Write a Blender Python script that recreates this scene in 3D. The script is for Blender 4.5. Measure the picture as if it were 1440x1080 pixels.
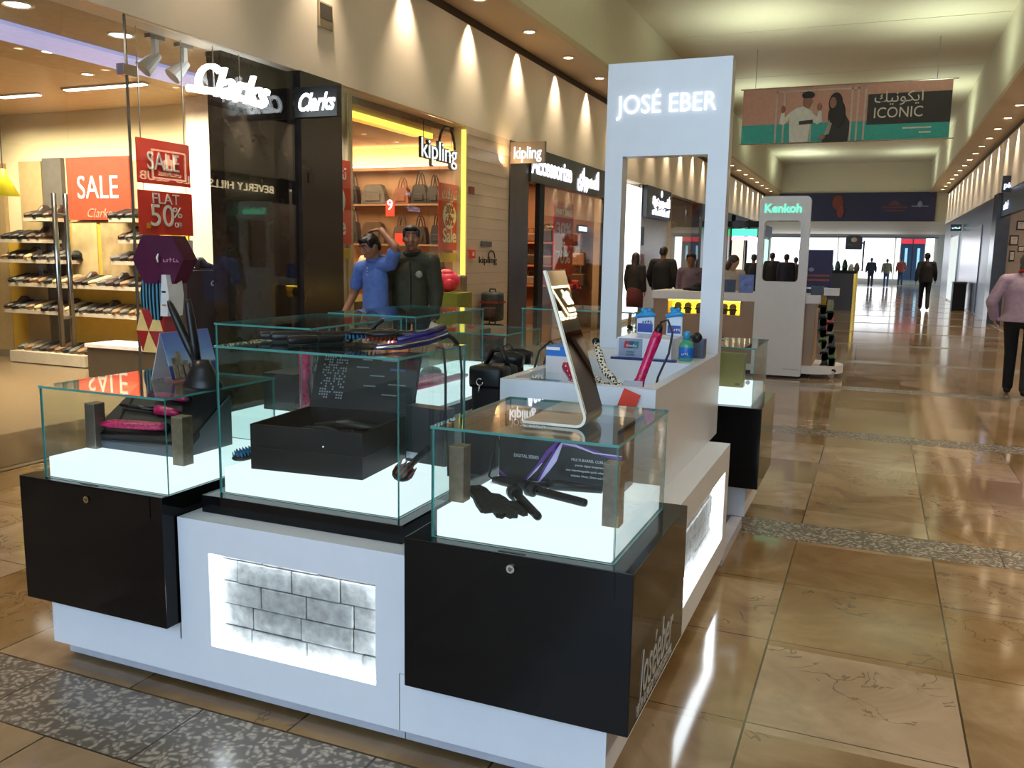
import bpy, bmesh, math, random
from mathutils import Vector, Matrix, Quaternion
random.seed(7)
PI = math.pi
for o in list(bpy.data.objects): bpy.data.objects.remove(o)
sc = bpy.context.scene
COL = sc.collection

# ---------------------------------------------------------------- camera
EYE = 1.5
FPX = 1208.6
def cam_axes(yaw=-.39572, pitch=.14893, roll=-.01721):
    cy, sy, cp, sp = math.cos(yaw), math.sin(yaw), math.cos(pitch), math.sin(pitch)
    f = Vector((sy*cp, cy*cp, -sp)); r = Vector((cy, -sy, 0)); d = f.cross(r)
    return math.cos(roll)*r + math.sin(roll)*d, -math.sin(roll)*r + math.cos(roll)*d, f
RX, DN, FW = cam_axes()
cd = bpy.data.cameras.new('camera'); cam = bpy.data.objects.new('camera', cd); COL.objects.link(cam)
cd.sensor_width = 36; cd.lens = FPX*36/1440; cd.clip_start = .05; cd.clip_end = 300
cam.matrix_world = Matrix(((RX.x, -DN.x, -FW.x, 0), (RX.y, -DN.y, -FW.y, 0), (RX.z, -DN.z, -FW.z, EYE), (0, 0, 0, 1)))
sc.camera = cam
# ---------------------------------------------------------------- world, exposure
w = bpy.data.worlds.new('world'); sc.world = w; w.use_nodes = True
w.node_tree.nodes['Background'].inputs[0].default_value = (.56, .76, 1, 1)
w.node_tree.nodes['Background'].inputs[1].default_value = 3.3
sc.view_settings.view_transform = 'Standard'; sc.view_settings.look = 'None'
sc.view_settings.exposure = 0.85; sc.view_settings.gamma = 1; sc.view_settings.use_curve_mapping = False
sc.cycles.use_denoising = True
sc.cycles.max_bounces = 10; sc.cycles.transparent_max_bounces = 40
sc.cycles.diffuse_bounces = 4; sc.cycles.glossy_bounces = 5
sc.cycles.sample_clamp_indirect = 6
sc.cycles.caustics_reflective = False; sc.cycles.caustics_refractive = False

def lamp(kind, name, loc, energy, color, to=None, **kw):
    d = bpy.data.lights.new(name, kind); d.energy = energy; d.color = color
    for k, v in kw.items(): setattr(d, k, v)
    o = bpy.data.objects.new(name, d); COL.objects.link(o); o.location = loc
    if to is not None:
        o.rotation_euler = (Vector(to)-Vector(loc)).to_track_quat('-Z', 'Y').to_euler()
    return o
WARM = (1, .85, .68)
# green-white uplights standing in the coves and washing the high ceiling
for (x, y, z, e) in ((-2.5, 12.5, 4.35, 80), (-2.3, 17.4, 4.35, 85), (.9, 18.4, 4.35, 85), (1.1, 25.5, 4.35, 85), (1.1, 33, 4.35, 80), (-3.2, 39.5, 4.35, 110), (-3.2, 24.5, 4.35, 70), (-3.2, 31, 4.35, 70), (1.0, 40, 4.35, 60),
                     (-2.3, 10, 4.35, 85), (1.6, 9, 4.35, 85), (-2.3, 2, 4.35, 85), (1.6, 2, 4.35, 85), (-1.3, -6, 5.2, 90), (-1.0, 14, 4.7, 60)):
    lamp('SPOT', 'ceiling_uplight', (x, y, z), e*1.1, (.90, 1, .76), to=(x, y, z+1), spot_size=2.5, spot_blend=1, shadow_soft_size=.3)
for (y, z, tz) in ((4.95, 3.12, 2.0), (5.45, 3.12, 2.0), (5.9, 3.12, 1.6)):  # added spots without fittings, only to brighten the signs in the windows
    lamp('SPOT', 'added_sign_fill', (-5.27, y, z), 42, (1, .9, .8), to=(-5.36, y, 1.3), spot_size=1.3, spot_blend=1, shadow_soft_size=.05)
for y in (7.9, 9.9):
    lamp('SPOT', 'added_sign_fill', (-5.27, y, 3.1), 34, (1, .9, .8), to=(-5.33, y+.1, 1.6), spot_size=1.3, spot_blend=1, shadow_soft_size=.05)
lamp('SPOT', 'added_sign_fill', (-5.3, 14.6, 2.6), 40, (1, .9, .8), to=(-5.58, 14.6, 1.6), spot_size=1.6, spot_blend=1, shadow_soft_size=.05)
# shop lighting panels
lamp('AREA', 'shoe_shop_light', (-8, 6.2, 3.12), 130, (1, .87, .66), to=(-8, 6.2, 0), shape='RECTANGLE', size=4, size_y=2.4, spread=1.75)
lamp('AREA', 'shoe_shop_wall_light', (-8.6, 7.3, 3.0), 75, (1, .87, .62), to=(-8.6, 8.3, 1.2), shape='RECTANGLE', size=4, size_y=.2, spread=2.2)
lamp('AREA', 'bag_shop_light', (-7.2, 10.4, 3.05), 95, (1, .70, .42), to=(-7.2, 10.4, 0), shape='RECTANGLE', size=2.6, size_y=2)
lamp('AREA', 'accessory_shop_light', (-7, 15.4, 3.0), 150, (1, .55, .25), to=(-7, 15.4, 0), shape='RECTANGLE', size=2.6, size_y=2.6)
lamp('AREA', 'jewellery_shop_light', (-7, 22, 3.0), 160, (1, .95, .85), to=(-7, 22, 0), shape='RECTANGLE', size=3, size_y=3)

# ---------------------------------------------------------------- helpers
def ray(px, py): return RX*((px-720)/FPX) + DN*((py-540)/FPX) + FW
def gY(px, py, Y): d = ray(px, py); t = Y/d.y; return Vector((d.x*t, Y, EYE+d.z*t))
def gX(px, py, X): d = ray(px, py); t = X/d.x; return Vector((X, d.y*t, EYE+d.z*t))
def gZ(px, py, Z=0): d = ray(px, py); t = (Z-EYE)/d.z; return Vector((d.x*t, d.y*t, Z))

def S(h):
    h = h.lstrip('#'); out = []
    for i in (0, 2, 4):
        c = int(h[i:i+2], 16)/255
        out.append(c/12.92 if c <= .04045 else ((c+.055)/1.055)**2.4)
    return (*out, 1)
MATS = {}
def mat(name, col, rough=.5, metal=0, emit=None, es=0, spec=.5, var=.08, scale=12, bump=0, coat=0):
    if name in MATS: return MATS[name]
    m = bpy.data.materials.new(name); m.use_nodes = True; MATS[name] = m
    nt = m.node_tree; b = nt.nodes['Principled BSDF']
    col = S(col) if isinstance(col, str) else col
    b.inputs['Roughness'].default_value = rough; b.inputs['Metallic'].default_value = metal
    b.inputs['Specular IOR Level'].default_value = spec
    b.inputs['Coat Weight'].default_value = coat; b.inputs['Coat Roughness'].default_value = .03
    tc = nt.nodes.new('ShaderNodeTexCoord'); n = nt.nodes.new('ShaderNodeTexNoise')
    n.inputs['Scale'].default_value = scale; n.inputs['Detail'].default_value = 5
    nt.links.new(tc.outputs['Object'], n.inputs['Vector'])
    r = nt.nodes.new('ShaderNodeValToRGB')
    r.color_ramp.elements[0].position = .3; r.color_ramp.elements[1].position = .7
    r.color_ramp.elements[0].color = tuple(c*(1-var) for c in col[:3])+(1,)
    r.color_ramp.elements[1].color = tuple(min(1, c*(1+var)) for c in col[:3])+(1,)
    nt.links.new(n.outputs['Fac'], r.inputs['Fac']); nt.links.new(r.outputs['Color'], b.inputs['Base Color'])
    if bump:
        bp = nt.nodes.new('ShaderNodeBump'); bp.inputs['Strength'].default_value = bump; bp.inputs['Distance'].default_value = .01
        nt.links.new(n.outputs['Fac'], bp.inputs['Height']); nt.links.new(bp.outputs['Normal'], b.inputs['Normal'])
    if emit:
        b.inputs['Emission Color'].default_value = S(emit) if isinstance(emit, str) else emit
        b.inputs['Emission Strength'].default_value = es
    return m
def glow(name, col, es):
    return mat(name, '#202020' if es > 0 else col, .5, emit=col, es=es, var=.02)
def glass(name, tint, base=.04, rough=0.0):
    if name in MATS: return MATS[name]
    m = bpy.data.materials.new(name); m.use_nodes = True; MATS[name] = m
    nt = m.node_tree; nt.nodes.clear(); N = nt.nodes.new; L = nt.links.new
    out = N('ShaderNodeOutputMaterial'); mx = N('ShaderNodeMixShader'); tr = N('ShaderNodeBsdfTransparent'); gl = N('ShaderNodeBsdfGlossy')
    tr.inputs[0].default_value = (*tint, 1); gl.inputs['Roughness'].default_value = rough
    lw = N('ShaderNodeLayerWeight'); lw.inputs[0].default_value = .5
    p = N('ShaderNodeMath'); p.operation = 'POWER'; p.inputs[1].default_value = 5
    a = N('ShaderNodeMath'); a.operation = 'MULTIPLY_ADD'; a.inputs[1].default_value = 1-base; a.inputs[2].default_value = base
    L(lw.outputs['Facing'], p.inputs[0]); L(p.outputs[0], a.inputs[0]); L(a.outputs[0], mx.inputs[0])
    L(tr.outputs[0], mx.inputs[1]); L(gl.outputs[0], mx.inputs[2]); L(mx.outputs[0], out.inputs[0])
    return m

WL = {}
def tag(o, label=None, cat=None, group=None, kind=None):
    if label: o['label'] = label
    if cat: o['category'] = cat
    if group: o['group'] = group
    if kind: o['kind'] = kind
    return o
def thing(name, label, cat, loc, group=None, rz=0):
    o = bpy.data.objects.new(name, None); COL.objects.link(o); o.location = loc; o.rotation_euler = (0, 0, rz)
    o.empty_display_size = .1
    WL[o] = Vector(loc)
    return tag(o, label, cat, group)
class MB:
    def __init__(s): s.b = bmesh.new(); s.mi = 0
    def _f(s, vs):
        try:
            f = s.b.faces.new(vs); f.material_index = s.mi; return f
        except ValueError: return None
    def box(s, x0, x1, y0, y1, z0, z1, bev=0, rot=None, at=None):
        """axis box; with rot (Matrix 3x3) and at, the box is local and then placed"""
        P = [Vector((x, y, z)) for z in (z0, z1) for y in (y0, y1) for x in (x0, x1)]
        if rot is not None or at is not None:
            P = [((rot @ p) if rot is not None else p) + Vector(at or (0, 0, 0)) for p in P]
        v = [s.b.verts.new(p) for p in P]
        F = [s._f([v[i] for i in q]) for q in ((0, 2, 3, 1), (4, 5, 7, 6), (0, 1, 5, 4), (2, 6, 7, 3), (0, 4, 6, 2), (1, 3, 7, 5))]
        if bev:
            es = list({e for f in F for e in f.edges})
            r = bmesh.ops.bevel(s.b, geom=es, offset=bev, segments=2, affect='EDGES', profile=.6)
            for f in r['faces']: f.material_index = s.mi
        return F
    def cyl(s, p0, p1, r0, r1=None, n=16, caps=True):
        p0, p1 = Vector(p0), Vector(p1); r1 = r0 if r1 is None else r1
        d = (p1-p0).normalized(); u = d.orthogonal().normalized(); v = d.cross(u)
        A = []; B = []
        for i in range(n):
            a = 2*PI*i/n; e = u*math.cos(a)+v*math.sin(a)
            A.append(s.b.verts.new(p0+e*r0)); B.append(s.b.verts.new(p1+e*r1))
        for i in range(n): s._f([A[i], A[(i+1) % n], B[(i+1) % n], B[i]])
        if caps: s._f(A[::-1]); s._f(B)
    def tube(s, pts, r, n=8, rad=None):
        pts = [Vector(p) for p in pts]; rings = []; u = None
        for i, p in enumerate(pts):
            d = (pts[min(i+1, len(pts)-1)]-pts[max(i-1, 0)]).normalized()
            u = d.orthogonal().normalized() if u is None else (u-d*u.dot(d)).normalized()
            v = d.cross(u); rr = rad[i] if rad else r
            rings.append([s.b.verts.new(p+(u*math.cos(2*PI*k/n)+v*math.sin(2*PI*k/n))*rr) for k in range(n)])
        for a, b in zip(rings, rings[1:]):
            for k in range(n): s._f([a[k], a[(k+1) % n], b[(k+1) % n], b[k]])
        s._f(rings[0][::-1]); s._f(rings[-1])
    def sph(s, c, r, n=12, rot=None):
        r = (r, r, r) if not hasattr(r, '__len__') else r
        m = Matrix.Translation(c) @ (rot.to_4x4() if rot is not None else Matrix()) @ Matrix.Diagonal((*r, 1))
        k = bmesh.ops.create_uvsphere(s.b, u_segments=n, v_segments=max(6, n*2//3), radius=1, matrix=m)
        for v in k['verts']:
            for f in v.link_faces: f.material_index = s.mi
    def prism(s, pts, axis, a, b):
        """pts: 2D outline, extruded along axis ('x','y','z') from a to b"""
        def P(p, t):
            return {'x': (t, p[0], p[1]), 'y': (p[0], t, p[1]), 'z': (p[0], p[1], t)}[axis]
        A = [s.b.verts.new(P(p, a)) for p in pts]; B = [s.b.verts.new(P(p, b)) for p in pts]
        n = len(pts)
        for i in range(n): s._f([A[i], A[(i+1) % n], B[(i+1) % n], B[i]])
        s._f(A[::-1]); s._f(B)
    def lathe(s, prof, c=(0, 0, 0), n=20, sx=1, sy=1):
        R = []
        for r, z in prof:
            R.append([s.b.verts.new((c[0]+r*sx*math.cos(2*PI*k/n), c[1]+r*sy*math.sin(2*PI*k/n), c[2]+z)) for k in range(n)])
        for a, b in zip(R, R[1:]):
            for k in range(n): s._f([a[k], a[(k+1) % n], b[(k+1) % n], b[k]])
        s._f(R[0][::-1]); s._f(R[-1])
    def build(s, name, mats, parent=None, local=False, smooth=False, recalc=True):
        if recalc: bmesh.ops.recalc_face_normals(s.b, faces=s.b.faces)
        off = Vector((0, 0, 0))
        if parent is None:
            if s.b.verts:
                xs = [v.co for v in s.b.verts]
                off = Vector(((min(v.x for v in xs)+max(v.x for v in xs))/2, (min(v.y for v in xs)+max(v.y for v in xs))/2, min(v.z for v in xs)))
        elif not local: off = WL[parent]
        if off.length: bmesh.ops.translate(s.b, verts=s.b.verts, vec=-off)
        me = bpy.data.meshes.new(name); s.b.to_mesh(me); s.b.free()
        if smooth:
            for p in me.polygons: p.use_smooth = True
        for m in (mats if isinstance(mats, (list, tuple)) else [mats]): me.materials.append(m)
        o = bpy.data.objects.new(name, me); COL.objects.link(o)
        if parent is None: o.location = off; WL[o] = off
        else: o.parent = parent; WL[o] = WL[parent]
        return o
def box(name, m, dims, parent=None, bev=0):
    b = MB(); b.box(*dims, bev=bev); return b.build(name, m, parent)
def struct(name, m, dims):
    return tag(box(name, m, dims), kind='structure')
def copy_tree(o, loc=None, parent=None):
    c = o.copy(); COL.objects.link(c)
    if parent is not None: c.parent = parent
    if loc is not None: c.location = loc; WL[c] = Vector(loc)
    for ch in list(o.children): copy_tree(ch, None, c)
    return c
def text(name, body, size, loc, right, up, m, parent=None, ext=.003, align='CENTER', shear=0, bold=0, width=None, space=1):
    c = bpy.data.curves.new(name, 'FONT'); c.body = body; c.size = size; c.extrude = ext; c.align_x = align; c.align_y = 'CENTER'
    c.shear = shear; c.offset = bold; c.space_character = space; c.resolution_u = 4
    o = bpy.data.objects.new(name+'_curve', c); COL.objects.link(o)
    dg = bpy.context.evaluated_depsgraph_get(); dg.update()
    me = bpy.data.meshes.new_from_object(o.evaluated_get(dg)); bpy.data.objects.remove(o); bpy.data.curves.remove(c)
    me.materials.clear(); me.materials.append(m)
    R = Vector(right).normalized(); U = Vector(up).normalized(); N = R.cross(U); U = N.cross(R)
    sxx = 1
    if width:
        xs = [v.co.x for v in me.vertices]; sxx = width/(max(xs)-min(xs))
    off = WL[parent] if parent is not None else Vector((0, 0, 0))
    base = Vector(loc)
    for v in me.vertices: v.co = base + R*v.co.x*sxx + U*v.co.y + N*v.co.z - off
    o = bpy.data.objects.new(name, me); COL.objects.link(o)
    if parent is not None: o.parent = parent; WL[o] = WL[parent]
    else: WL[o] = Vector((0, 0, 0))
    return o

def strokes(name, loc, right, width, height, m, parent, n=None, seed=1):
    """illegible far lettering: small uneven strokes standing where the letters stand"""
    rnd = random.Random(seed); R = Vector(right).normalized(); U = Vector((0, 0, 1)); N = R.cross(U); n = n or max(4, int(width/height/.6))
    b = MB(); rot = Matrix((R, N, U)).transposed(); 
    for i in range(n):
        x = -width/2+(i+.5)*width/n; h = height*rnd.uniform(.5, 1); wd = width/n*.62
        c = Vector(loc)+R*x
        b.box(-wd/2, -wd/2+wd*.35, -.003, .003, -height/2, -height/2+h, rot=rot, at=c)
        z = rnd.choice((-height/2, -height*.1, h-height*.62)); b.box(-wd/2, wd/2, -.003, .003, z, z+height*.2, rot=rot, at=c)
    return b.build(name, m, parent)

M_white = mat('white_gloss_laminate', (.69, .725, .785, 1), .24, var=.015)
M_black = mat('black_gloss_laminate', (.005, .005, .0055, 1), .08, var=.1, spec=.22)
M_glass = glass('case_glass', (.94, .975, .968), .017)
M_shopglass = glass('shop_glass', (.95, .97, .96), .05)
M_edge = mat('glass_edge', (.05, .21, .20, 1), .15, emit=(.10, .40, .38, 1), es=.05, var=.2)  # faint glow put into the edge colour; the glass is no lamp
M_edge2 = mat('thin_glass_edge', (.12, .2, .18, 1), .2)
M_lightbase = glow('lit_acrylic', (.84, .97, 1, 1), .64)
M_strip = glow('led_strip', (.86, .95, 1, 1), 6)
M_steel = mat('brushed_steel', '#b8b4ac', .22, 1, var=.05, scale=60)
M_chrome = mat('chrome', '#d8d8d8', .08, 1)
M_red = mat('sale_red', (.82, .05, .03, 1), .5, var=.04)
M_signwhite = mat('print_white', '#f2efe8', .5, var=.02)
M_cord = mat('black_cord', (.012, .012, .014, 1), .5)
M_lit = glow('lit_letter', (.9, .95, 1, 1), 2.2)
M_blackplastic = mat('black_plastic', (.009, .009, .010, 1), .35, spec=.35)
M_blacksatin = mat('black_satin', (.008, .008, .009, 1), .55, spec=.3)
# ================================================================ SETTING
XL, XR = -5.2, 2.69
# floor: polished marble slabs, granite bands every 3 m across the mall
def floor_mat():
    m = bpy.data.materials.new('marble_floor'); m.use_nodes = True; nt = m.node_tree; N = nt.nodes.new; L = nt.links.new
    b = nt.nodes['Principled BSDF']
    g = N('ShaderNodeNewGeometry'); sp = N('ShaderNodeSeparateXYZ'); L(g.outputs['Position'], sp.inputs[0])
    def M(op, a, c=None, d=None):
        n = N('ShaderNodeMath'); n.operation = op
        for i, v in enumerate((a, c, d)):
            if v is None: continue
            if isinstance(v, (int, float)): n.inputs[i].default_value = v
            else: L(v, n.inputs[i])
        return n.outputs[0]
    X, Y = sp.outputs[0], sp.outputs[1]
    yb = M('FLOORED_MODULO', M('SUBTRACT', Y, 1.73), 3.0)           # 0 .. .325 granite, then four slabs
    band = M('LESS_THAN', yb, .325)
    ty = M('DIVIDE', M('SUBTRACT', yb, .325), .66875)
    xs = M('ADD', X, .29); tx = M('DIVIDE', M('ADD', xs, M('MULTIPLY', band, .33)), .66)
    fx = M('FRACT', tx); fy = M('FRACT', ty)
    def edge(f, w): return M('LESS_THAN', M('SUBTRACT', .5, M('ABSOLUTE', M('SUBTRACT', f, .5))), w)
    jx = edge(fx, .0055); jy = M('MULTIPLY', edge(fy, .004), M('SUBTRACT', 1, band))
    jb = M('LESS_THAN', M('ABSOLUTE', M('SUBTRACT', yb, .325)), .004)
    joint = M('MAXIMUM', M('MAXIMUM', jx, jy), M('MAXIMUM', jb, M('LESS_THAN', yb, .004)))
    cid = N('ShaderNodeCombineXYZ'); L(M('FLOOR', tx), cid.inputs[0]); L(M('FLOOR', M('DIVIDE', Y, .66875)), cid.inputs[1])
    wn = N('ShaderNodeTexWhiteNoise'); wn.noise_dimensions = '2D'; L(cid.outputs[0], wn.inputs['Vector'])
    # per-slab veining: shift the noise by the slab id
    off = N('ShaderNodeVectorMath'); off.operation = 'MULTIPLY_ADD'; L(wn.outputs['Color'], off.inputs[0]); off.inputs[1].default_value = (9, 9, 9); L(g.outputs['Position'], off.inputs[2])
    n1 = N('ShaderNodeTexNoise'); n1.inputs['Scale'].default_value = 2.2; n1.inputs['Detail'].default_value = 9; n1.inputs['Roughness'].default_value = .62; n1.inputs['Distortion'].default_value = .9
    L(off.outputs[0], n1.inputs['Vector'])
    r1 = N('ShaderNodeValToRGB'); e = r1.color_ramp
    e.elements[0].position = .3; e.elements[0].color = S('#6c563b'); e.elements[1].position = .72; e.elements[1].color = S('#947e62')
    k = e.elements.new(.5); k.color = S('#816a4c')
    L(n1.outputs['Fac'], r1.inputs['Fac'])
    hs = N('ShaderNodeHueSaturation'); L(r1.outputs['Color'], hs.inputs['Color']); L(M('MULTIPLY_ADD', wn.outputs['Value'], .42, .76), hs.inputs['Value']); L(M('MULTIPLY_ADD', wn.outputs['Value'], -.35, 1.15), hs.inputs['Saturation'])
    # dark vein scribbles
    n2 = N('ShaderNodeTexNoise'); n2.inputs['Scale'].default_value = 5; n2.inputs['Detail'].default_value = 3; n2.inputs['Distortion'].default_value = 1.2
    L(off.outputs[0], n2.inputs['Vector'])
    vein = M('LESS_THAN', M('ABSOLUTE', M('SUBTRACT', n2.outputs['Fac'], .5)), .012)
    n3 = N('ShaderNodeTexNoise'); n3.inputs['Scale'].default_value = 1.7; L(off.outputs[0], n3.inputs['Vector'])
    vein = M('MULTIPLY', M('MULTIPLY', vein, M('GREATER_THAN', n3.outputs['Fac'], .58)), .5)
    mv = N('ShaderNodeMixRGB'); L(vein, mv.inputs[0]); L(hs.outputs[0], mv.inputs[1]); mv.inputs[2].default_value = S('#3a3226')
    # granite
    vo = N('ShaderNodeTexVoronoi'); vo.inputs['Scale'].default_value = 42; vo.feature = 'F1'
    wv = N('ShaderNodeTexNoise'); wv.inputs['Scale'].default_value = 14; L(g.outputs['Position'], wv.inputs['Vector'])
    wa = N('ShaderNodeVectorMath'); wa.operation = 'MULTIPLY_ADD'; L(wv.outputs['Color'], wa.inputs[0]); wa.inputs[1].default_value = (.09, .09, .09); L(g.outputs['Position'], wa.inputs[2]); L(wa.outputs[0], vo.inputs['Vector'])
    rg = N('ShaderNodeValToRGB'); q = rg.color_ramp
    q.elements[0].position = .3; q.elements[0].color = S('#8f8779'); q.elements[1].position = .72; q.elements[1].color = S('#544e46')
    L(vo.outputs['Distance'], rg.inputs['Fac'])
    L(M('MULTIPLY', vo.outputs['Distance'], 1.25), rg.inputs['Fac'])
    mg = N('ShaderNodeMixRGB'); L(band, mg.inputs[0]); L(mv.outputs[0], mg.inputs[1]); L(rg.outputs[0], mg.inputs[2])
    mj = N('ShaderNodeMixRGB'); L(joint, mj.inputs[0]); L(mg.outputs[0], mj.inputs[1]); mj.inputs[2].default_value = S('#3a3020')
    L(mj.outputs[0], b.inputs['Base Color'])
    L(M('MULTIPLY_ADD', n1.outputs['Fac'], .08, M('MULTIPLY_ADD', band, .14, .05)), b.inputs['Roughness'])
    b.inputs['Specular IOR Level'].default_value = .5
    return m
struct('floor', floor_mat(), (-14, 12, -14, 70, -.1, 0))
M_fascia = mat('fascia_paint', '#e6dac8', .6, var=.01)
M_soffit = mat('soffit_paint', '#b9a688', .6, var=.02)
M_ceil = mat('ceiling_paint', '#cdcab6', .65, var=.02)
M_dark = mat('dark_shadow_gap', '#3b2f22', .6)  # dark strips: shade of the slots above both fascias put into colour
M_darkstone = mat('dark_brown_stone', '#2c2524', .22, var=.25, scale=5)
M_blackstone = mat('black_stone', '#2b231e', .10, var=.3, scale=8)
struct('wall_left', M_fascia, (-5.45, XL, -5, 43.9, 3.2, 4.5))
struct('wall_right', M_fascia, (XR, XR+.25, -5, 43.9, 3.2, 4.5))
struct('wall_left_unseen', M_fascia, (-5.45, XL, -14, -2.1, 0, 3.2))  # unseen walls either side, added to keep low side light off the floor
struct('wall_left_unseen_upper', M_fascia, (-5.45, XL, -14, -5, 3.2, 6))
struct('wall_right_unseen', M_fascia, (XR, XR+.25, -14, -5, 0, 6))
struct('trim_1', M_dark, (XL-.05, XL-.02, -5, 43.9, 4.5, 4.62))
struct('trim_2', M_dark, (XR+.02, XR+.05, -5, 43.9, 4.5, 4.62))
struct('trim_3', M_soffit, (-5.9, -4.45, -5, 43.9, 4.62, 4.72))
struct('trim_4', M_soffit, (1.95, 3.4, -5, 43.9, 4.62, 4.72))
struct('wall_upper_left', M_ceil, (-4.53, -4.45, -5, 43.9, 4.72, 6.0))
struct('wall_upper_right', M_ceil, (1.95, 2.03, -5, 43.9, 4.72, 6.0))
def seams_ceiling():
    b = MB(); y = -14.0
    ys = [-5, 3, 8, 13, 18.5, 23, 28, 33.5, 39, 43.9]
    for a, c in zip(ys, ys[1:]): b.box(-4.53, 2.03, a+.012, c-.012, 6.0, 6.1)
    b.box(-4.53, 2.03, -5, 43.9, 6.1, 6.15)
    return tag(b.build('ceiling', M_ceil), kind='structure')
seams_ceiling()
# far end: bulkhead with a navy banner, lower soffit, bright shop windows
struct('wall_end_bulkhead', M_ceil, (-6, 3.6, 43.9, 44.1, 3.31, 6.3))
struct('ceiling_end', M_soffit, (-9, 8, 44.1, 64, 3.31, 3.41))
struct('wall_end', mat('end_wall', '#8f897c', .6), (-9, 8, 64, 64.2, 0, 3.5))
M_day = glow('bright_shop_window', (.90, .94, 1, 1), 1.5)
def bright_window():
    t = thing('lit_shop_window', 'wide blazing white shop window at the far end of the mall', 'shop window', (0, 63.9, .2))
    for x0, x1 in ((-7, -2.6), (-2.5, 1.0), (1.1, 1.35), (2.9, 3.4)): box('window_pane', M_day, (x0, x1, 63.85, 63.95, .35, 3.05), t)
    box('window_frame', mat('end_frame', '#50565c', .4), (-7, 3.6, 63.8, 63.97, 3.05, 3.16), t)
    return t
bright_window()
for i, x0 in enumerate((1.4, 2.15)):
    t = thing('blue_window_poster', ['teal blue poster column under a red sale header, beside the white window', 'right-hand teal blue poster column under a red sale header'][i], 'poster', (x0+.35, 63.8, .3), 'teal posters at the far end')
    box('poster_panel', mat('poster_teal', '#1d3b58', .5), (x0, x0+.68, 63.76, 63.84, .3, 2.7), t)
    box('header', mat('poster_red', '#c02a38', .5, emit='#c02a38', es=.6), (x0, x0+.68, 63.74, 63.84, 2.7, 3.0), t)
    box('stripe', mat('poster_light', '#8fc4d8', .5, emit='#8fc4d8', es=.5), (x0+.26, x0+.42, 63.74, 63.77, .9, 2.4), t)
t = thing('advert_banner', 'wide navy blue advertising banner on the far bulkhead', 'banner', (0, 43.85, 3.35))
box('banner_panel', mat('navy_print', '#1a1f48', .5, var=.25, scale=.7), (-4.55, 2.25, 43.8, 43.895, 3.33, 4.64), t)
b = MB(); b.sph((-1.9, 43.79, 4.2), (.26, .03, .34)); b.sph((-1.75, 43.79, 3.78), (.18, .03, .3)); b.build('printed_motif', mat('print_rust', '#6a2c26', .6), t, smooth=True)
b = MB(); b.box(.0, 1.1, 43.785, 43.8, 3.92, 4.0); b.box(.1, 1.0, 43.785, 43.8, 3.78, 3.85); b.prism([(.25, 4.05), (.85, 4.05), (.55, 4.3)], 'y', 43.785, 43.8); b.build('printed_text', mat('print_dim_orange', '#5a3540', .6), t)
b = MB(); b.sph((1.6, 43.79, 4.1), (.1, .02, .14)); b.box(1.25, 1.95, 43.785, 43.8, 3.98, 4.03); b.build('emblem', mat('print_pale', '#7a86a8', .6), t)
for i, x in enumerate((-4.5, -1.6, 1.4)):
    lamp('SPOT', 'end_soffit_light', (x, 46.5, 3.25), 90, (1, .85, .6), to=(x, 46.5, 0), spot_size=2.0, spot_blend=1)

# downlight rows along both soffits with a light of their own
M_lens = glow('warm_lens', (1, .78, .5, 1), 9)
M_trimring = mat('lamp_ring', '#cdbfa6', .4)
dl = None; y = -12.4; ys = []
y = 10.13-1.68*8
while y < 43.5: ys.append(y); y += 1.68
GL = 'small round warm downlight in the long row along the {} soffit'
for side, x, lab in (('left', -4.76, 'left'), ('right', 2.38, 'right')):
    first = None
    for y in ys:
        if first is None:
            first = thing('ceiling_downlight', GL.format(lab), 'downlight', (x, y, 4.62), lab+' soffit downlights')
            b = MB(); b.lathe([(.07, 0), (.085, -.012), (.105, -.014), (.105, 0)], (x, y, 4.62)); b.build('trim_ring', M_trimring, first, smooth=True)
            b = MB(); b.lathe([(.001, -.006), (.07, -.006), (.07, -.002)], (x, y, 4.62)); b.build('lens', M_lens, first)
        else: copy_tree(first, (x, y, 4.62))
        if y > -9: lamp('SPOT', 'downlight_beam', (x, y, 4.58), 110 if side == 'left' else 170, WARM, to=(x+(1.5 if side == 'left' else -1.5), y, 0), spot_size=1.1, spot_blend=1, shadow_soft_size=.06)
        wx = XL+.10 if side == 'left' else XR-.10
        if y > -9: lamp('SPOT', 'wall_washer_beam', (wx, y+.62, 4.61), 120, (1, .80, .58), to=(wx-(.012 if side == 'left' else -.012), y+.62, 3.5), spot_size=1.3, spot_blend=1, shadow_soft_size=.03)

# ---- grille high on the left fascia
t = thing('wall_vent', 'small grey vent grille high on the left fascia above the black pillar', 'vent', (XL, 7.49, 3.75))
box('vent_frame', mat('vent_cream', '#b5a488', .5), (XL, XL+.02, 7.37, 7.60, 3.68, 3.92), t)
b = MB(); b.box(XL+.01, XL+.03, 7.39, 7.58, 3.76, 3.90); b.build('grille', mat('vent_dark', '#4a443c', .5), t)

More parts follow.
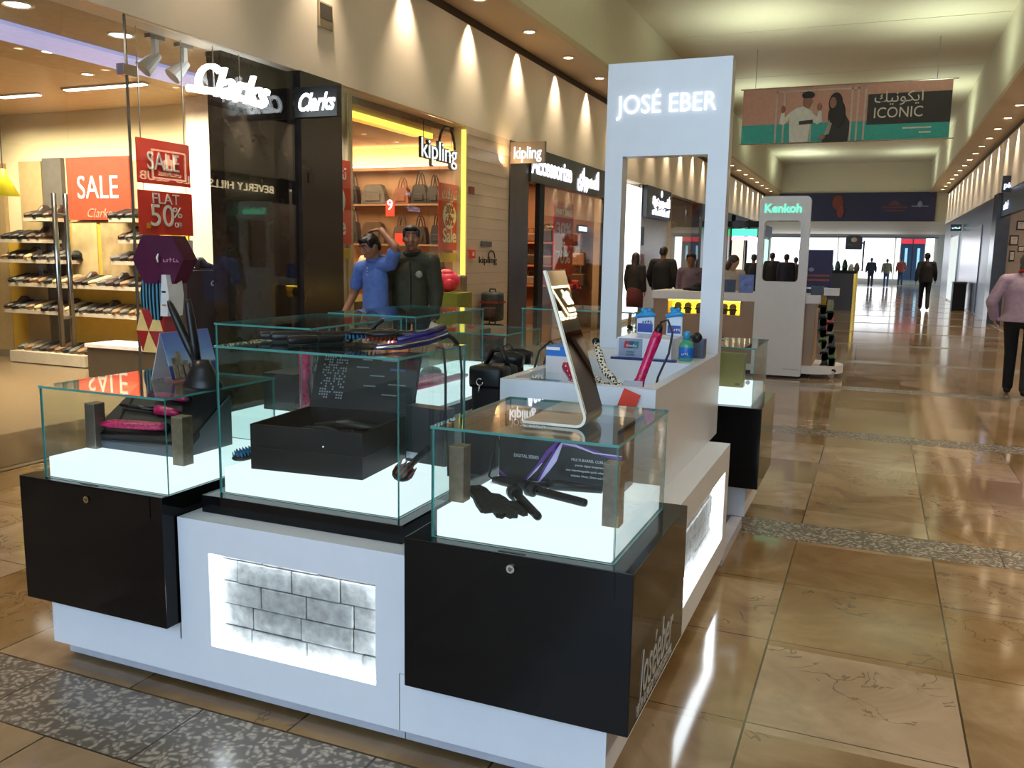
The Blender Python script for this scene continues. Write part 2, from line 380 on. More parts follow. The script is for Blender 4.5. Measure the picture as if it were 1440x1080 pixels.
# ---------------------------------------------------------------- hanging banner
def iconic():
    Y = 20.0; x0, x1, z0, z1 = -2.97, 1.15, 4.01, 5.155
    t = thing('hanging_banner', 'wide pink and teal banner with a printed couple, hung from the ceiling', 'banner', ((x0+x1)/2, Y, z0))
    pink = mat('banner_pink', '#b58a7c', .6); teal = mat('banner_teal', '#2f9a94', .6); dk = mat('banner_black', '#2a2724', .6)
    b = MB(); b.box(x0, x1, Y, Y+.02, z0, z1); b.build('banner_cloth', pink, t)
    F = Y-.004
    box('teal_band', teal, (x0, x1, F-.002, Y, z0, z0+.39), t)
    box('dark_panel', dk, (x0+2.55, x1, F-.006, Y, z0+.31, z1-.22), t)
    b = MB()
    for x in (.70, .86, 1.42, 2.22, 2.34, 2.48): b.box(x0+x, x0+x+.035, F-.010, Y, z0, z1-.06)
    b.box(x0+.70, x0+2.5, F-.010, Y, z1-.1, z1-.06); b.build('printed_bars', mat('banner_bar', '#b6a8a0', .6), t)
    # printed couple, flat shapes at the banner's face
    skin = mat('print_skin', '#8a5f4c', .6); hairm = mat('print_hair', '#191312', .6)
    def flat(b, pts, d): b.prism([(x0+p[0], z0+p[1]) for p in pts], 'y', F-d, Y)
    for nm_, pl in (('man_shirt', [(1.02, 0), (1.40, 0), (1.43, .45), (1.47, .62), (1.28, .74), (1.14, .72), (.99, .62), (1.0, .4)]), ('man_sleeve', [(1.44, .62), (1.45, .44), (1.57, .36), (1.67, .42), (1.64, .64), (1.58, .64), (1.56, .52)]), ('man_sleeve', [(1.0, .63), (.98, .46), (.88, .37), (.79, .40), (.82, .62), (.89, .62), (.90, .52)])):
        b = MB(); flat(b, pl, .011); b.build(nm_, mat('print_shirt', '#c6c8c6', .6), t)
    b = MB(); flat(b, [(1.2, .36), (1.48, .38), (1.48, .46), (1.2, .44)], .014); b.build('shirt_stripe', dk, t)
    for nm_, c_, r_ in (('man_face', (1.36, .84), (.10, .008, .14)), ('man_hand', (.86, .70), (.05, .008, .08)), ('man_hand', (1.60, .72), (.05, .008, .08)), ('woman_hand', (1.68, .09), (.07, .012, .05))):
        b = MB(); b.sph((x0+c_[0], F-.008, z0+c_[1]), r_); b.build(nm_, skin, t, smooth=True)
    b = MB(); b.sph((x0+1.36, F-.010, z0+.97), (.13, .008, .08)); b.build('man_hair', hairm, t, smooth=True)
    b = MB(); b.sph((x0+1.92, F-.008, z0+.78), (.14, .006, .22)); b.sph((x0+2.0, F-.008, z0+.55), (.13, .006, .28)); b.sph((x0+1.86, F-.008, z0+.52), (.08, .006, .2)); b.build('woman_hair', hairm, t, smooth=True)
    b = MB(); b.sph((x0+1.87, F-.010, z0+.79), (.075, .008, .12)); b.build('woman_face', skin, t, smooth=True)
    b = MB(); flat(b, [(1.68, 0), (2.2, 0), (2.24, .35), (2.12, .55), (1.95, .6), (1.8, .5), (1.78, .2)], .009); b.build('woman_jacket', mat('print_jacket', '#22201f', .6), t)
    b = MB(); flat(b, [(1.72, .12), (1.82, .15), (1.9, .5), (1.82, .48)], .012); b.build('woman_top', mat('print_top', '#96908a', .6), t)
    lt = mat('banner_letters', '#c8c2b8', .6)
    text('lettering', 'ICONIC', .30, (x0+3.14, F-.010, z0+.53), (1, 0, 0), (0, 0, 1), lt, t, width=.92)
    text('lettering', '\uFEDA\uFEF4\uFEE7\uFEEE\uFEDC\uFEF3\uFE8D', .30, (x0+3.14, F-.010, z0+.84), (1, 0, 0), (0, 0, 1), lt, t, width=.92)
    box('fine_print', lt, (x0+3.25, x0+3.78, F-.006, Y, z0+.205, z0+.235), t)
    box('fine_print', lt, (x0+3.56, x0+3.78, F-.006, Y, z0+.11, z0+.14), t)
    b = MB()
    for z in (z0-.02, z1): b.cyl((x0-.06, Y+.01, z+.01), (x1+.1, Y+.01, z+.01), .014, n=8)
    b.build('hanging_rod', M_steel, t)
    for x in (x0+.25, x1-.3):
        b = MB(); b.cyl((x, Y+.01, z1), (x, Y+.01, 6.0), .006, n=6); b.build('hanging_wire', mat('wire_grey', '#8c8a78', .5), t)
iconic()

# ================================================================ LEFT SHOPS
def window_front(name, y0, y1, z1=3.2, joints=(), x=XL-.02):
    """a shopfront of tall glass panes, built as panes between thin joints"""
    ys = [y0, *joints, y1]; b = MB()
    for a, c in zip(ys, ys[1:]):
        F = b.box(x-.012, x, a+.004, c-.004, .02, z1-.01)
    o = b.build(name, M_shopglass); tag(o, kind='structure'); return o
# ---- shoe shop
M_cream = mat('shop_cream', '#dfcfa8', .7, var=.02); M_tan = mat('shop_tan', '#a98f66', .6); M_yel = mat('shop_yellow', '#c9a03c', .55, var=.05)
M_grey = mat('shop_grey', '#5c5650', .6)
YB = 8.2
struct('wall_shoe_shop', M_cream, (-15, -5.42, YB, YB+.1, 0, 3.3))
struct('wall_shoe_shop_far', M_cream, (-15.1, -15, -2, YB, 0, 3.3))
struct('wall_shoe_shop_front', M_cream, (-15, XL-.1, -2.1, -2, 0, 3.3))
struct('ceiling_shoe_shop', mat('shop_ceiling', '#b59a76', .7), (-15, -5.45, -2, YB, 3.2, 3.3))
struct('floor_shoe_shop', mat('shop_floor', '#75634c', .25), (-15, XL-.12, -2, YB, 0, .006))
struct('floor_shop_dark_strip', mat('dark_polished_strip', '#4f4234', .1, var=.3, scale=3), (-6.35, XL-.19, -1.9, 6.1, .006, .009))  # darker, smoother strip of floor just inside the glass
b = MB(); b.box(-6.75, -6.25, -2, 7.3, 3.17, 3.199); tag(b.build('trim_5', mat('lavender_cove', '#b6b4d8', .6, emit='#9aa0d8', es=.5)), kind='structure')
window_front('window_1', -1.9, 7.04, joints=(1.5, 3.3, 4.46, 5.0))
# wall units (shelf bays)
def bay(x0, x1, z0, z1, m, label):
    return tag(box('wall_panel', m, (x0, x1, YB-.06, YB-.001, z0, z1)), label, 'wall panel')
wy = YB-.05
def WX(px): return gY(px, 300, wy).x
def WZ(px, py): return gY(px, py, wy).z
bay(WX(31), WX(62), .1, WZ(45, 227), M_tan, 'tan wall board above the shoe shelves, left of the grey upright')
bay(WX(64), WX(90), .1, WZ(78, 222), M_grey, 'dark grey upright board left of the red SALE panel on the shoe wall')
bay(WX(-40), WX(8), .1, WZ(0, 230), M_tan, 'tan wall board at the left end of the shoe wall')
bay(WX(9), WX(31), .1, WZ(20, 335), M_yel, 'yellow board low on the shoe wall at its left end')
bay(WX(92), WX(268), .1, WZ(190, 312), M_yel, 'wide yellow board behind the lower shoe shelves')
bay(WX(270), WX(291), .1, WZ(280, 213), M_tan, 'tan wall board between the red window signs and the white partition')
struct('wall_white_partition', mat('partition_white', '#e3d3bd', .5), (WX(292), -5.45, YB-.35, YB-.0, 0, 3.2))
def red_sale(x0, x1, y, z0, z1, label):
    t = thing('sale_poster', label, 'poster', ((x0+x1)/2, y, z0))
    box('poster_board', mat('poster_orange_red', '#c0432c', .5), (x0, x1, y, y+.02, z0, z1), t)
    text('lettering', 'SALE', .40, ((x0+x1)/2, y-.004, z0+(z1-z0)*.5), (1, 0, 0), (0, 0, 1), M_signwhite, t, width=(x1-x0)*.65)
    text('lettering', 'Clarks', .16, ((x0+x1)/2+.0, y-.004, z0+(z1-z0)*.1), (1, 0, 0), (0, 0, 1), mat('print_pink', '#d58a78', .5), t, shear=.3)
a = gY(92, 222, YB-.1); c = gY(184, 309, YB-.1)
red_sale(a.x, c.x, YB-.1, c.z, a.z, 'large orange-red SALE poster on the shoe shop wall above the shelves')
# printed pictures under the poster
a = gY(100, 312, YB-.07); c = gY(140, 400, YB-.07)
t = tag(box('shoe_picture', mat('sepia_print', '#b29a70', .6, var=.35, scale=3), (a.x, c.x, YB-.072, YB-.062, c.z, a.z)), 'sepia shoe photograph panel directly below the SALE poster', 'picture')
a = gY(141, 312, YB-.07); c = gY(190, 400, YB-.07)
t = tag(box('shoe_picture', mat('sepia_print2', '#a58c66', .6, var=.4, scale=5), (a.x, c.x, YB-.072, YB-.062, c.z, a.z)), 'sepia emblem photograph panel right of the shoe photograph', 'picture')
# shelves: (px x0, px x1, py) at the shelf's front edge
M_shelf = mat('shelf_white', '#b8ab98', .45)
shelves = []
SH = [(34, 72, 306, 'top left'), (154, 190, 307, 'short upper right'), (2, 62, 336, 'second left'), (168, 200, 337, 'second right'),
      (2, 90, 364, 'third left'), (158, 205, 367, 'third right'), (14, 205, 397, 'fourth'), (8, 240, 434, 'fifth')]
SL = ['short white shelf near the top of the shoe wall, left of the SALE poster', 'short white shelf just below the right end of the SALE poster',
      'white shelf second from the top at the left of the shoe wall', 'short white shelf beside the sepia emblem panel',
      'white shelf third from the top at the left of the shoe wall', 'short white shelf level with the bottom of the sepia panels',
      'long white shelf second from the floor shelf crossing the shoe wall', 'long white shelf next above the floor shelf of the shoe wall']
for (a, c, py, nm), lab in zip(SH, SL):
    p = gY(a, py, YB-.32); q = gY(c, py, YB-.32)
    s_ = tag(box('wall_shelf', M_shelf, (p.x, q.x, YB-.34, YB-.061, p.z-.045, p.z)), lab, 'shelf')
    shelves.append((p.x, q.x, p.z, nm))
p = gY(18, 483, YB-.4); q = gY(123, 490, YB-.4)
tag(box('floor_shelf', M_shelf, (p.x, q.x, YB-.45, YB-.061, .02, .16)), 'low white floor shelf with red tags at the foot of the shoe wall', 'shelf')
shelves.append((p.x, q.x, .16, 'floor'))
# shoes
def shoe_mesh(heel=0, high=0):
    b = MB(); prof = [(-.13, .030, .055+high), (-.10, .036, .075+high), (-.05, .036, .075+high), (0, .036, .06), (.05, .045, .048), (.10, .042, .036), (.14, .02, .02)]
    R = []
    for y, wd, h in prof:
        ring = []
        for k in range(10):
            a = 2*PI*k/10; z = math.sin(a); ring.append(b.b.verts.new((wd*math.cos(a), y, (h*.5)+(h*.5)*z+.012)))
        R.append(ring)
    for r, q in zip(R, R[1:]):
        for k in range(10): b._f([r[k], r[(k+1) % 10], q[(k+1) % 10], q[k]])
    b._f(R[0][::-1]); b._f(R[-1])
    b.box(-.036, .036, -.135, .13, 0, .014); b.box(-.03, .03, -.135, -.07, 0, .02)
    return b
shoe_cols = [('black', '#171412'), ('dark brown', '#3a261a'), ('tan', '#7a5c3c'), ('beige', '#b59d78'), ('grey', '#57524c')]
shoe_protos = []
for k, (cn, hx) in enumerate(shoe_cols):
    bm_ = shoe_mesh(high=.03 if k == 1 else 0)
    me = bm_.build('shoe', mat('leather_'+cn.replace(' ', '_'), hx, .4), smooth=False)
    me.location = (0, 0, -5); shoe_protos.append((cn, me))
used = set()
ORD = ['first', 'second', 'third', 'fourth', 'fifth', 'sixth', 'seventh', 'eighth', 'ninth', 'tenth', 'eleventh', 'twelfth', 'thirteenth', 'fourteenth', 'fifteenth', 'sixteenth', 'seventeenth', 'eighteenth', 'nineteenth', 'twentieth'] + ['twenty-'+w for w in ('first', 'second', 'third', 'fourth', 'fifth', 'sixth', 'seventh', 'eighth', 'ninth')]
nameshelf = {'top left': 'top shelf left of the SALE poster', 'short upper right': 'shelf below the SALE poster', 'second left': 'second shelf of the shoe wall',
             'second right': 'shelf beside the emblem picture', 'third left': 'third shelf of the shoe wall', 'third right': 'shelf level with the sepia pictures',
             'fourth': 'long fourth shelf of the shoe wall', 'fifth': 'long fifth shelf of the shoe wall', 'floor': 'low floor shelf of the shoe wall'}
for (x0, x1, z, nm) in shelves:
    n = max(3, int((x1-x0)/.13)); 
    for i in range(n):
        x = x0+(i+.5)*(x1-x0)/n
        if nm in ('second left', 'top left', 'short upper right'): k = random.choice((0, 0, 1, 4))
        else: k = random.choice((0, 1, 1, 2, 3, 4, 2, 0))
        cn, pr = shoe_protos[k]
        if cn not in used: o = pr; used.add(cn)
        else: o = pr.copy(); COL.objects.link(o)
        o.location = (x, YB-.2+random.uniform(-.01, .01), z+.001); o.rotation_euler = (0, 0, PI+random.uniform(-.6, -.1)); o.scale = (1.1, 1.15, 1.45)
        tag(o, '%s %s shoe from the left on the %s' % (ORD[i], cn, nameshelf[nm]), 'shoe', 'shoes on the '+nameshelf[nm])
for cn, pr in shoe_protos:
    if cn not in used: bpy.data.objects.remove(pr)
# window signs on wires
def window_sign(y0, y1, z0, z1, x, lines, label, m=None):
    t = thing('window_sign', label, 'sign', (x, (y0+y1)/2, z0))
    box('sign_board', m or M_red, (x-.01, x, y0, y1, z0, z1), t)
    for (s_, size, fy, fz, wd, mm) in lines:
        text('lettering', s_, size, (x+.003, y0+(y1-y0)*fy, z0+(z1-z0)*fz), (0, 1, 0), (0, 0, 1), mm, t, width=wd, ext=.002)
    return t
def corners(x, tl, br):
    a = gX(*tl, x); c = gX(*br, x); return a.y, c.y, c.z, a.z
y0, y1, z0, z1 = corners(-5.4, (191, 192), (268, 264))
t = window_sign(y0, y1, z0, z1, -5.4, [('SALE', .2, .48, .50, .34, M_signwhite)], 'upper red SALE sign hanging in the shoe shop window')
for y in (y0+.05, y1-.05):
    b = MB(); b.cyl((-5.405, y, z1), (-5.405, y, 3.2), .004, n=6); b.build('hanging_wire', M_steel, t)
y0, y1, z0, z1 = corners(-5.4, (194, 266), (272, 332))
t = ZF = z0; ZS = z1
tf = t = window_sign(y0, y1, z0, z1, -5.4, [('FLAT', .12, .49, .82, .29, M_signwhite), ('50', .25, .41, .42, .25, M_signwhite), ('%', .12, .70, .52, .10, M_signwhite), ('OFF', .06, .71, .24, .08, M_signwhite)],
            'red FLAT 50% OFF sign directly under the SALE sign in the shoe shop window')
for y in (y0+.06, y1-.06):
    b = MB(); b.cyl((-5.405, y, z1-.01), (-5.405, y, z1+.08), .003, n=6); b.build('hanging_wire', M_steel, t)
box('round_sticker', mat('sticker_orange', '#e0a030', .5), (-5.4, -5.396, y0+.07, y0+.11, z0+.05, z0+.09), t)
y0, y1, z0, z1 = corners(-5.41, (197, 336), (272, 362))
for y in (y0+.05, y1-.05):
    b = MB(); b.cyl((-5.408, y, z1), (-5.408, y, ZF), .003, n=6); b.build('hanging_wire', M_steel, tf)
t = window_sign(y0, y1, z0, z1, -5.41, [], 'white notice board under the red FLAT 50% sign, partly behind the purple block', mat('board_white', '#e8dfe0', .5))
for y in (y0+.04, y1-.04):
    b = MB(); b.cyl((-5.415, y, z1-.01), (-5.41, y, ZF+.01), .003, n=6); b.build('hanging_wire', M_steel, t)
# dark grey plinths with a shoe on each, behind the window
M_plinth = mat('plinth_aubergine', '#453c41', .45, var=.05)
a = gX(262, 381, -5.75); c = gX(320, 381, -5.75); d = gX(364, 409, -5.75)
t = thing('display_plinth', 'tall dark grey window plinth carrying a black shoe', 'plinth', (-5.9, (a.y+c.y)/2, 0))
box('plinth_body', M_plinth, (-6.05, -5.75, a.y, c.y, .01, a.z), t)
text('lettering', 'Clarks', .07, (-5.747, (a.y+c.y)/2+.12, a.z-.12), (0, 1, 0), (0, 0, 1), M_signwhite, t, shear=.3)
t2 = thing('display_plinth', 'lower dark grey window plinth right of the taller one', 'plinth', (-5.9, (c.y+d.y)/2, 0))
box('plinth_body', M_plinth, (-6.05, -5.75, c.y+.01, 7.1, .01, d.z), t2)
for (px, pl, lab) in ((292, a.z, 'black lace-up shoe on the tall window plinth'), (332, d.z, 'black shoe on the lower window plinth')):
    p = gX(px, 380, -5.85)
    o = shoe_mesh(high=.02).build('shoe', mat('leather_black', '#171412', .4)); o.location = (-5.88, p.y, pl+.001); o.rotation_euler = (0, 0, .25); o.scale = (1.15, 1.15, 1.15)
    tag(o, lab, 'shoe')
t = thing('display_bench', 'low dark bench with a white top inside the shoe shop window', 'bench', (-6.4, 6.1, 0))
a = gZ(125, 530, .01); c = gY(243, 530, a.y); zt = gY(124, 483, a.y).z
box('bench_body', mat('bench_taupe', '#4a4035', .4), (a.x, c.x, a.y, a.y+.42, .01, zt-.04), t)
box('bench_top', mat('board_white', '#e8dfe0', .5), (a.x-.02, c.x+.02, a.y-.02, a.y+.44, zt-.04, zt), t)
# ceiling fittings in the shoe shop
for k, (px, py) in enumerate(((24, 6), (170, 49), (123, 104), (68, 72))):
    p = gZ(px, py, 3.2); t = thing('shop_downlight', ['large round downlight in the shoe shop ceiling at the front', 'round downlight in the shoe shop ceiling beside the glass joint', 'small round downlight far back in the shoe shop ceiling', 'small round downlight left of the far ceiling strip light'][k], 'downlight', (p.x, p.y, 3.2), 'shoe shop downlights')
    r = .10 if k < 2 else .06
    b = MB(); b.lathe([(r*.8, 0), (r, -.01), (r*1.15, 0)], p[:]); b.build('trim_ring', M_trimring, t)
    b = MB(); b.lathe([(.001, -.005), (r*.8, -.005), (r*.8, -.001)], p[:]); b.build('lens', glow('white_lens', (1, .95, .88, 1), 6), t)
for k, (q0, q1) in enumerate((((0, 138), (57, 135)), ((92, 128), (205, 120)))):
    p = gZ(*q0, 3.17); q = gZ(*q1, 3.17); y = (p.y+q.y)/2
    t = thing('strip_light', ['short linear strip light at the left of the shoe shop ceiling', 'long linear strip light in the middle of the shoe shop ceiling'][k], 'strip light', ((p.x+q.x)/2, y, 3.19))
    box('housing', M_trimring, (p.x-.03, q.x+.03, y-.05, y+.05, 3.18, 3.2), t); box('diffuser', glow('white_lens', (1, .95, .88, 1), 6), (p.x, q.x, y-.035, y+.035, 3.172, 3.18), t)
# track spotlights near the glass
tr0 = None
for k, px in enumerate((218, 258, 300, 342, 378)):
    yy = gX(px, 60, -5.5).y; 
    if tr0 is None:
        tr0 = thing('track_spotlight', 'first track spotlight from the left above the big lit sign', 'spotlight', (-5.5, yy, 3.2), 'track spotlights in the shoe shop window')
        b = MB(); b.box(-5.53, -5.47, yy-.08, yy+.08, 3.17, 3.2); b.build('track_adapter', mat('track_grey', '#8a8078', .5), tr0)
        b = MB(); b.box(-5.52, -5.48, yy-.02, yy+.02, 3.0, 3.17); b.build('arm', mat('lamp_white', '#d8d4d0', .4), tr0)
        b = MB(); b.cyl((-5.5, yy+.03, 3.06), (-5.56, yy-.08, 2.93), .035, .075, 14); b.build('lamp_head', mat('lamp_white', '#d8d4d0', .4), tr0)
    else: copy_tree(tr0, (-5.5, yy, 3.2))['label'] = ['', 'second', 'third', 'fourth', 'fifth'][k]+' track spotlight from the left above the big lit sign'
# big lit window sign, clothes-rail style script letters
t = thing('shop_sign', 'large blazing white script sign hanging at the top of the shoe shop window', 'sign', (-5.3, 6.1, 2.82))
a = gX(268, 108, -5.27); c = gX(372, 140, -5.27)
text('lettering', 'Clarks', .36, (-5.26, (a.y+c.y)/2, (a.z+c.z)/2+.02), (0, 1, 0), (0, 0, 1), glow('sign_blaze', (.92, .97, 1, 1), 3.5), t, shear=.45, width=c.y-a.y, bold=.004, ext=.02)
b = MB(); b.tube([(-5.3, a.y, c.z-.06), (-5.3, (a.y+c.y)/2, c.z-.02), (-5.3, c.y, c.z-.05)], .03); b.build('swoosh', glow('sign_blaze', (.92, .97, 1, 1), 3.5), t)
for y in (a.y+.3, c.y-.3):
    b = MB(); b.cyl((-5.3, y, c.z-.05), (-5.3, y, 3.2), .006, n=6); b.build('hanging_wire', M_steel, t)
# glass door pull handles
t = thing('door_handle_set', 'tall steel H-shaped pull handle on the shoe shop glass door', 'door handle', (-5.15, 4.42, .75))
for px in (83, 99):
    p = gX(px, 400, -5.15); b = MB(); b.cyl((-5.15, p.y, .82), (-5.15, p.y, 1.86), .017, n=12); b.build('pull_bar', M_steel, t, smooth=True)
p = gX(83, 400, -5.15); q = gX(99, 400, -5.15)
for z in (1.02, 1.72):
    b = MB(); b.cyl((-5.15, p.y, z), (-5.15, q.y, z), .012, n=8); b.cyl((-5.22, (p.y+q.y)/2, z), (-5.15, (p.y+q.y)/2, z), .012, n=8); b.build('stand_off', M_steel, t)
# steel clamps on the glass joint, and the joint's own dark mullion
b = MB(); b.box(-5.232, -5.212, 4.994, 5.004, .01, 3.2); tag(b.build('trim_6', mat('mullion_dark', '#7d776a', .3, .3)), kind='structure')
t = tag(box('glass_clamp', M_steel, (-5.25, -5.18, 4.93, 5.06, 2.76, 2.84)), 'small steel clamp on the shoe shop window joint near the ceiling', 'clamp')
# yellow lamp shade
a = gY(6, 275, 7.2)
t = thing('pendant_lamp', 'yellow cone pendant lamp at the left edge inside the shoe shop', 'lamp', (a.x, 7.2, a.z))
b = MB(); b.lathe([(.17, 0), (.05, .22), (.035, .3), (.01, .31)], a[:], 20); b.build('lamp_shade', mat('lamp_yellow', '#c2b420', .4, emit='#c2b420', es=.25), t, smooth=True)
b = MB(); b.cyl((a.x, 7.2, a.z+.3), (a.x, 7.2, 3.2), .005, n=6); b.build('cord', M_cord, t)
# dark stone pier with its glossy glass facing
struct('wall_pier_dark', M_blackstone, (-5.5, XL-.14, 6.15, 7.05, 0, 3.2))
struct('wall_pier_stone', M_darkstone, (-5.5, XL+.02, 7.05, 7.74, 0, 3.2))
t = thing('light_switch_plate', 'small dark switch plate on the dark stone pier', 'switch plate', (XL+.02, 7.2, 2.0))
p = gX(437, 250, XL+.02); box('plate', mat('plate_dark', '#161214', .3), (XL+.02, XL+.03, p.y-.04, p.y+.04, p.z-.05, p.z+.05), t)
def blade_sign(y, x0, x1, z0, z1, word, label, board, lit, width, shear=0, size=.2):
    t = thing('projecting_sign', label, 'sign', ((x0+x1)/2, y, z0))
    box('sign_box', board, (x0, x1, y, y+.06, z0, z1), t, bev=.004)
    box('wall_bracket', M_steel, (XL-.0, x0+.01, y+.02, y+.04, (z0+z1)/2-.02, (z0+z1)/2+.02), t)
    text('lettering', word, size, ((x0+x1)/2, y-.006, (z0+z1)/2-.01), (1, 0, 0), (0, 0, 1), lit, t, shear=shear, width=width, bold=.006)
    return t
a = gY(413, 123, 6.95); c = gY(474, 163, 6.95)
blade_sign(6.95, a.x, c.x, c.z, a.z, 'Clarks', 'black projecting sign with glowing white script lettering on the dark pier', mat('sign_black', '#0c0f14', .3), M_lit, (c.x-a.x)*.86, .4, .22)
# ---- bag shop
YK = 12.0
M_kwall = mat('bag_shop_wall', '#b28a66', .6, var=.03)
struct('wall_bag_shop', M_kwall, (-11, -5.25, YK, YK+.1, 0, 3.3))
struct('wall_bag_shop_far', M_kwall, (-11.1, -11, 8.3, YK, 0, 3.3))
struct('ceiling_bag_shop', mat('bag_ceiling', '#8d6c50', .6), (-11, -5.45, 8.3, YK, 3.12, 3.3))
struct('floor_bag_shop', mat('bag_floor', '#8a6a4a', .3), (-11, XL-.1, 8.3, YK, 0, .005))
window_front('window_2', 7.78, 10.62, joints=(8.7, 9.75))
M_yled = glow('yellow_led', (1, .80, .10, 1), 1.0)
M_yelgloss = mat('yellow_band', '#c99a18', .3, emit='#e0a818', es=.55)
b = MB(); b.box(-5.75, -5.70, 7.8, 10.7, 3.05, 3.115); tag(b.build('trim_7', M_yled), kind='structure')
b = MB(); b.box(-6.0, -5.76, 7.8, 10.7, 3.08, 3.118); tag(b.build('trim_8', M_yelgloss), kind='structure')
b = MB(); b.box(-5.26, -5.21, 10.68, 10.72, .02, 3.15); tag(b.build('trim_9', M_yled), kind='structure')
struct('wall_bag_shop_tiled', mat('white_tile', '#cfbaa4', .3, var=.03), (-5.4, XL, 10.73, 12.2, 0, 3.2))
# tile joints as a shallow relief
b = MB()
for k in range(1, 21): b.box(XL, XL+.003, 10.73, 12.2, k*.155-.002, k*.155+.002)
tag(b.build('trim_10', mat('tile_joint', '#a08468', .6)), kind='structure')
lz = gY(560, 236, YK-.1)
a = gY(485, 241, YK-.12); c = gY(640, 231, YK-.12)
t = thing('light_shelf', 'bright warm light strip along the top of the bag wall', 'light strip', ((a.x+c.x)/2, YK-.1, lz.z))
box('shelf_board', M_kwall, (a.x-.6, -5.3, YK-.22, YK-.001, lz.z-.05, lz.z), t); box('led_strip', glow('warm_led', (1, .72, .36, 1), 7), (a.x-.6, -5.32, YK-.10, YK-.05, lz.z, lz.z+.03), t)
lamp('AREA', 'bag_wall_led', ((a.x+c.x)/2, YK-.15, lz.z+.06), 40, (1, .66, .3), to=((a.x+c.x)/2, YK+.1, 3.2), shape='RECTANGLE', size=4, size_y=.1)
# bags on the wall
def hand_bag(px, py, wpx, hpx, col, label, y=YK-.16, straps=True, round_=False, grp='bags hanging on the bag shop wall', pocket=True):
    c_ = gY(px, py, y); k = (gY(px+50, py, y).x-c_.x)/50
    wd, ht = wpx*k, hpx*k
    sh = next((KS[w] for w in ('upper', 'middle', 'lower') if w+' shelf' in label or w+' bag shelf' in label), None)
    if sh is not None: c_.z = sh+.003+ht/2
    t = thing('handbag', label, 'bag', (c_.x, y, c_.z-ht/2), grp)
    m = mat('bag_'+col.strip('#'), col, .5, var=.25, scale=9, bump=.2)
    b = MB()
    pts = [(-wd/2, -ht/2), (wd/2, -ht/2), (wd*.46, ht*.05), (wd*.36, ht*.42), (wd*.25, ht/2), (-wd*.25, ht/2), (-wd*.36, ht*.42), (-wd*.46, ht*.05)]
    F0 = [b.b.verts.new((c_.x+p[0], y-.08, c_.z+p[1]*.96)) for p in pts]; F1 = [b.b.verts.new((c_.x+p[0]*.92, y+.05, c_.z+p[1])) for p in pts]
    Fm = [b.b.verts.new((c_.x+p[0]*1.04, y-.02, c_.z+p[1]*1.0)) for p in pts]
    n = len(pts)
    for A, B in ((F0, Fm), (Fm, F1)):
        for i in range(n): b._f([A[i], A[(i+1) % n], B[(i+1) % n], B[i]])
    b._f(F0[::-1]); b._f(F1); b.build('bag_body', m, t)
    if straps:
        for dy in (-.05, .03):
            b = MB(); h = ht*.62
            b.tube([(c_.x-wd*.28, y+dy, c_.z+ht*.2), (c_.x-wd*.12, y+dy, c_.z+ht*.5+h*.7), (c_.x, y+dy, c_.z+ht*.5+h), (c_.x+wd*.12, y+dy, c_.z+ht*.5+h*.7), (c_.x+wd*.28, y+dy, c_.z+ht*.2)], .011, 6); b.build('strap', m, t)
    if pocket:
        b = MB(); b.box(c_.x-wd*.3, c_.x+wd*.3, y-.10, y-.078, c_.z-ht*.35, c_.z+ht*.02, bev=.008); b.build('front_pocket', m, t)
    return t
for (px, py, wd, ht, z_) in ((568, 286, 180, 0, 0), (560, 348, 190, 0, 0)):
    p = gY(px, py+3, YK-.15); 
KS = {}
def kshelf(py, x0, x1, lab):
    p = gY(x0, py, YK-.2); q = gY(x1, py, YK-.2)
    tag(box('wall_shelf', mat('shelf_taupe', '#8a6c54', .5), (p.x, q.x, YK-.3, YK-.001, (p.z+q.z)/2-.03, (p.z+q.z)/2)), lab, 'shelf'); KS[lab.split()[0]] = (p.z+q.z)/2
kshelf(287, 488, 636, 'upper taupe shelf of the bag shop wall'); kshelf(343, 488, 636, 'middle taupe shelf of the bag shop wall')
kshelf(398, 488, 636, 'lower taupe shelf of the bag shop wall')
hand_bag(498, 274, 17, 22, '#241f22', 'small black handbag at the left end of the upper bag shelf')
hand_bag(528, 265, 34, 24, '#5a5550', 'wide grey structured bag on the upper bag shelf', straps=False)
hand_bag(567, 275, 22, 20, '#7a4a34', 'rust brown bag with pale straps on the upper bag shelf')
hand_bag(592, 273, 22, 24, '#17130f', 'black bag with tall straps on the upper bag shelf beside the rust one')
hand_bag(612, 275, 18, 22, '#1a1618', 'black bag next to the red sale banner on the upper shelf')
hand_bag(499, 320, 15, 26, '#29232a', 'dark violet bag at the left end of the middle bag shelf')
hand_bag(527, 311, 34, 26, '#4c3a2c', 'brown patterned holdall on the middle bag shelf above the man in blue', straps=False)
hand_bag(566, 332, 22, 22, '#4a3a32', 'grey-brown bag with striped straps on the middle bag shelf')
hand_bag(592, 332, 22, 22, '#2c2624', 'dark bag with long black straps on the middle bag shelf')
hand_bag(616, 332, 16, 24, '#201a1c', 'black bag on the middle shelf half behind the red sale banner')
hand_bag(618, 385, 22, 22, '#2a2622', 'black tote on the lower shelf under the red sale banner')
hand_bag(591, 360, 24, 28, '#5b4638', 'taupe backpack on the lower shelf right of the man in olive', straps=False)
p = gY(540, 290, YK-.2)
t = thing('price_sign', 'small red sign with a white figure between the bag shelves', 'sign', (p.x, YK-.3, p.z))
a = gY(543, 283, YK-.3); c = gY(555, 304, YK-.3); box('sign_board', M_red, (a.x, c.x, YK-.31, YK-.30, c.z, a.z), t); text('lettering', '9', .22, ((a.x+c.x)/2, YK-.314, (a.z+c.z)/2+.05), (1, 0, 0), (0, 0, 1), M_lit, t)
a = gY(553, 320, YK-.35); c = gY(568, 335, YK-.35)
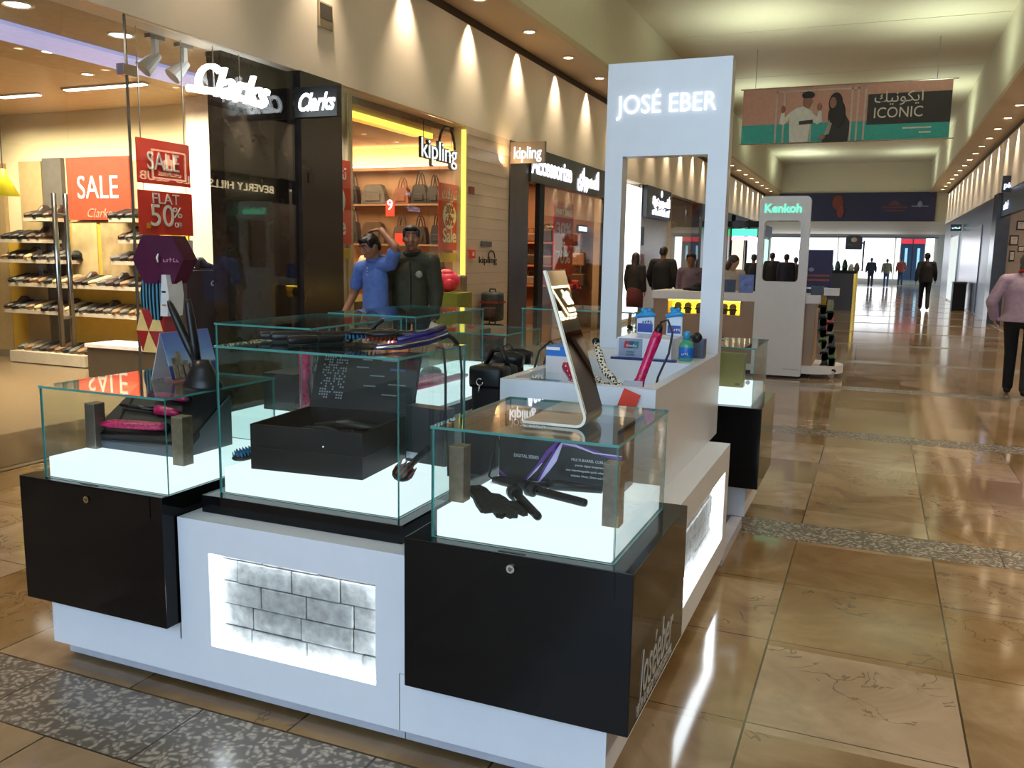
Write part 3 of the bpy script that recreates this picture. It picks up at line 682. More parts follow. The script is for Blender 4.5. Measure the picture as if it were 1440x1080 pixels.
tag(box('red_box', M_red, (a.x, c.x, YK-.298, YK-.265, KS['middle']+.001, KS['middle']+.16)), 'small red box beside the head of the man in olive', 'box')
# bronze pouf pile on a table
a = gY(493, 395, 9.6)
t = thing('display_table', 'steel-edged table under the crumpled bronze bag by the dark pier', 'table', (a.x, 9.6, 0))
p = gY(470, 414, 9.5); q = gY(505, 420, 9.5)
box('table_top', M_steel, (p.x-.2, q.x, 9.35, 9.85, p.z-.08, p.z), t)
box('table_base', mat('table_dark', '#2a201a', .5), (p.x-.15, q.x-.05, 9.4, 9.8, .006, p.z-.08), t)
tz = p.z
b = MB(); random.seed(3)
for k in range(16): b.sph((a.x+random.uniform(-.12, .12), 9.6+random.uniform(-.1, .1), tz+.09+random.uniform(0, .26)), (.1, .08, .06), 10, Matrix.Rotation(random.uniform(-.6, .6), 3, 'Y'))
tag(b.build('crumpled_bag', mat('bronze_fabric', '#a07c48', .25, .6, var=.4), smooth=True), 'crumpled shiny bronze bag on the steel-edged table beside the dark pier', 'bag')
# mannequin-like white display figures behind the men
for k, (px, y, lab) in enumerate(((513, 10.6, 'white display stand with a cap behind the man in blue'), (612, 10.9, 'white round display bust behind the man in olive'))):
    p = gY(px, 372 if k == 0 else 395, y)
    t = thing('display_bust', lab, 'display bust', (p.x, y, 0))
    b = MB(); b.lathe([(.13, 0), (.13, .02), (.02, .04), (.02, p.z-.2), (.04, p.z-.15)], (p.x, y, .006), 14); b.build('stand', mat('bust_white', '#d9cbb2', .5), t, smooth=True)
    b = MB(); b.sph((p.x, y, p.z), (.10, .1, .15), 14); b.build('bust_head', mat('bust_white', '#d9cbb2', .5), t, smooth=True)
# pink bag on green plinth
a = gY(612, 410, 9.4); c = gY(654, 410, 9.4); 
t = tag(box('green_plinth', mat('lime_green', '#7c8530', .4), (a.x, c.x, 9.2, 9.6, .006, a.z), bev=.005), 'olive green display plinth under the pink-red bag', 'plinth')
p = gY(629, 397, 9.4); b = MB()
b.sph((p.x, 9.4, a.z+.13), (.16, .13, .13), 16); b.sph((p.x-.05, 9.33, a.z+.12), (.09, .08, .10), 12); b.sph((p.x+.06, 9.33, a.z+.10), (.08, .07, .08), 12); b.sph((p.x, 9.38, a.z+.22), (.1, .07, .06), 12)
t = tag(b.build('round_bag', mat('coral_pink', '#d8304a', .4), smooth=True), 'round coral pink bag on the olive green plinth', 'bag')
a2 = gY(648, 390, 9.9); b = MB(); b.box(a2.x-.12, a2.x+.10, 9.7, 9.9, a.z-.02, a.z+.2, bev=.03); tag(b.build('beige_bag', mat('bag_beige', '#8f7a66', .5, var=.3), smooth=False), 'beige bag standing behind the coral pink bag', 'bag'); 
t = tag(box('back_plinth', mat('plinth_tan', '#9a8468', .5), (a2.x-.15, a2.x+.12, 9.65, 9.95, .006, a.z-.02)), 'tan plinth behind the olive green plinth', 'plinth')
# patterned rucksacks stacked at the tiled wall
def rucksack(x, y, z, wd, ht, label):
    t = thing('rucksack', label, 'bag', (x, y, z))
    b = MB(); b.box(x-wd/2, x+wd/2, y-.12, y+.12, z, z+ht, bev=.05); b.build('bag_body', mat('plaid_fabric', '#2a3030', .6, var=.8, scale=14), t, smooth=True)
    b = MB(); b.box(x-wd*.42, x+wd*.42, y-.155, y-.118, z+.04, z+ht*.5, bev=.03); b.build('front_pocket', mat('plaid_fabric2', '#3a2626', .6, var=.7, scale=20), t, smooth=True)
    b = MB(); b.box(x-wd*.5-.005, x+wd*.5+.005, y-.13, y+.125, z+ht*.62, z+ht*.68); b.build('red_band', mat('strap_red', '#7a2020', .5), t)
    b = MB(); b.tube([(x-.05, y, z+ht-.01), (x-.04, y, z+ht+.04), (x+.04, y, z+ht+.04), (x+.05, y, z+ht-.01)], .012, 6); b.build('handle', M_blackplastic, t)
p = gY(677, 440, 11.2)
rucksack(XL+.2, 11.2, .002, .30, .52, 'lower plaid rucksack standing on the floor by the tiled wall'); 
zz = .002+.52+.045
rucksack(XL+.2, 11.2, zz, .28, gY(677, 410, 11.2).z-zz, 'upper plaid rucksack stacked by the tiled wall')
# sale banners in the bag shop window
def sale_banner(y0, y1, z0, z1, label, x=-5.35):
    t = thing('sale_banner', label, 'banner', (x, (y0+y1)/2, z0))
    box('banner_cloth', mat('banner_red_orange', '#e2401f', .5), (x-.008, x, y0, y1, z0, z1), t)
    ym = (y0+y1)/2; h = z1-z0
    b = MB(); b.cyl((x, ym, z0+h*.52), (x+.004, ym, z0+h*.52), 1, n=28)
    for v in b.b.verts: v.co = Vector((v.co.x, ym+(v.co.y-ym)*(y1-y0)*.31, z0+h*.52+(v.co.z-z0-h*.52)*h*.2))
    b.build('white_oval', M_signwhite, t)
    R, U = (0, 1, 0), (0, 0, 1)
    text('lettering', '30%', .17, (x+.007, ym, z0+h*.61), R, U, mat('print_orange', '#c0401c', .5), t, width=(y1-y0)*.40)
    text('lettering', 'to', .09, (x+.007, ym, z0+h*.52), R, U, mat('print_orange', '#c0401c', .5), t)
    text('lettering', '60%', .17, (x+.007, ym, z0+h*.43), R, U, mat('print_orange', '#c0401c', .5), t, width=(y1-y0)*.40)
    text('lettering', 'Sale', .26, (x+.003, ym, z0+h*.21), R, U, M_signwhite, t, width=(y1-y0)*.62, bold=.004)
    text('lettering', '\uFE95\uFEFC\uFEF3\uFEB0\uFEE8\uFE97', .2, (x+.003, ym, z0+h*.84), R, U, M_signwhite, t, width=(y1-y0)*.7)
    box('yellow_tag', mat('tag_yellow', '#d6b21e', .5), (x-.008, x, y0+.02, y1-.03, z0-.16, z0-.04), t)
    for y in (y0+.03, y1-.03):
        b = MB(); b.cyl((x-.004, y, z1), (x-.004, y, 3.115), .003, n=6); b.cyl((x-.004, y, z0-.04), (x-.004, y, z0), .003, n=6); b.build('hanging_wire', M_steel, t)
a = gX(617, 256, -5.35); c = gX(646, 352, -5.35); sale_banner(a.y, c.y, c.z, a.z, 'red banner with a white oval and Sale hanging right of the man in olive')
w_ = c.y-a.y; p = gX(493, 227, -5.35); q = gX(493, 344, -5.35); sale_banner(p.y-w_*.97, p.y, q.z, p.z, 'red sale banner half hidden behind the dark stone pier')
# letters hanging in the bag shop window
a = gX(590, 213, -5.3); c = gX(640, 216, -5.3)
t = thing('shop_sign', 'black and white letter sign with an arch hanging in the bag shop window', 'sign', (-5.3, (a.y+c.y)/2, 2.7))
zc = (gX(612, 213, -5.3).z)
text('lettering', 'kipling', .34, (-5.3, (a.y+c.y)/2, zc), (0, 1, 0), (0, 0, 1), mat('sign_dark', '#1b2022', .4), t, width=(c.y-a.y), bold=.012, ext=.02)
text('lettering', 'kipling', .34, (-5.278, (a.y+c.y)/2, zc), (0, 1, 0), (0, 0, 1), glow('sign_soft', (.92, .94, .96, 1), .9), t, width=(c.y-a.y), bold=.0, ext=.004)
b = MB(); n = 10; r = .3; ym = (a.y+c.y)/2+.25
b.tube([(-5.3, ym+r*math.cos(PI*k/n)*.75, zc+.08+r*math.sin(PI*k/n)*.9) for k in range(n+1)], .018, 6); b.build('arch', mat('sign_dark', '#1b2022', .4), t)
for y in (a.y+.1, c.y-.1):
    b = MB(); b.cyl((-5.3, y, zc+.1), (-5.3, y, 3.12), .004, n=6); b.build('hanging_wire', M_cord, t)
# small fittings on the tiled wall
def wall_bit(name, label, cat, tl, br, m, d=.02):
    y0, y1, z0, z1 = corners(XL+.003, tl, br)
    return tag(box(name, m, (XL+.003, XL+.003+d, y0, y1, z0, z1), bev=.003), label, cat)
wall_bit('nameplate', 'grey metal plate on the tiled wall above the small black lettering', 'plate', (676, 339), (690, 347), mat('plate_grey', '#5a5350', .4))
t = thing('wall_lettering', 'small black lettering with an arch on the tiled wall', 'lettering', (XL, 11.45, 1.55)); p = gX(686, 366, XL+.005)
text('lettering', 'kipling', .14, (XL+.006, p.y, p.z), (0, 1, 0), (0, 0, 1), M_blacksatin, t, width=.62)
b = MB(); b.tube([(XL+.01, p.y+.12+.12*math.cos(PI*k/8), p.z+.03+.11*math.sin(PI*k/8)) for k in range(9)], .008, 6); b.build('arch', M_blacksatin, t)
t = thing('fire_alarm', 'small red fire alarm call point on the tiled wall', 'fire alarm', (XL, 10.9, 1.7)); p = gX(662, 357, XL)
box('housing', M_red, (XL+.003, XL+.04, p.y-.07, p.y+.07, p.z-.06, p.z+.06), t, bev=.004); box('button', M_signwhite, (XL+.04, XL+.045, p.y-.025, p.y+.025, p.z-.025, p.z+.025), t)
t = thing('spot_fitting', 'small red-brown fixing high on the edge of the tiled wall', 'fitting', (XL, 10.9, 2.5)); p = gX(661, 268, XL); box('housing', mat('fit_red', '#7a3628', .4), (XL+.003, XL+.04, p.y-.06, p.y+.06, p.z-.05, p.z+.05), t)
for k, (px, py) in enumerate(((669, 250), (698, 246))):
    p = gX(px, py, XL+.15); lamp('SPOT', 'tile_wall_beam', (XL+.3, p.y, 3.05), 8, (1, .7, .4), to=(XL+.05, p.y, 1.5), spot_size=.7, spot_blend=1)
a = gY(718, 200, 12.16); c = gY(766, 229, 12.16)
blade_sign(12.16, a.x, c.x, c.z, a.z, 'kipling', 'cream projecting sign with glowing pale letters beside the tiled wall', mat('sign_cream', '#6e6254', .4), glow('sign_soft', (.92, .94, .96, 1), .9), (c.x-a.x)*.8, 0, .24)
# ---- dark pier and accessory shop
struct('wall_pier_brown', mat('pier_brown', '#3a302b', .3, var=.3, scale=4), (-5.5, XL+.02, 12.2, 12.95, 0, 3.2))
y0, y1, z0, z1 = corners(XL+.05, (744, 222), (850, 280))
t = thing('shop_sign', 'long black fascia sign with blazing white English and Arabic letters', 'sign', (XL, 14.9, 2.66))
box('sign_board', mat('sign_black', '#0c0f14', .3), (XL-.15, XL+.05, 12.97, 17.4, 2.66, 3.19), t)
p = gX(778, 247, XL+.06); q = gX(828, 259, XL+.06)
M_blaze2 = glow('sign_white', (.88, .9, 1, 1), 1.6)
text('lettering', 'Accessorize', .42, (XL+.06, p.y, 2.93), (0, 1, 0), (0, 0, 1), M_blaze2, t, width=gX(804, 247, XL).y-gX(748, 240, XL).y, bold=.012)
text('lettering', '\uFEEF\uFEAF\uFE8D\uFEAD\uFEEE\uFEB4\uFEB4\uFEDB\uFE8D', .42, (XL+.06, q.y, 2.93), (0, 1, 0), (0, 0, 1), M_blaze2, t, width=gX(843, 259, XL).y-gX(814, 255, XL).y, bold=.02)
M_awall = mat('accessory_wall', '#6b4a30', .5, var=.1)
struct('wall_accessory_shop', M_awall, (-10, -5.5, 17.6, 17.7, 0, 3.2))
struct('wall_accessory_shop_far', M_awall, (-10.1, -10, 12.2, 17.6, 0, 3.2))
struct('ceiling_accessory_shop', mat('acc_ceiling', '#6a4c34', .6), (-10, -5.4, 12.2, 17.6, 3.1, 3.2))
struct('floor_accessory_shop', mat('acc_floor', '#6a4c30', .3), (-10, XL-.1, 12.25, 17.6, 0, .005))
window_front('window_3', 13.75, 17.2, z1=2.66)
b = MB(); b.box(-5.28, -5.2, 13.5, 13.72, .01, 2.66); tag(b.build('trim_11', M_blacksatin), kind='structure')
b = MB(); b.box(-5.28, -5.2, 17.2, 17.32, .01, 2.66); tag(b.build('trim_12', M_blacksatin), kind='structure')
# accessory shelves with boxes, bags
for k, (py, lab) in enumerate(((340, 'upper'), (372, 'middle'), (400, 'lower'))):
    p = gY(740, py, 17.3); q = gY(776, py, 17.3)
    tag(box('wall_shelf', mat('wood_orange', '#7a5030', .5), (p.x-.6, q.x+.2, 17.25, 17.59, p.z-.04, p.z)), lab+' wooden shelf inside the accessory shop behind the red banner', 'shelf')
    for j in range(5):
        x = p.x-.3+j*.36; h = random.uniform(.18, .29)
        t = thing('handbag', ['tan', 'brown', 'black', 'grey', 'wine'][(j+k) % 5]+' bag on the %s shelf of the accessory shop' % lab, 'bag', (x, 17.42, p.z), 'bags in the accessory shop')
        cc = ['#8a6a50', '#4a3222', '#1c1512', '#5c5450', '#5a2a2a'][(j+k) % 5]
        b = MB(); b.box(x-.14, x+.14, 17.34, 17.5, p.z+.001, p.z+h, bev=.03); b.build('bag_body', mat('abag_'+cc[1:], cc, .45, var=.2), t)
        b = MB(); b.tube([(x-.08, 17.42, p.z+h-.01), (x-.05, 17.42, p.z+h+.1), (x+.05, 17.42, p.z+h+.1), (x+.08, 17.42, p.z+h-.01)], .012, 6); b.build('handle', mat('abag_'+cc[1:], cc), t)
a = gX(779, 282, -5.6); c = gX(812, 378, -5.6)
t = thing('sale_banner', 'tall red PART SALE 30% to 70% OFF banner in the accessory shop window', 'banner', (-5.6, (a.y+c.y)/2, 1.2))
y0, y1, z0, z1 = a.y, gX(807, 290, -5.6).y, gX(795, 388, -5.6).z, a.z
box('banner_cloth', mat('banner_red_orange', '#e2401f', .5), (-5.61, -5.6, y0, y1, z0, z1), t)
h = z1-z0; ym = (y0+y1)/2
for s_, fz, sz, wd in (('PART SALE', .86, .16, .8), ('30%', .63, .34, .72), ('to', .44, .2, .2), ('70%', .25, .34, .72), ('OFF', .05, .16, .3)):
    text('lettering', s_, sz, (-5.595, ym, z0+h*fz), (0, 1, 0), (0, 0, 1), M_signwhite, t, width=(y1-y0)*wd, bold=.004)
for y in (y0+.05, y1-.05):
    b = MB(); b.cyl((-5.605, y, z1), (-5.605, y, 3.1), .004, n=6); b.build('hanging_wire', M_steel, t)
# little table with red shoes on a grey plinth in that window
a = gX(826, 405, -5.6); 
t = tag(box('display_plinth', mat('plinth_dim', '#4c4038', .5), (-6.0, -5.7, a.y-.7, min(a.y+.6, 17.2), .006, .80)), 'dim grey plinth with red bags behind the accessory shop glass', 'plinth')
for k in range(3):
    b = MB(); b.box(-5.95+.02*k, -5.75, a.y-.5+k*.38, a.y-.25+k*.38, .801, .93+.08*(k % 2), bev=.04); tag(b.build('red_purse', mat('purse_red', '#8a1f22', .4)), ['nearest', 'middle', 'farthest'][k]+' red purse on the dim plinth in the accessory shop window', 'purse', 'red purses in the accessory window')
p = gX(816, 320, -5.7)
t = thing('wall_screen', 'small lit screen in the accessory shop window right of the banner', 'screen', (-5.75, p.y+.3, 1.9))
y0, y1, z0, z1 = corners(-5.7, (814, 318), (827, 326)); box('screen_case', M_blackplastic, (-5.75, -5.7, y0-.03, y1+.03, z0-.03, z1+.03), t); box('display', glow('screen_blue', (.6, .75, 1, 1), 1.5), (-5.7, -5.697, y0, y1, z0, z1), t)
for z in (z0,):
    b = MB(); b.cyl((-5.74, (y0+y1)/2, .81), (-5.74, (y0+y1)/2, z0), .02, n=8); b.build('stand', M_steel, t)
# ---- shops further along the left side
struct('wall_pier_light', mat('pier_cream', '#b8a890', .3), (-5.5, XL, 17.45, 18.7, 0, 3.2))
M_white_glow = glow('white_lightbox', (.90, .95, 1, 1), 1.7)
t = thing('lightbox_window', 'tall cold white lit window panel seen through the kiosk tower', 'lightbox', (XL, 19.4, 0))
box('light_panel', M_white_glow, (XL-.05, XL-.02, 18.75, 20.2, .1, 3.1), t); box('frame', M_steel, (XL-.06, XL-.01, 18.70, 18.75, .0, 3.18), t); box('frame', M_steel, (XL-.06, XL-.01, 20.2, 20.25, .0, 3.18), t)
a = gX(906, 266, XL); 
t = thing('shop_sign', 'black sign box with white jewellery lettering, seen through the kiosk tower', 'sign', (XL, 22, 2.5))
ys0, ys1 = max(20.27, gX(906, 270, XL+.1).y), gX(943, 300, XL+.1).y
box('sign_box', mat('sign_black', '#0c0f14', .3), (XL-.1, XL+.1, ys0, ys1, 2.45, 3.19), t)
ym = (ys0+ys1)/2
text('lettering', '\uFE93\uFEAE\uFEEB\uFEEE\uFEA0\uFEE4\uFEDF\uFE8D', .24, (XL+.11, ym+.2, 2.86), (0, 1, 0), (0, 0, 1), M_blaze2, t, width=1.9, bold=.03)
strokes('lettering', (XL+.11, ym+.2, 2.63), (0, 1, 0), 1.9, .2, M_blaze2, t)
b = MB(); b.sph((XL+.105, ym+.2, 3.07), (.01, .09, .09), 10); b.build('emblem', M_blaze2, t)
struct('wall_jewellery_shop', mat('jewel_wall', '#c9b9a2', .5), (-9, XL-.3, 27.8, 27.9, 0, 3.2))
struct('wall_jewellery_back', mat('jewel_wall', '#c9b9a2', .5), (-9.1, -9, 20, 27.9, 0, 3.2))
struct('floor_jewellery_shop', mat('shop_floor', '#75634c', .25), (-9, XL-.1, 17.7, 27.9, 0, .005))
struct('ceiling_jewellery_shop', mat('shop_ceiling', '#b59a76', .7), (-9, XL-.25, 17.7, 27.9, 3.15, 3.2))
struct('wall_jewellery_front', mat('pier_beige', '#b5a48c', .25), (XL-.25, XL-.1, 20.3, 23.4, 0, 3.2))
window_front('window_4', 23.5, 27.6, joints=(25.4,))
struct('wall_pier_far', mat('pier_brown', '#3a302b', .3), (-5.5, XL+.02, 27.7, 28.9, 0, 3.2))
struct('wall_far_left', mat('far_left', '#6a625c', .25, var=.3, scale=1), (-5.5, XL-.05, 28.9, 43.9, 0, 3.2))
for k, (y0, y1, m) in enumerate(((30, 33, M_white_glow), (34.2, 37.5, glow('warm_window', (1, .7, .4, 1), 1.0)), (38.5, 42, M_white_glow), (43, 46.5, glow('green_window', (.4, .8, .7, 1), .8)))):
    t = thing('shop_window', ['cold white', 'warm orange', 'white', 'pale green'][k]+' lit shop window far down the left side%s' % (' beyond the warm one' if k == 2 else ''), 'shop window', (XL, (y0+y1)/2, .3))
    box('lit_pane', m, (XL-.05, XL-.03, y0, y1, .4, 2.5), t); box('window_frame', M_blacksatin, (XL-.05, XL, y0-.1, y0, .2, 2.6), t); box('window_frame', M_blacksatin, (XL-.05, XL, y1, y1+.1, .2, 2.6), t); box('sign_board', M_blacksatin, (XL-.05, XL+.1, y0-.1, y1+.1, 2.6, 3.15), t)
p = gY(928, 300, 22); 
# small coloured items in the jewellery front
for k, (px, py, cc) in enumerate(((903, 332, '#151515'), (903, 370, '#8a4a30'))):
    p = gX(px, py, XL-.08); tag(box('wall_poster', mat('poster_'+cc[1:], cc, .5), (XL-.1, XL-.08, p.y-.2, p.y+.2, p.z-.22, p.z+.22)), ['small black and white notice beside the lit panel, upper one', 'small brown notice beside the lit panel, lower one'][k], 'poster')
# ================================================================ RIGHT SIDE
M_brownpanel = mat('brown_metal_panel', '#40342f', .3, 0, var=.15, scale=3)
struct('wall_right_front', M_brownpanel, (XR+.05, XR+.2, 25.2, 43.9, 0, 3.2))
struct('wall_right_near', mat('right_brown', '#4a382c', .4), (XR+1.8, XR+2, -14, 25, 0, 3.2))
struct('wall_pier_right', M_darkstone, (XR-.08, XR+.22, 24.3, 25.2, 0, 3.2))
struct('wall_right_shop_end', mat('right_beige', '#a08c78', .5), (XR+.22, XR+1.9, 24.5, 24.6, 0, 3.2))
struct('floor_right_shop', mat('shop_floor', '#75634c', .25), (XR, XR+1.8, -14, 24.3, 0, .005))
struct('ceiling_right_shop', mat('acc_ceiling', '#6a4c34', .6), (XR+.2, XR+1.9, -14, 24.3, 3.15, 3.2))
a = gY(1411, 247, 23.0); c = gY(1465, 270, 23.0)
t = thing('projecting_sign', 'black projecting sign with blue-white lettering high on the right', 'sign', (XR, 23, 2.9))
box('sign_box', mat('sign_black', '#0c0f14', .3), (a.x, XR+.3, 23.0, 23.12, c.z, a.z), t)
text('lettering', 'pierre c', .17, (a.x+.03, 22.99, (a.z+c.z)/2-.03), (1, 0, 0), (0, 0, 1), glow('sign_blue', (.55, .65, 1, 1), 1.6), t, align='LEFT', bold=.006)
text('lettering', 'P', .2, (a.x+.42, 22.99, a.z-.13), (1, 0, 0), (0, 0, 1), glow('sign_blue', (.55, .65, 1, 1), 1.6), t, bold=.006)
# shop on the right with picture frames, and its lower dark sign
t = thing('shop_sign', 'dark sign board with blue letters under the projecting sign on the right', 'sign', (XR, 21, 2.5))
box('sign_board', mat('sign_black', '#0c0f14', .3), (XR, XR+.1, 17.6, 24.25, 2.62, 3.18), t)
strokes('lettering', (XR-.01, 23.4, 2.86), (0, -1, 0), .8, .2, glow('sign_blue', (.55, .65, 1, 1), 1.6), t)
for k, (px, py, pw, ph) in enumerate(((1436, 317, 14, 13), (1426, 338, 14, 14), (1436, 350, 10, 8), (1423, 360, 9, 15), (1412, 330, 7, 10))):
    p = gY(px, py, 24.48); q = gY(px+pw/2, py-ph/2, 24.48); hw, hh = q.x-p.x, q.z-p.z
    t = thing('picture_frame', ['highest', 'second highest', 'fourth highest', 'lowest', 'third highest and narrowest'][k]+' black picture frame on the end wall of the right-hand shop', 'picture frame', (p.x, 24.48, p.z-hh), 'frames in the right-hand shop')
    box('frame', M_blacksatin, (p.x-hw, p.x+hw, 24.47, 24.5, p.z-hh, p.z+hh), t); box('picture', mat('paper_pale', '#c8b9a4', .5, var=.4, scale=9), (p.x-hw*.75, p.x+hw*.75, 24.465, 24.472, p.z-hh*.75, p.z+hh*.75), t)
struct('wall_right_shop', mat('right_beige', '#a08c78', .5), (XR+1.70, XR+1.79, 18, 24.2, 0, 3.14))
lamp('AREA', 'added_right_shop_fill', (XR+1, 21, 3.1), 40, (1, .85, .7), to=(XR+1, 21, 0), shape='RECTANGLE', size=1.4, size_y=4)  # added lamp without a fitting, lightens this shop's interior
# reflecting steel doors and glass panels far along the right
t = thing('steel_door', 'tall reflective steel door panel far along the right wall', 'door', (XR, 31, 0)); box('door_leaf', mat('polished_steel', '#776c70', .22, .9), (XR+.02, XR+.045, 28.5, 34.5, .05, 2.6), t)
t = thing('glass_door', 'bright glass shop door further along the right wall beyond the steel door', 'door', (XR, 38, 0)); box('door_leaf', glow('pale_window', (.7, .75, .68, 1), .5), (XR+.01, XR+.045, 36, 39.5, .05, 2.5), t); box('door_frame', M_steel, (XR+.0, XR+.045, 35.9, 36, 0, 2.6), t); box('door_frame', M_steel, (XR+.0, XR+.045, 39.5, 39.6, 0, 2.6), t)
t = thing('shop_sign', 'small teal lit sign far along the right wall', 'sign', (XR, 34, 2.8)); box('sign_box', mat('sign_black', '#0c0f14', .3), (XR-.35, XR, 35.0, 35.1, 2.62, 2.86), t); strokes('lettering', (XR-.17, 34.99, 2.74), (1, 0, 0), .28, .07, glow('teal_letters', (.4, .9, .9, 1), 2), t)
t = thing('waste_bin', 'black square bin against the right wall beside the steel door', 'bin', (XR-.25, 28.2, 0)); p = gZ(1347, 415)
box('bin_body', M_blacksatin, (XR-.42, XR-.05, 30.5, 31.1, .0, .85), t, bev=.01); box('bin_lid', M_blackplastic, (XR-.44, XR-.03, 30.48, 31.12, .85, .9), t, bev=.01)
# the shop opposite whose lit name shows mirrored in the dark pier (out of the frame on the right)
t = thing('shop_sign', 'gold lit fascia lettering of the shop opposite, mirrored in the dark pier', 'sign', (XR+.05, 14.6, 2.8))
box('sign_board', mat('gold_board', '#3a2f22', .4), (XR+.02, XR+.1, 12.4, 17.4, 2.62, 3.15), t)
text('lettering', 'BEVERLY HILLS POLO CLUB', .24, (XR+.015, 14.8, 2.9), (0, -1, 0), (0, 0, 1), glow('gold_letters', (1, .78, .45, 1), 4), t, width=4.0)

t = thing('logo_sign', 'dark gold-framed logo board on the fascia opposite, mirrored in the standing mirror', 'sign', (XR, 13.55, 2.85))
box('sign_board', mat('logo_brown', '#2a1c12', .4), (XR-.04, XR-.005, 13.05, 13.95, 2.86, 3.42), t)
b = MB()
for dd in ((13.05, 13.95, 2.86, 2.89), (13.05, 13.95, 3.39, 3.42), (13.05, 13.08, 2.86, 3.42), (13.92, 13.95, 2.86, 3.42)): b.box(XR-.05, XR-.04, *dd)
b.build('gold_frame', glow('gold_letters', (1, .78, .45, 1), 2.5), t)
b = MB(); b.sph((XR-.045, 13.5, 3.2), (.012, .17, .06), 10); b.sph((XR-.045, 13.66, 3.27), (.012, .06, .05), 10); b.sph((XR-.045, 13.48, 3.29), (.012, .04, .06), 8)
for y in (13.38, 13.46, 13.56, 13.62): b.box(XR-.05, XR-.04, y-.015, y+.015, 3.06, 3.2)
b.build('rider_emblem', glow('gold_letters', (1, .78, .45, 1), 2.5), t)
strokes('lettering', (XR-.045, 13.5, 2.97), (0, -1, 0), .62, .09, glow('gold_letters', (1, .78, .45, 1), 2.5), t)
b = MB(); b.cyl((XR-.01, 13.2, 3.3), (XR+.02, 13.2, 3.3), .02); b.cyl((XR-.01, 13.8, 3.3), (XR+.02, 13.8, 3.3), .02); b.build('fixing', M_steel, t)
# ================================================================ KIOSK
M_brick = None
def brick_mat():
    m = mat('white_brick', '#8b8d8c', .85, var=.3, scale=30, bump=.6); return m
M_brick = brick_mat()
def lit_brick_panel(parent, origin, right, wdt, hgt, normal):
    """recess with rough whitewashed bricks at the back and lit acrylic round the inside edge"""
    R, U, N = Vector(right), Vector((0, 0, 1)), Vector(normal); rot = Matrix((R, -N, U)).transposed() if R.cross(-N).dot(U) > 0 else Matrix((R, -N, U)).transposed()
    o = Vector(origin); rnd = random.Random(5); d = .075
    b = MB(); b.box(0, wdt, d, d+.01, 0, hgt, rot=rot, at=o)
    rows = 5; rh = hgt/rows*1.0; z = -.02
    for r in range(rows+1):
        x = -rnd.uniform(.02, .12)
        while x < wdt:
            bw = rnd.uniform(.17, .22); 
            x0, x1 = max(0.001, x+.0018), min(wdt-.001, x+bw-.0018); z0, z1 = max(.001, z+.0018), min(hgt-.001, z+.078-.0018)
            if x1-x0 > .012 and z1-z0 > .01: b.box(x0, x1, d-.016-rnd.uniform(0, .008), d+.005, z0, z1, bev=.004, rot=rot, at=o)
            x += bw
        z += .078
    b.build('brick_panel', M_brick, parent)
    b = MB(); w_ = .004
    b.box(0, w_, .012, d-.004, 0, hgt, rot=rot, at=o); b.box(wdt-w_, wdt, .012, d-.004, 0, hgt, rot=rot, at=o)
    b.box(0, wdt, .012, d-.004, 0, w_, rot=rot, at=o); b.box(0, wdt, .012, d-.004, hgt-w_, hgt, rot=rot, at=o)
    b.build('led_edge', M_strip, parent)
BX0, BX1, YF = -2.70, -.588, 2.12
SEAM = -1.237
t = thing('kiosk_unit', 'white front base of the kiosk with a lit brick panel between the black cabinets', 'kiosk base', (-1.97, 2.4, 0))
px0, px1, pz0, pz1 = -1.959, -1.320, .189, .513
b = MB()
b.box(BX0, px0, YF, 2.78, .062, pz0); b.box(px0, px1, YF, 2.78, .062, pz0); b.box(px1, SEAM-.0015, YF, 2.78, .062, pz0)
b.box(BX0, -2.093, YF, 2.78, pz0, .245)
b.box(-2.085, px0, YF, 2.78, pz0, .62); b.box(px1, -1.19, YF, 2.78, .247, .62); b.box(px1, SEAM-.0015, YF, 2.78, pz0, .247)
b.box(px0, px1, YF, 2.78, pz1, .62); b.box(px0, px1, YF+.09, 2.78, pz0, pz1)
b.build('base_body', M_white, t)
box('kick_plate', mat('white_kick', '#b0b2bc', .3), (BX0+.035, SEAM-.002, YF+.035, 2.75, .015, .061), t)
box('foot', M_blacksatin, (BX0+.15, SEAM-.05, YF+.10, 2.7, 0, .015), t)
lit_brick_panel(t, (px0, YF, pz0), (1, 0, 0), px1-px0, pz1-pz0, (0, -1, 0))
t = thing('kiosk_unit', 'white right-hand kiosk base with a lit brick panel facing the aisle', 'kiosk base', (-.9, 3.1, 0))
qy0, qy1, qz0, qz1 = 3.08, 4.045, .175, .505
b = MB()
b.box(SEAM+.0015, BX1-.09, YF, 2.744, .062, .245); b.box(BX1-.09, BX1, YF, 2.744, .062, .245)
b.box(-1.25, BX1-.09, 2.79, 4.15, .062, .62)
b.box(BX1-.09, BX1, 2.746, qy0, .062, .62); b.box(BX1-.09, BX1, qy1, 4.15, .062, .62); b.box(BX1-.09, BX1, qy0, qy1, .062, qz0); b.box(BX1-.09, BX1, qy0, qy1, qz1, .62)
b.box(-1.18, BX1-.09, 2.746, 2.79, .062, .62)
b.build('base_body', M_white, t)
box('kick_plate', mat('white_kick', '#b0b2bc', .3), (SEAM+.002, BX1-.035, YF+.035, 4.12, .015, .061), t)
box('foot', M_blacksatin, (SEAM+.05, BX1-.10, YF+.10, 4.05, 0, .015), t)
lit_brick_panel(t, (BX1, qy0, qz0), (0, 1, 0), qy1-qy0, qz1-qz0, (1, 0, 0))
t = thing('kiosk_unit', 'white left-hand kiosk base under the tall side glass cases', 'kiosk base', (-2.4, 3.8, 0))
box('base_body', M_white, (-2.70, -2.10, 2.79, 4.77, .062, .62), t); box('kick_plate', mat('white_kick', '#b0b2bc', .3), (-2.665, -2.14, 2.8, 4.76, .0, .061), t)
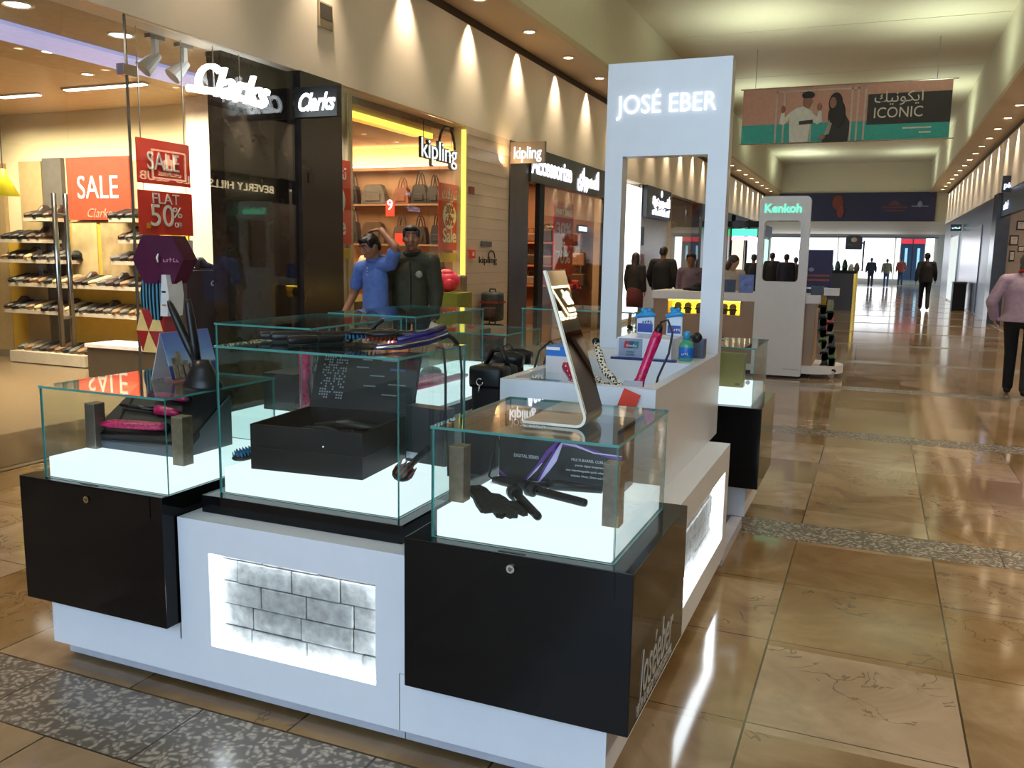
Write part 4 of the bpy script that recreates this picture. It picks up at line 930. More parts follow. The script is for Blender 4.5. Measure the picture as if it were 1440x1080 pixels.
t = thing('kiosk_unit', 'white rear kiosk base under the far glass cases', 'kiosk base', (-1.65, 5.1, 0))
b = MB(); b.box(-2.70, BX1, 4.835, 5.40, .062, .245); b.box(-2.0, -1.3, 4.835, 5.4, .246, .62); b.build('base_body', M_white, t)
box('kick_plate', mat('white_kick', '#b0b2bc', .3), (-2.665, BX1-.035, 4.87, 5.37, .0, .061), t)
t = tag(box('floor_sill', mat('white_kick', '#b0b2bc', .3), (-.66, BX1-.01, 4.155, 4.83, .0, .06)), 'low white sill closing the gap between the right and rear kiosk bases', 'sill')
# black cabinets
def cabinet(x0, x1, y0, y1, z0, z1, label, lock=None, side=None):
    t = thing('display_cabinet', label, 'cabinet', ((x0+x1)/2, (y0+y1)/2, z0), 'black cabinets of the kiosk')
    b = MB(); b.box(x0, x1, y0+.002, y1, z0, z1, bev=.002); b.build('cabinet_body', M_black, t)
    if lock:
        lx, lz, w_ = lock
        b = MB(); b.box(x0+.05, x1-.05, y0, y0+.004, z1-.075, z1-.004); fl = b.build('flap', M_black, t)
        b = MB(); b.cyl((lx, y0-.006, lz), (lx, y0+.002, lz), .012, .012, 20); lk = b.build('lock', M_chrome, t)
        b = MB(); b.cyl((lx, y0-.0075, lz), (lx, y0-.005, lz), .006, .006, 14); b.build('lock_core', mat('lock_core', '#77726a', .3, 1), lk)
        b = MB(); b.box(lx-.045, lx+.035, y0+.012, y0+.02, z1-.0005, z1+.0012); b.build('finger_slot', M_blacksatin, t)
    return t
p = gY(122.5, 702, 2.06); cabinet(-2.75, -2.092, 2.06, 2.70, .247, .698, 'black gloss cabinet at the left front corner under the glass case with pink irons', (p.x, p.z, 0))
p = gY(718.5, 799.5, 2.06); CR = cabinet(-1.187, -.514, 2.06, 2.742, .247, .698, 'black gloss cabinet at the right front corner with white script on its side', (p.x, p.z, 0))
M_dimwhite = mat('print_grey_white', '#a8a49c', .5)
a = gX(897, 985, -.513); c = gX(946, 880, -.513); d = gX(900, 1005, -.513)
text('lettering', 'Joséeber', .19, (-.5125, (a.y+c.y)/2, .36), (0, 1, 0), (0, 0, 1), M_dimwhite, CR, width=c.y-a.y, shear=.25, ext=.0008)
text('lettering', 'HAIR & BODY PROFESSIONAL', .045, (-.5125, (a.y+c.y)/2-.01, .276), (0, 1, 0), (0, 0, 1), M_dimwhite, CR, width=(c.y-a.y)*1.02, shear=.2, ext=.0008)
cabinet(-2.05, -1.272, 2.196, 2.76, .621, .68, 'low black plinth under the middle glass case with the open box')
cabinet(-1.19, -.516, 4.75, 5.40, .247, .698, 'black cabinet of the rear kiosk under the case with the gold box')
cabinet(-2.72, -2.03, 4.78, 5.40, .247, .698, 'black cabinet at the far left rear of the kiosk')
cabinet(-2.70, -2.09, 2.90, 3.78, .621, .68, 'low black plinth under the nearer tall side case')
cabinet(-2.70, -2.09, 3.79, 4.66, .621, .68, 'low black plinth under the farther tall side case')
cabinet(-2.01, -1.25, 4.80, 5.36, .621, .68, 'low black plinth under the rear middle case')
# glass cases
def glass_case(x0, x1, y0, y1, z0, z1, bh, label, inset=.012):
    t = thing('glass_case', label, 'display case', ((x0+x1)/2, (y0+y1)/2, z0), 'glass display cases of the kiosk')
    th = .006
    def pane(nm, dims, ax):
        b = MB(); F = b.box(*dims)
        for i, f in enumerate(F):
            f.material_index = 0 if {0: 'z', 1: 'z', 2: 'y', 3: 'y', 4: 'x', 5: 'x'}[i] == ax else 1
        o = b.build(nm, [M_glass, M_edge], t)
    pane('front_pane', (x0, x1, y0, y0+th, z0, z1-th), 'y'); pane('back_pane', (x0, x1, y1-th, y1, z0, z1-th), 'y')
    pane('side_pane', (x0, x0+th, y0+th, y1-th, z0, z1-th), 'x'); pane('side_pane', (x1-th, x1, y0+th, y1-th, z0, z1-th), 'x')
    pane('top_pane', (x0-.003, x1+.003, y0-.003, y1+.003, z1-th*1.3, z1), 'z')
    if bh: box('light_base', M_lightbase, (x0+inset, x1-inset, y0+inset, y1-inset, z0+.001, z0+bh), t, bev=.001)
    return t
glass_case(-2.65, -2.085, 2.085, 2.64, .699, 1.024, .072, 'low glass case at the left front corner holding pink irons')
glass_case(-2.012, -1.312, 2.245, 2.712, .681, 1.186, .086, 'tall glass case in the middle of the kiosk front holding an open black box')
glass_case(-1.12, -.578, 2.10, 2.67, .699, 1.022, .077, 'low glass case at the right front corner holding curling barrels and a glove')
glass_case(-2.64, -2.14, 2.95, 3.70, .681, 1.186, .10, 'nearer tall glass case on the left side of the kiosk')
glass_case(-2.64, -2.12, 3.80, 4.62, .681, 1.186, .10, 'farther tall glass case on the left side of the kiosk')
glass_case(-1.14, -.572, 4.79, 5.37, .699, 1.022, .07, 'low glass case at the right rear corner holding a gold box')
glass_case(-2.66, -2.04, 4.62+.16, 5.36, .699, 1.022, .07, 'low glass case at the left rear corner of the kiosk')
glass_case(-1.96, -1.27, 4.83, 5.33, .681, 1.186, .08, 'tall glass case in the middle of the kiosk rear behind the standing mirror')
# counter with a sunken tray, and the tower
CX0, CX1, CY0, CY1, CZ = -1.292, -.69, 2.975, 4.36, 1.035
t = thing('sales_counter', 'white gloss counter with a sunken tray in front of the kiosk tower', 'counter', ((CX0+CX1)/2, 3.6, .62))
b = MB(); b.box(CX0, CX1, CY0, CY1, .621, .93); b.box(CX0, CX1, CY0, CY0+.05, .93, CZ); b.box(CX0, CX0+.04, CY0+.05, 3.80, .93, CZ); b.box(CX1-.04, CX1, CY0+.05, 3.80, .93, CZ); b.box(CX0, CX1, 3.80, CY1, .93, CZ)
b.build('counter_body', M_white, t)
TY0, TY1 = 4.258, 4.352
t = thing('kiosk_tower', 'tall white gloss tower with a window opening and glowing white letters', 'tower', (-.99, 4.3, CZ))
b = MB(); X0, X1 = -1.292, -.688; ox0, ox1, oz0, oz1 = -1.204, -.784, 1.085, 1.993
b.box(X0, ox0, TY0, TY1, CZ+.001, 2.438); b.box(ox1, X1, TY0, TY1, CZ+.001, 2.438); b.box(ox0, ox1, TY0, TY1, oz1, 2.438); b.box(ox0, ox1, TY0, TY1, CZ+.001, oz0)
b.build('tower_frame', M_white, t)
a = gY(868, 152, TY0); c = gY(1009, 147, TY0)
text('lettering', 'JOSÉ EBER', .125, ((a.x+c.x)/2, TY0-.006, (a.z+c.z)/2+.01), (1, 0, 0), (0, 0, 1), glow('tower_letters', (.95, 1, 1, 1), .85), t, width=c.x-a.x, ext=.003)

# ---------------------------------------------------------------- things in and on the cases
M_pink = mat('pink_leopard', '#b81e58', .35, var=.7, scale=90)
M_redbr = mat('red_bristle', '#7a2415', .5); M_bluebr = mat('blue_bristle', '#1e6f9c', .5)
M_wood = mat('weathered_block', '#6e5f4b', .5, var=.25, scale=40)
def block(x, y, z, h, label, m=M_wood, wd=.024):
    t = thing('retail_block', label, 'block', (x, y, z), 'slim wooden blocks in the glass cases')
    box('block_body', m, (x-wd, x+wd, y-wd, y+wd, z, z+h), t, bev=.002); box('block_cap', mat('block_end', '#8a7860', .6, var=.2, scale=60), (x-wd, x+wd, y-wd, y+wd, z+h, z+h+.003), t)
block(-1.092, 2.225, .777, .165, 'slim wooden block at the left end of the right-hand glass case')
block(-.613, 2.195, .777, .172, 'slim wooden block at the right end of the right-hand glass case')
Mm = mat('metallic_block', '#7d7468', .25, .6, var=.2)
block(-2.605, 2.27, .772, .165, 'slim metallic block at the left end of the left-hand glass case', Mm)
block(-2.14, 2.215, .772, .165, 'slim block at the right end of the left-hand glass case')
# --- left case: tilted black tray with three pink tools
ang = math.radians(30); rotx = Matrix.Rotation(ang, 3, 'X')
def tilted(): return Matrix.Rotation(math.radians(4), 3, 'Z') @ rotx
O = Vector((-2.625, 2.275, .80))
t = thing('presentation_box', 'open black box tilted towards the front, lined for three pink tools', 'box', (-2.35, 2.4, .773))
b = MB(); b.box(0, .43, 0, .30, -.001, .03, bev=.002, rot=tilted(), at=O); b.build('tool_tray', M_blacksatin, t)
b = MB(); pf = [(2.272, .773), (2.53, .773), (2.53, .96), (2.27, .80)]; b.prism(pf, 'x', -2.615, -2.20); b.build('box_base', mat('box_grey', '#4a5058', .5), t)
def on_tray(u, v, h=.034): return O + tilted() @ Vector((u, v, h))
def flat_iron(p0, p1, m, label, name='hair_straightener', r=.013, parent=None, gap=.012, cat='hair straightener', cord=None, group=None, plate=None):
    p0, p1 = Vector(p0), Vector(p1); d = (p1-p0); L_ = d.length; d.normalize(); up = Vector((0, 0, 1)); s_ = d.cross(up).normalized() if abs(d.z) < .95 else Vector((1, 0, 0)); n = s_.cross(d)
    t = thing(name, label, cat, p0, group)
    for k in (-1, 1):
        b = MB(); g = s_*k*gap
        b.tube([p0+g*.4, p0+g*.7+d*L_*.15, p0+g+d*L_*.5, p0+g*1.1+d*L_*.9, p0+g+d*L_], r, 10, [r*.9, r, r*1.0, r*.95, r*.6]); a_ = b.build('arm', m, t, smooth=True)
    b = MB(); b.sph(p0, r*1.3, 10); b.build('hinge', M_blackplastic, t, smooth=True)
    if cord:
        b = MB(); b.tube([p0, *cord], .0035, 6); b.build('cord', M_cord, t)
    return t
flat_iron(on_tray(.30, .215, .045), on_tray(.14, .225, .045), M_pink, 'topmost pink patterned straightener in the tilted box of the left case', r=.011)
p0, p1 = on_tray(.31, .135, .045), on_tray(.03, .15, .045)
t = thing('curling_wand', 'pink-handled wand with a black barrel, middle tool in the tilted box', 'curling wand', p0)
b = MB(); b.tube([p0+(p1-p0)*k for k in (0, .1, .25, .36)], .017, 10, [.010, .015, .018, .02]); b.build('handle', M_pink, t, smooth=True)
b = MB(); b.tube([p0+(p1-p0)*k for k in (.36, .7, .98, 1)], .01, 10, [.009, .008, .007, .003]); b.build('barrel', M_blackplastic, t, smooth=True)
flat_iron(on_tray(.31, .055, .045), on_tray(.04, .045, .045), M_pink, 'lowest and longest pink patterned straightener in the tilted box', r=.013, gap=.016)
# --- straightener standing open on the left case
SB = Vector((-2.12, 2.30, 1.025))
t = thing('hair_straightener', 'black straightener standing open in a V on top of the left glass case', 'hair straightener', SB)
b = MB(); b.lathe([(.07, 0), (.073, .012), (.058, .035), (.04, .07), (.026, .10)], SB, 20, 1.05, .8); b.build('stand', M_blackplastic, t, smooth=True)
for (q, r0) in ((gY(237, 423, 2.30), 1), (gY(264, 420, 2.30), 1)):
    st = SB+Vector((-.02 if q.x < SB.x-.02 else .005, 0, .08)); d = q-st
    b = MB(); b.tube([st, st+d*.3, st+d*.7, st+d*.93, q], .012, 10, [.013, .016, .015, .011, .006]); b.build('arm', M_blackplastic, t, smooth=True)
# --- tent card on the left case
t = thing('tent_card', 'blue folded tent card with a seaside picture on top of the left glass case', 'tent card', (-2.37, 2.47, 1.025))
ya, yb_, xr = 2.36, 2.60, -2.365
def leaf(nm, xb, m, y0=ya, y1=yb_, zt=1.20):
    b = MB(); pts = [(xb, 1.0255), (xr, zt), (xr+(.002 if xb > xr else -.002), zt), (xb+(.002 if xb > xr else -.002), 1.0255)]
    b.prism([(p[0], p[1]) for p in pts], 'y', y0, y1); return b.build(nm, m, t)
def card_mat():
    m = bpy.data.materials.new('card_picture'); m.use_nodes = True; nt = m.node_tree; N = nt.nodes.new; L = nt.links.new; bs = nt.nodes['Principled BSDF']
    tc = N('ShaderNodeTexCoord'); sp = N('ShaderNodeSeparateXYZ'); L(tc.outputs['Generated'], sp.inputs[0]); r = N('ShaderNodeValToRGB'); e = r.color_ramp
    e.elements[0].position = 0; e.elements[0].color = S('#c98a2c'); e.elements[1].position = 1; e.elements[1].color = S('#5a74c4')
    for p_, c_ in ((.05, '#22307a'), (.30, '#2a3a84'), (.34, '#9fc4e8'), (.6, '#6f96dc')): k = e.elements.new(p_); k.color = S(c_)
    e.interpolation = 'LINEAR'; L(sp.outputs[2], r.inputs[0]); L(r.outputs[0], bs.inputs['Base Color']); bs.inputs['Roughness'].default_value = .4; return m
leaf('printed_leaf', xr+.05, card_mat()); leaf('back_leaf', xr-.05, mat('card_white', '#d6d4d6', .5))
b = MB()
for (y, h, wd) in ((2.385, .075, .018), (2.41, .095, .02), (2.44, .06, .02), (2.47, .05, .02), (2.50, .045, .02)):
    x = xr+.05-.05*h/.175+.0035; b.box(xr+.048, xr+.0515, y-wd/2, y+wd/2, 1.035, 1.036); b.prism([(xr+.052, 1.035), (x+.001, 1.035+h), (x-.002, 1.035+h), (xr+.049, 1.035)], 'y', y-wd/2, y+wd/2)
b.build('printed_houses', mat('print_stone', '#8a7d66', .5, var=.5, scale=60), t)
# --- middle case: open black gift box
t = thing('gift_box', 'large open black gift box with a printed lid in the middle glass case', 'box', (-1.70, 2.45, .768))
gx0, gx1, gy0, gy1, gz0, gz1 = -.21, .21, -.19, .19, 0, .155
GR = Matrix.Rotation(math.radians(5), 3, 'Z'); GO = Vector((-1.715, 2.49, .768))
b = MB(); th = .008
for dd in ((gx0, gx1, gy0, gy1, 0, .01), (gx0, gx1, gy0, gy0+th, .01, gz1), (gx0, gx1, gy1-th, gy1, .01, gz1), (gx0, gx0+th, gy0+th, gy1-th, .01, gz1), (gx1-th, gx1, gy0+th, gy1-th, .01, gz1)): b.box(*dd, rot=GR, at=GO)
b.build('box_body', mat('gift_black', (.004, .004, .0045, 1), .45, spec=.25), t)
b = MB(); b.box(gx0-.002, gx1+.002, gy0-.002, gy1+.002, .075, .0765, rot=GR, at=GO); b.build('seam_band', M_blackplastic, t)
b = MB(); b.sph(GO+GR@Vector((.07, gy0-.003, .10)), .005, 8); b.build('clasp', M_chrome, t)
LR = GR @ Matrix.Rotation(math.radians(-22), 3, 'X'); LO = GO+GR@Vector((0, gy1, gz1))
b = MB(); b.box(gx0, gx1, 0, .02, 0, .245, rot=LR, at=LO); ld = b.build('lid', mat('gift_black', (.004, .004, .0045, 1), .45, spec=.25), t)
def lidp(u, v): return LO+LR@Vector((u, -.002, v))
LU, LV = LR@Vector((1, 0, 0)), LR@Vector((0, 0, 1))
mprint = mat('lid_print', '#8a8c98', .5)
b = MB(); rnd = random.Random(2)
for i in range(16):
    for j in range(10):
        if rnd.random() < .62:
            u, v = -.18+.009*j*1.15, .035+.0105*i; b.box(u, u+.006, -.0015, .001, v, v+.006, rot=LR, at=LO)
b.build('printed_pattern', mprint, ld)
b = MB()
for (u, v, l) in ((-.16, .215, .09), (-.04, .16, .05), (.02, .13, .06), (.06, .19, .07), (.10, .10, .07), (.0, .09, .05), (.08, .06, .06), (-.02, .19, .04)): b.box(u, u+l, -.0015, .001, v, v+.004, rot=LR, at=LO)
b.build('printed_lines', mprint, ld)
b = MB(); b.box(.10, .16, -.002, .001, .155, .163, rot=LR, at=LO); b.build('blue_print', mat('blue_print', '#3a4a9c', .5), ld)
def inb(x, y, z): return GO+GR@Vector((x, y, z))
t = thing('curling_wand', 'black wand coiled with its cord inside the open gift box', 'curling wand', inb(0, 0, .05))
b = MB(); b.tube([inb(-.13, .09, .10), inb(0, .10, .115), inb(.15, .07, .115)], .016, 10, [.012, .02, .014]); b.build('handle', M_blackplastic, t, smooth=True)
b = MB(); b.tube([inb(.02+.11*math.cos(2*PI*k/20)-.05, -.02+.08*math.sin(2*PI*k/20), .10+.01*math.sin(k)) for k in range(34)], .006, 6); b.build('cord', M_cord, t, smooth=True)
b = MB()
for k in range(4): b.cyl(inb(.04+k*.03, -.05, .09), inb(.045+k*.03, .03, .10), .012, n=10)
b.build('spare_barrels', M_blackplastic, t, smooth=True)
def bristle_brush(c, d, up, lab, br, L_=.11, hl=.13, handle=True, wd=.034):
    c = Vector(c); d = Vector(d).normalized(); u = Vector(up).normalized(); s_ = d.cross(u).normalized(); u = s_.cross(d); rot = Matrix((d, s_, u)).transposed()
    t = thing('paddle_brush', lab, 'hair brush', c)
    b = MB(); b.sph(c, (L_/2, wd, .014), 14, rot); b.build('brush_head', M_blackplastic, t, smooth=True)
    b = MB()
    for i in range(9):
        for j in range(5):
            x, y = (i-4)/4.6*L_/2, (j-2)/2.5*wd
            if (x/(L_/2))**2+(y/wd)**2 < .9: p = c+rot@Vector((x, y, .008)); b.cyl(p, p+u*.016, .0028, .0018, 6)
    b.build('bristles', br, t)
    if handle:
        b = MB(); b.tube([c+d*(L_*.42), c+d*(L_*.6), c+d*(L_*.5+hl*.5), c+d*(L_*.5+hl)], .012, 10, [.014, .010, .013, .008]); b.build('handle', M_blackplastic, t, smooth=True)
    return t
bristle_brush((-1.375, 2.385, .792), (-.12, 1, .16), (.5, -.4, .8), 'black brush with dark red bristles lying at the right of the gift box', M_redbr, .12, .18)
bristle_brush((-1.972, 2.335, .795), (.5, .8, .12), (-.3, -.55, .75), 'black brush with bright blue bristles lying at the left of the gift box', M_bluebr, .10, .05)
# small black product box behind the gift box on the right, and a pink iron behind on the left
t = thing('product_box', 'upright black product box with a white barcode label behind the gift box', 'box', (-1.40, 2.62, .768))
b = MB(); rr = Matrix.Rotation(math.radians(-8), 3, 'Z'); oo = Vector((-1.412, 2.635, .768)); b.box(-.085, .085, -.03, .03, 0, .20, rot=rr, at=oo); b.build('carton', mat('carton_black', '#15171b', .4), t)
b = MB(); b.box(-.08, -.02, -.0315, -.0302, .012, .035, rot=rr, at=oo); b.build('barcode_label', mat('label_grey', '#a8adb5', .5, var=.6, scale=300), t)
t = thing('curling_wand', 'pink patterned wand hanging with its cord behind the left rear of the gift box', 'curling wand', (-2.25, 2.99, .79))
b = MB(); b.cyl((-2.24, 3.05, .785), (-2.24, 3.05, 1.08), .028, .03, 14); b.build('handle', M_pink, t, smooth=True)
b = MB(); b.tube([(-2.24, 3.05, 1.08), (-2.20, 3.05, 1.11), (-2.17, 3.03, 1.05), (-2.19, 3.0, .95), (-2.16, 2.99, .79)], .005, 6); b.build('cord', M_cord, t)
# --- on top of the middle case
Z = 1.187
def wand(p0, p1, lab, r=.016, barrel=.011, cord=None):
    p0, p1 = Vector(p0), Vector(p1); d = p1-p0; t = thing('curling_wand', lab, 'curling wand', p0)
    b = MB(); b.tube([p0, p0+d*.03, p0+d*.25, p0+d*.45, p0+d*.48], r, 12, [r*.6, r, r*1.05, r*.9, r*.7]); b.build('handle', M_blackplastic, t, smooth=True)
    b = MB(); b.tube([p0+d*.47, p0+d*.5, p0+d*.96, p1], barrel, 12, [barrel, barrel, barrel*.9, barrel*.5]); b.build('barrel', M_blacksatin, t, smooth=True)
    if cord: b = MB(); b.tube(cord, .004, 6); b.build('cord', M_cord, t)
    return t
wand((-1.99, 2.44, Z+.017), (-1.71, 2.69, Z+.02), 'long black wand lying at the back on top of the middle case')
wand((-1.925, 2.42, Z+.019), (-1.64, 2.66, Z+.02), 'thick black wand lying in the middle of the top of the middle case', .018, .014)
wand((-1.80, 2.35, Z+.017), (-1.66, 2.52, Z+.02), 'short black wand with a chrome tip ring nearest the front on the middle case', .016, .013)
t = thing('hair_clip', 'black clip lever sticking up among the wands on the middle case', 'hair clip', (-1.63, 2.52, Z))
b = MB(); b.tube([(-1.66, 2.50, Z+.02), (-1.60, 2.52, Z+.035), (-1.57, 2.54, Z+.07), (-1.545, 2.55, Z+.085)], .008, 8, [.010, .009, .008, .006]); b.build('lever', M_blackplastic, t, smooth=True)
b = MB(); b.sph((-1.66, 2.50, Z+.013), (.02, .015, .012), 10); b.build('pivot', M_blackplastic, t, smooth=True)
bristle_brush((-1.60, 2.50, Z+.045), (.9, .4, 0), (0, 0, -1), 'black heated brush with blue bristles facing down on the middle case', M_bluebr, .13, .06, True, .03)
bristle_brush((-1.505, 2.475, Z+.045), (1, .35, .02), (0, 0, -1), 'black heated brush with red bristles facing down on the middle case', M_redbr, .13, .06, True, .028)
t = thing('hair_straightener', 'violet straightener with a silver edge lying at the right end of the middle case', 'hair straightener', (-1.36, 2.55, Z))
M_vio = mat('violet_gloss', '#2b2466', .25, var=.3, scale=20)
p = [(-1.46, 2.35, Z+.012), (-1.41, 2.42, Z+.015), (-1.36, 2.52, Z+.028), (-1.335, 2.60, Z+.045)]
b = MB(); b.tube(p, .014, 10, [.006, .014, .016, .017]); b.build('lower_arm', M_vio, t, smooth=True)
b = MB(); b.tube([(q[0]-.012, q[1]+.01, q[2]+.018) for q in p[1:]], .012, 10, [.008, .015, .016]); b.build('upper_arm', M_vio, t, smooth=True)
b = MB(); b.tube([(q[0]+.012, q[1]-.008, q[2]+.002) for q in p], .004, 6); b.build('silver_edge', M_chrome, t, smooth=True)
b = MB(); b.tube([(-1.335, 2.60, Z+.045), (-1.318, 2.62, Z+.03), (-1.308, 2.64, Z+.006)], .008, 8); b.build('cord_sleeve', M_blackplastic, t)
for k, (x, y) in enumerate(((-1.285, 2.60), (-1.295, 2.50))):
    b = MB(); b.tube([(x-.02, y, Z+.008), (x, y+.01, Z+.004), (x+.008, y+.01, Z-.08), (x+.006, y+.015, .98), (x+.016, y+.02, .76)], .0042, 6)
    tag(b.build('power_cord', M_cord, smooth=True), ['black cord hanging down at the right rear edge of the middle case', 'black cord hanging just in front of the other at the right of the middle case'][k], 'cord')
# --- right case: product box, barrels, glove, tray
t = thing('product_box', 'black curling set box with violet swirls in the right-hand glass case', 'box', (-.89, 2.55, .777))
bx0, bx1, by0, by1, bz0, bz1 = -1.085, -.672, 2.50, 2.63, .778, .995
box('carton', mat('carton_black2', '#14161a', .3), (bx0, bx1, by0, by1, bz0, bz1), t)
def ribbon(nm, pts, w_, m, dy=.0012):
    b = MB(); A = []
    for i, p in enumerate(pts):
        q0, q1 = Vector(pts[max(0, i-1)]), Vector(pts[min(len(pts)-1, i+1)]); n = Vector((-(q1-q0).y, (q1-q0).x)).normalized()*w_[i]/2
        A.append([b.b.verts.new((bx0+p[0]+s_*n.x, yy, bz0+p[1]+s_*n.y)) for s_ in (-1, 1) for yy in (by0-dy, by0)])
    for a, c in zip(A, A[1:]):
        for i, j in ((0, 2), (2, 3), (3, 1), (1, 0)): b._f([a[i], a[j], c[j], c[i]])
    b.build(nm, m, t)
M_viol = mat('violet_print', '#5a2a86', .4, emit='#5a2a86', es=.1); M_lilac = mat('lilac_print', '#cfc4ea', .4)
ribbon('printed_swirl', [(.09, .005), (.13, .05), (.17, .11), (.20, .135), (.24, .14), (.30, .13), (.36, .115), (.41, .11)], [.004, .010, .013, .018, .014, .010, .009, .007], M_viol)
ribbon('printed_swirl', [(.0, .03), (.03, .01), (.06, .003)], [.006, .006, .003], M_viol)
ribbon('printed_swirl', [(.135, .004), (.165, .05), (.19, .09), (.205, .13), (.213, .15)], [.010, .022, .026, .016, .006], M_viol)
for p_, w_ in (([(.138, .004), (.168, .05), (.19, .085), (.212, .135), (.222, .15)], [.002, .014, .018, .008, .002]), ([(.1, .01), (.13, .045), (.15, .07)], [.002, .006, .002]), ([(.215, .14), (.26, .137), (.32, .12), (.41, .118)], [.004, .007, .004, .003])):
    ribbon('printed_highlight', [(p[0], p[1]+.0) for p in p_], w_, M_lilac, .0022)
M_pr = mat('print_light', '#c8c8cc', .5)
text('lettering', 'DIGITAL SERIES', .015, (bx0+.095, by0-.0015, bz0+.085), (1, 0, 0), (0, 0, 1), M_pr, t, width=.085, ext=.0005)
for k, (s_, wd) in enumerate((('MULTI-BARREL CURLING', .125), ('precise digital temperature', .10), ('easy interchangeable quick release barrels', .16), ('includes 19mm, 25mm and 32mm', .125))):
    text('lettering', s_, .012 if k == 0 else .009, (bx0+.31, by0-.0015, bz0+.092-.017*k), (1, 0, 0), (0, 0, 1), M_pr, t, width=wd, ext=.0005)
text('lettering', 'JOSÉ EBER', .03, (bx0+.10, by0-.0015, bz1-.025), (1, 0, 0), (0, 0, 1), M_pr, t, width=.12, ext=.0005)
zt = .778
tag(box('white_tray', mat('tray_white', '#e6eaf0', .3), (-1.085, -.90, 2.43, 2.495, zt, zt+.008), bev=.002), 'small white foam tray in front of the curling set box', 'tray')
def barrel(p0, p1, lab, handle=None):
    p0, p1 = Vector(p0), Vector(p1); d = p1-p0; t = thing('curling_barrel', lab, 'curling barrel', p0)
    b = MB(); b.tube([p0-d*.16, p0-d*.15, p0-d*.02, p0], .02, 14, [.016, .023, .023, .019]); b.build('collar', M_blackplastic, t, smooth=True)
    b = MB(); b.tube([p0, p0+d*.1, p0+d*.93, p0+d*.98, p1], .013, 14, [.015, .0135, .0125, .011, .005]); b.build('rod', M_black, t, smooth=True)
barrel((-.935, 2.285, zt+.022), (-.80, 2.12, zt+.016), 'black curling barrel pointing to the front over the glove')
barrel((-.90, 2.352, zt+.022), (-.722, 2.305, zt+.016), 'black curling barrel pointing right in front of the box')
t = thing('curling_iron', 'black curling iron lying along the foot of the curling set box', 'curling iron', (-.9, 2.42, zt))
b = MB(); b.tube([(-1.06, 2.40, zt+.024), (-1.03, 2.395, zt+.026), (-.95, 2.375, zt+.026), (-.92, 2.37, zt+.026)], .016, 12, [.010, .016, .018, .014]); b.build('handle', M_blackplastic, t, smooth=True)
b = MB(); b.tube([(-.885, 2.43, zt+.022), (-.86, 2.435, zt+.022), (-.72, 2.45, zt+.02)], .013, 12, [.017, .017, .011]); b.build('barrel', M_blackplastic, t, smooth=True)
b = MB(); b.tube([(-.925, 2.372, zt+.024), (-.89, 2.42, zt+.022)], .012, 10); b.build('joint', M_blackplastic, t, smooth=True)
b = MB(); b.tube([(-1.06, 2.40, zt+.024), (-1.08, 2.41, zt+.03), (-1.085, 2.44, zt+.08), (-1.095, 2.50, zt+.15), (-1.10, 2.56, zt+.06)], .0035, 6); b.build('cord', M_cord, t)
# heat glove, flat on the lit base: palm, five fingers, cuff
t0 = MB()
def gp(px, py): v = gZ(580+px/3.6, 540+py/3.6, zt+.008); return (v.x, v.y)
gl = [(272, 528), (300, 522), (345, 520), (375, 535), (400, 560), (440, 565), (475, 585), (490, 600), (530, 600), (580, 640), (585, 655), (560, 660), (520, 640), (488, 625), (492, 632), (535, 658), (530, 668), (505, 668), (495, 672), (470, 660), (455, 672), (425, 665), (405, 640), (370, 645), (345, 640), (320, 605), (305, 570), (285, 550)]
t0.prism([gp(*q) for q in gl], 'z', zt+.001, zt+.014)
tag(t0.build('heat_glove', mat('glove_black', '#15120f', .9, bump=.5, scale=60)), 'black fabric heat glove lying on the lit base of the right-hand case', 'glove')
# --- tall bent mirror on the right case
t = thing('standing_mirror', 'tall slanted steel-framed mirror standing on the right-hand glass case', 'mirror', (-.82, 2.33, 1.023))
base = 1.0235; th = .008
def prof(o): # bent sheet profile in x,z; o = offset along its thickness
    pts = [(-.905, base+o)]; cx, cz, r = -.745, base+.030, .030-o
    a0, a1 = -90, 15
    for k in range(9): a = math.radians(a0+(a1-a0)*k/8); pts.append((cx+r*math.cos(a), cz+r*math.sin(a)))
    ex, ez = pts[-1]; tx, tz = -.845-o*.95, 1.46-o*.3; pts.append((tx, tz)); return pts
A, B_ = prof(0), prof(th)
b = MB(); b.prism(A+B_[::-1], 'y', 2.25, 2.405); b.build('bent_frame', mat('satin_steel', '#bdb7a8', .28, .9), t)
d = Vector((A[-1][0]-A[-2][0], 0, A[-1][1]-A[-2][1])); n = Vector((d.z, 0, -d.x)).normalized()
p0 = Vector((A[-2][0], 0, A[-2][1]))+d*.01+n*.0005; p1 = Vector((A[-1][0], 0, A[-1][1]))-d*.008+n*.0005
b = MB(); vs = [(p0.x, 2.254, p0.z), (p1.x, 2.254, p1.z), (p1.x, 2.402, p1.z), (p0.x, 2.402, p0.z)]
V0 = [b.b.verts.new(v) for v in vs]; V1 = [b.b.verts.new(Vector(v)+n*.002) for v in vs]
for i in range(4): b._f([V0[i], V0[(i+1) % 4], V1[(i+1) % 4], V1[i]])
b._f(V1); b._f(V0[::-1]); b.build('mirror_glass', mat('mirror_silver', '#d8d0c0', .015, 1, var=.0), t)
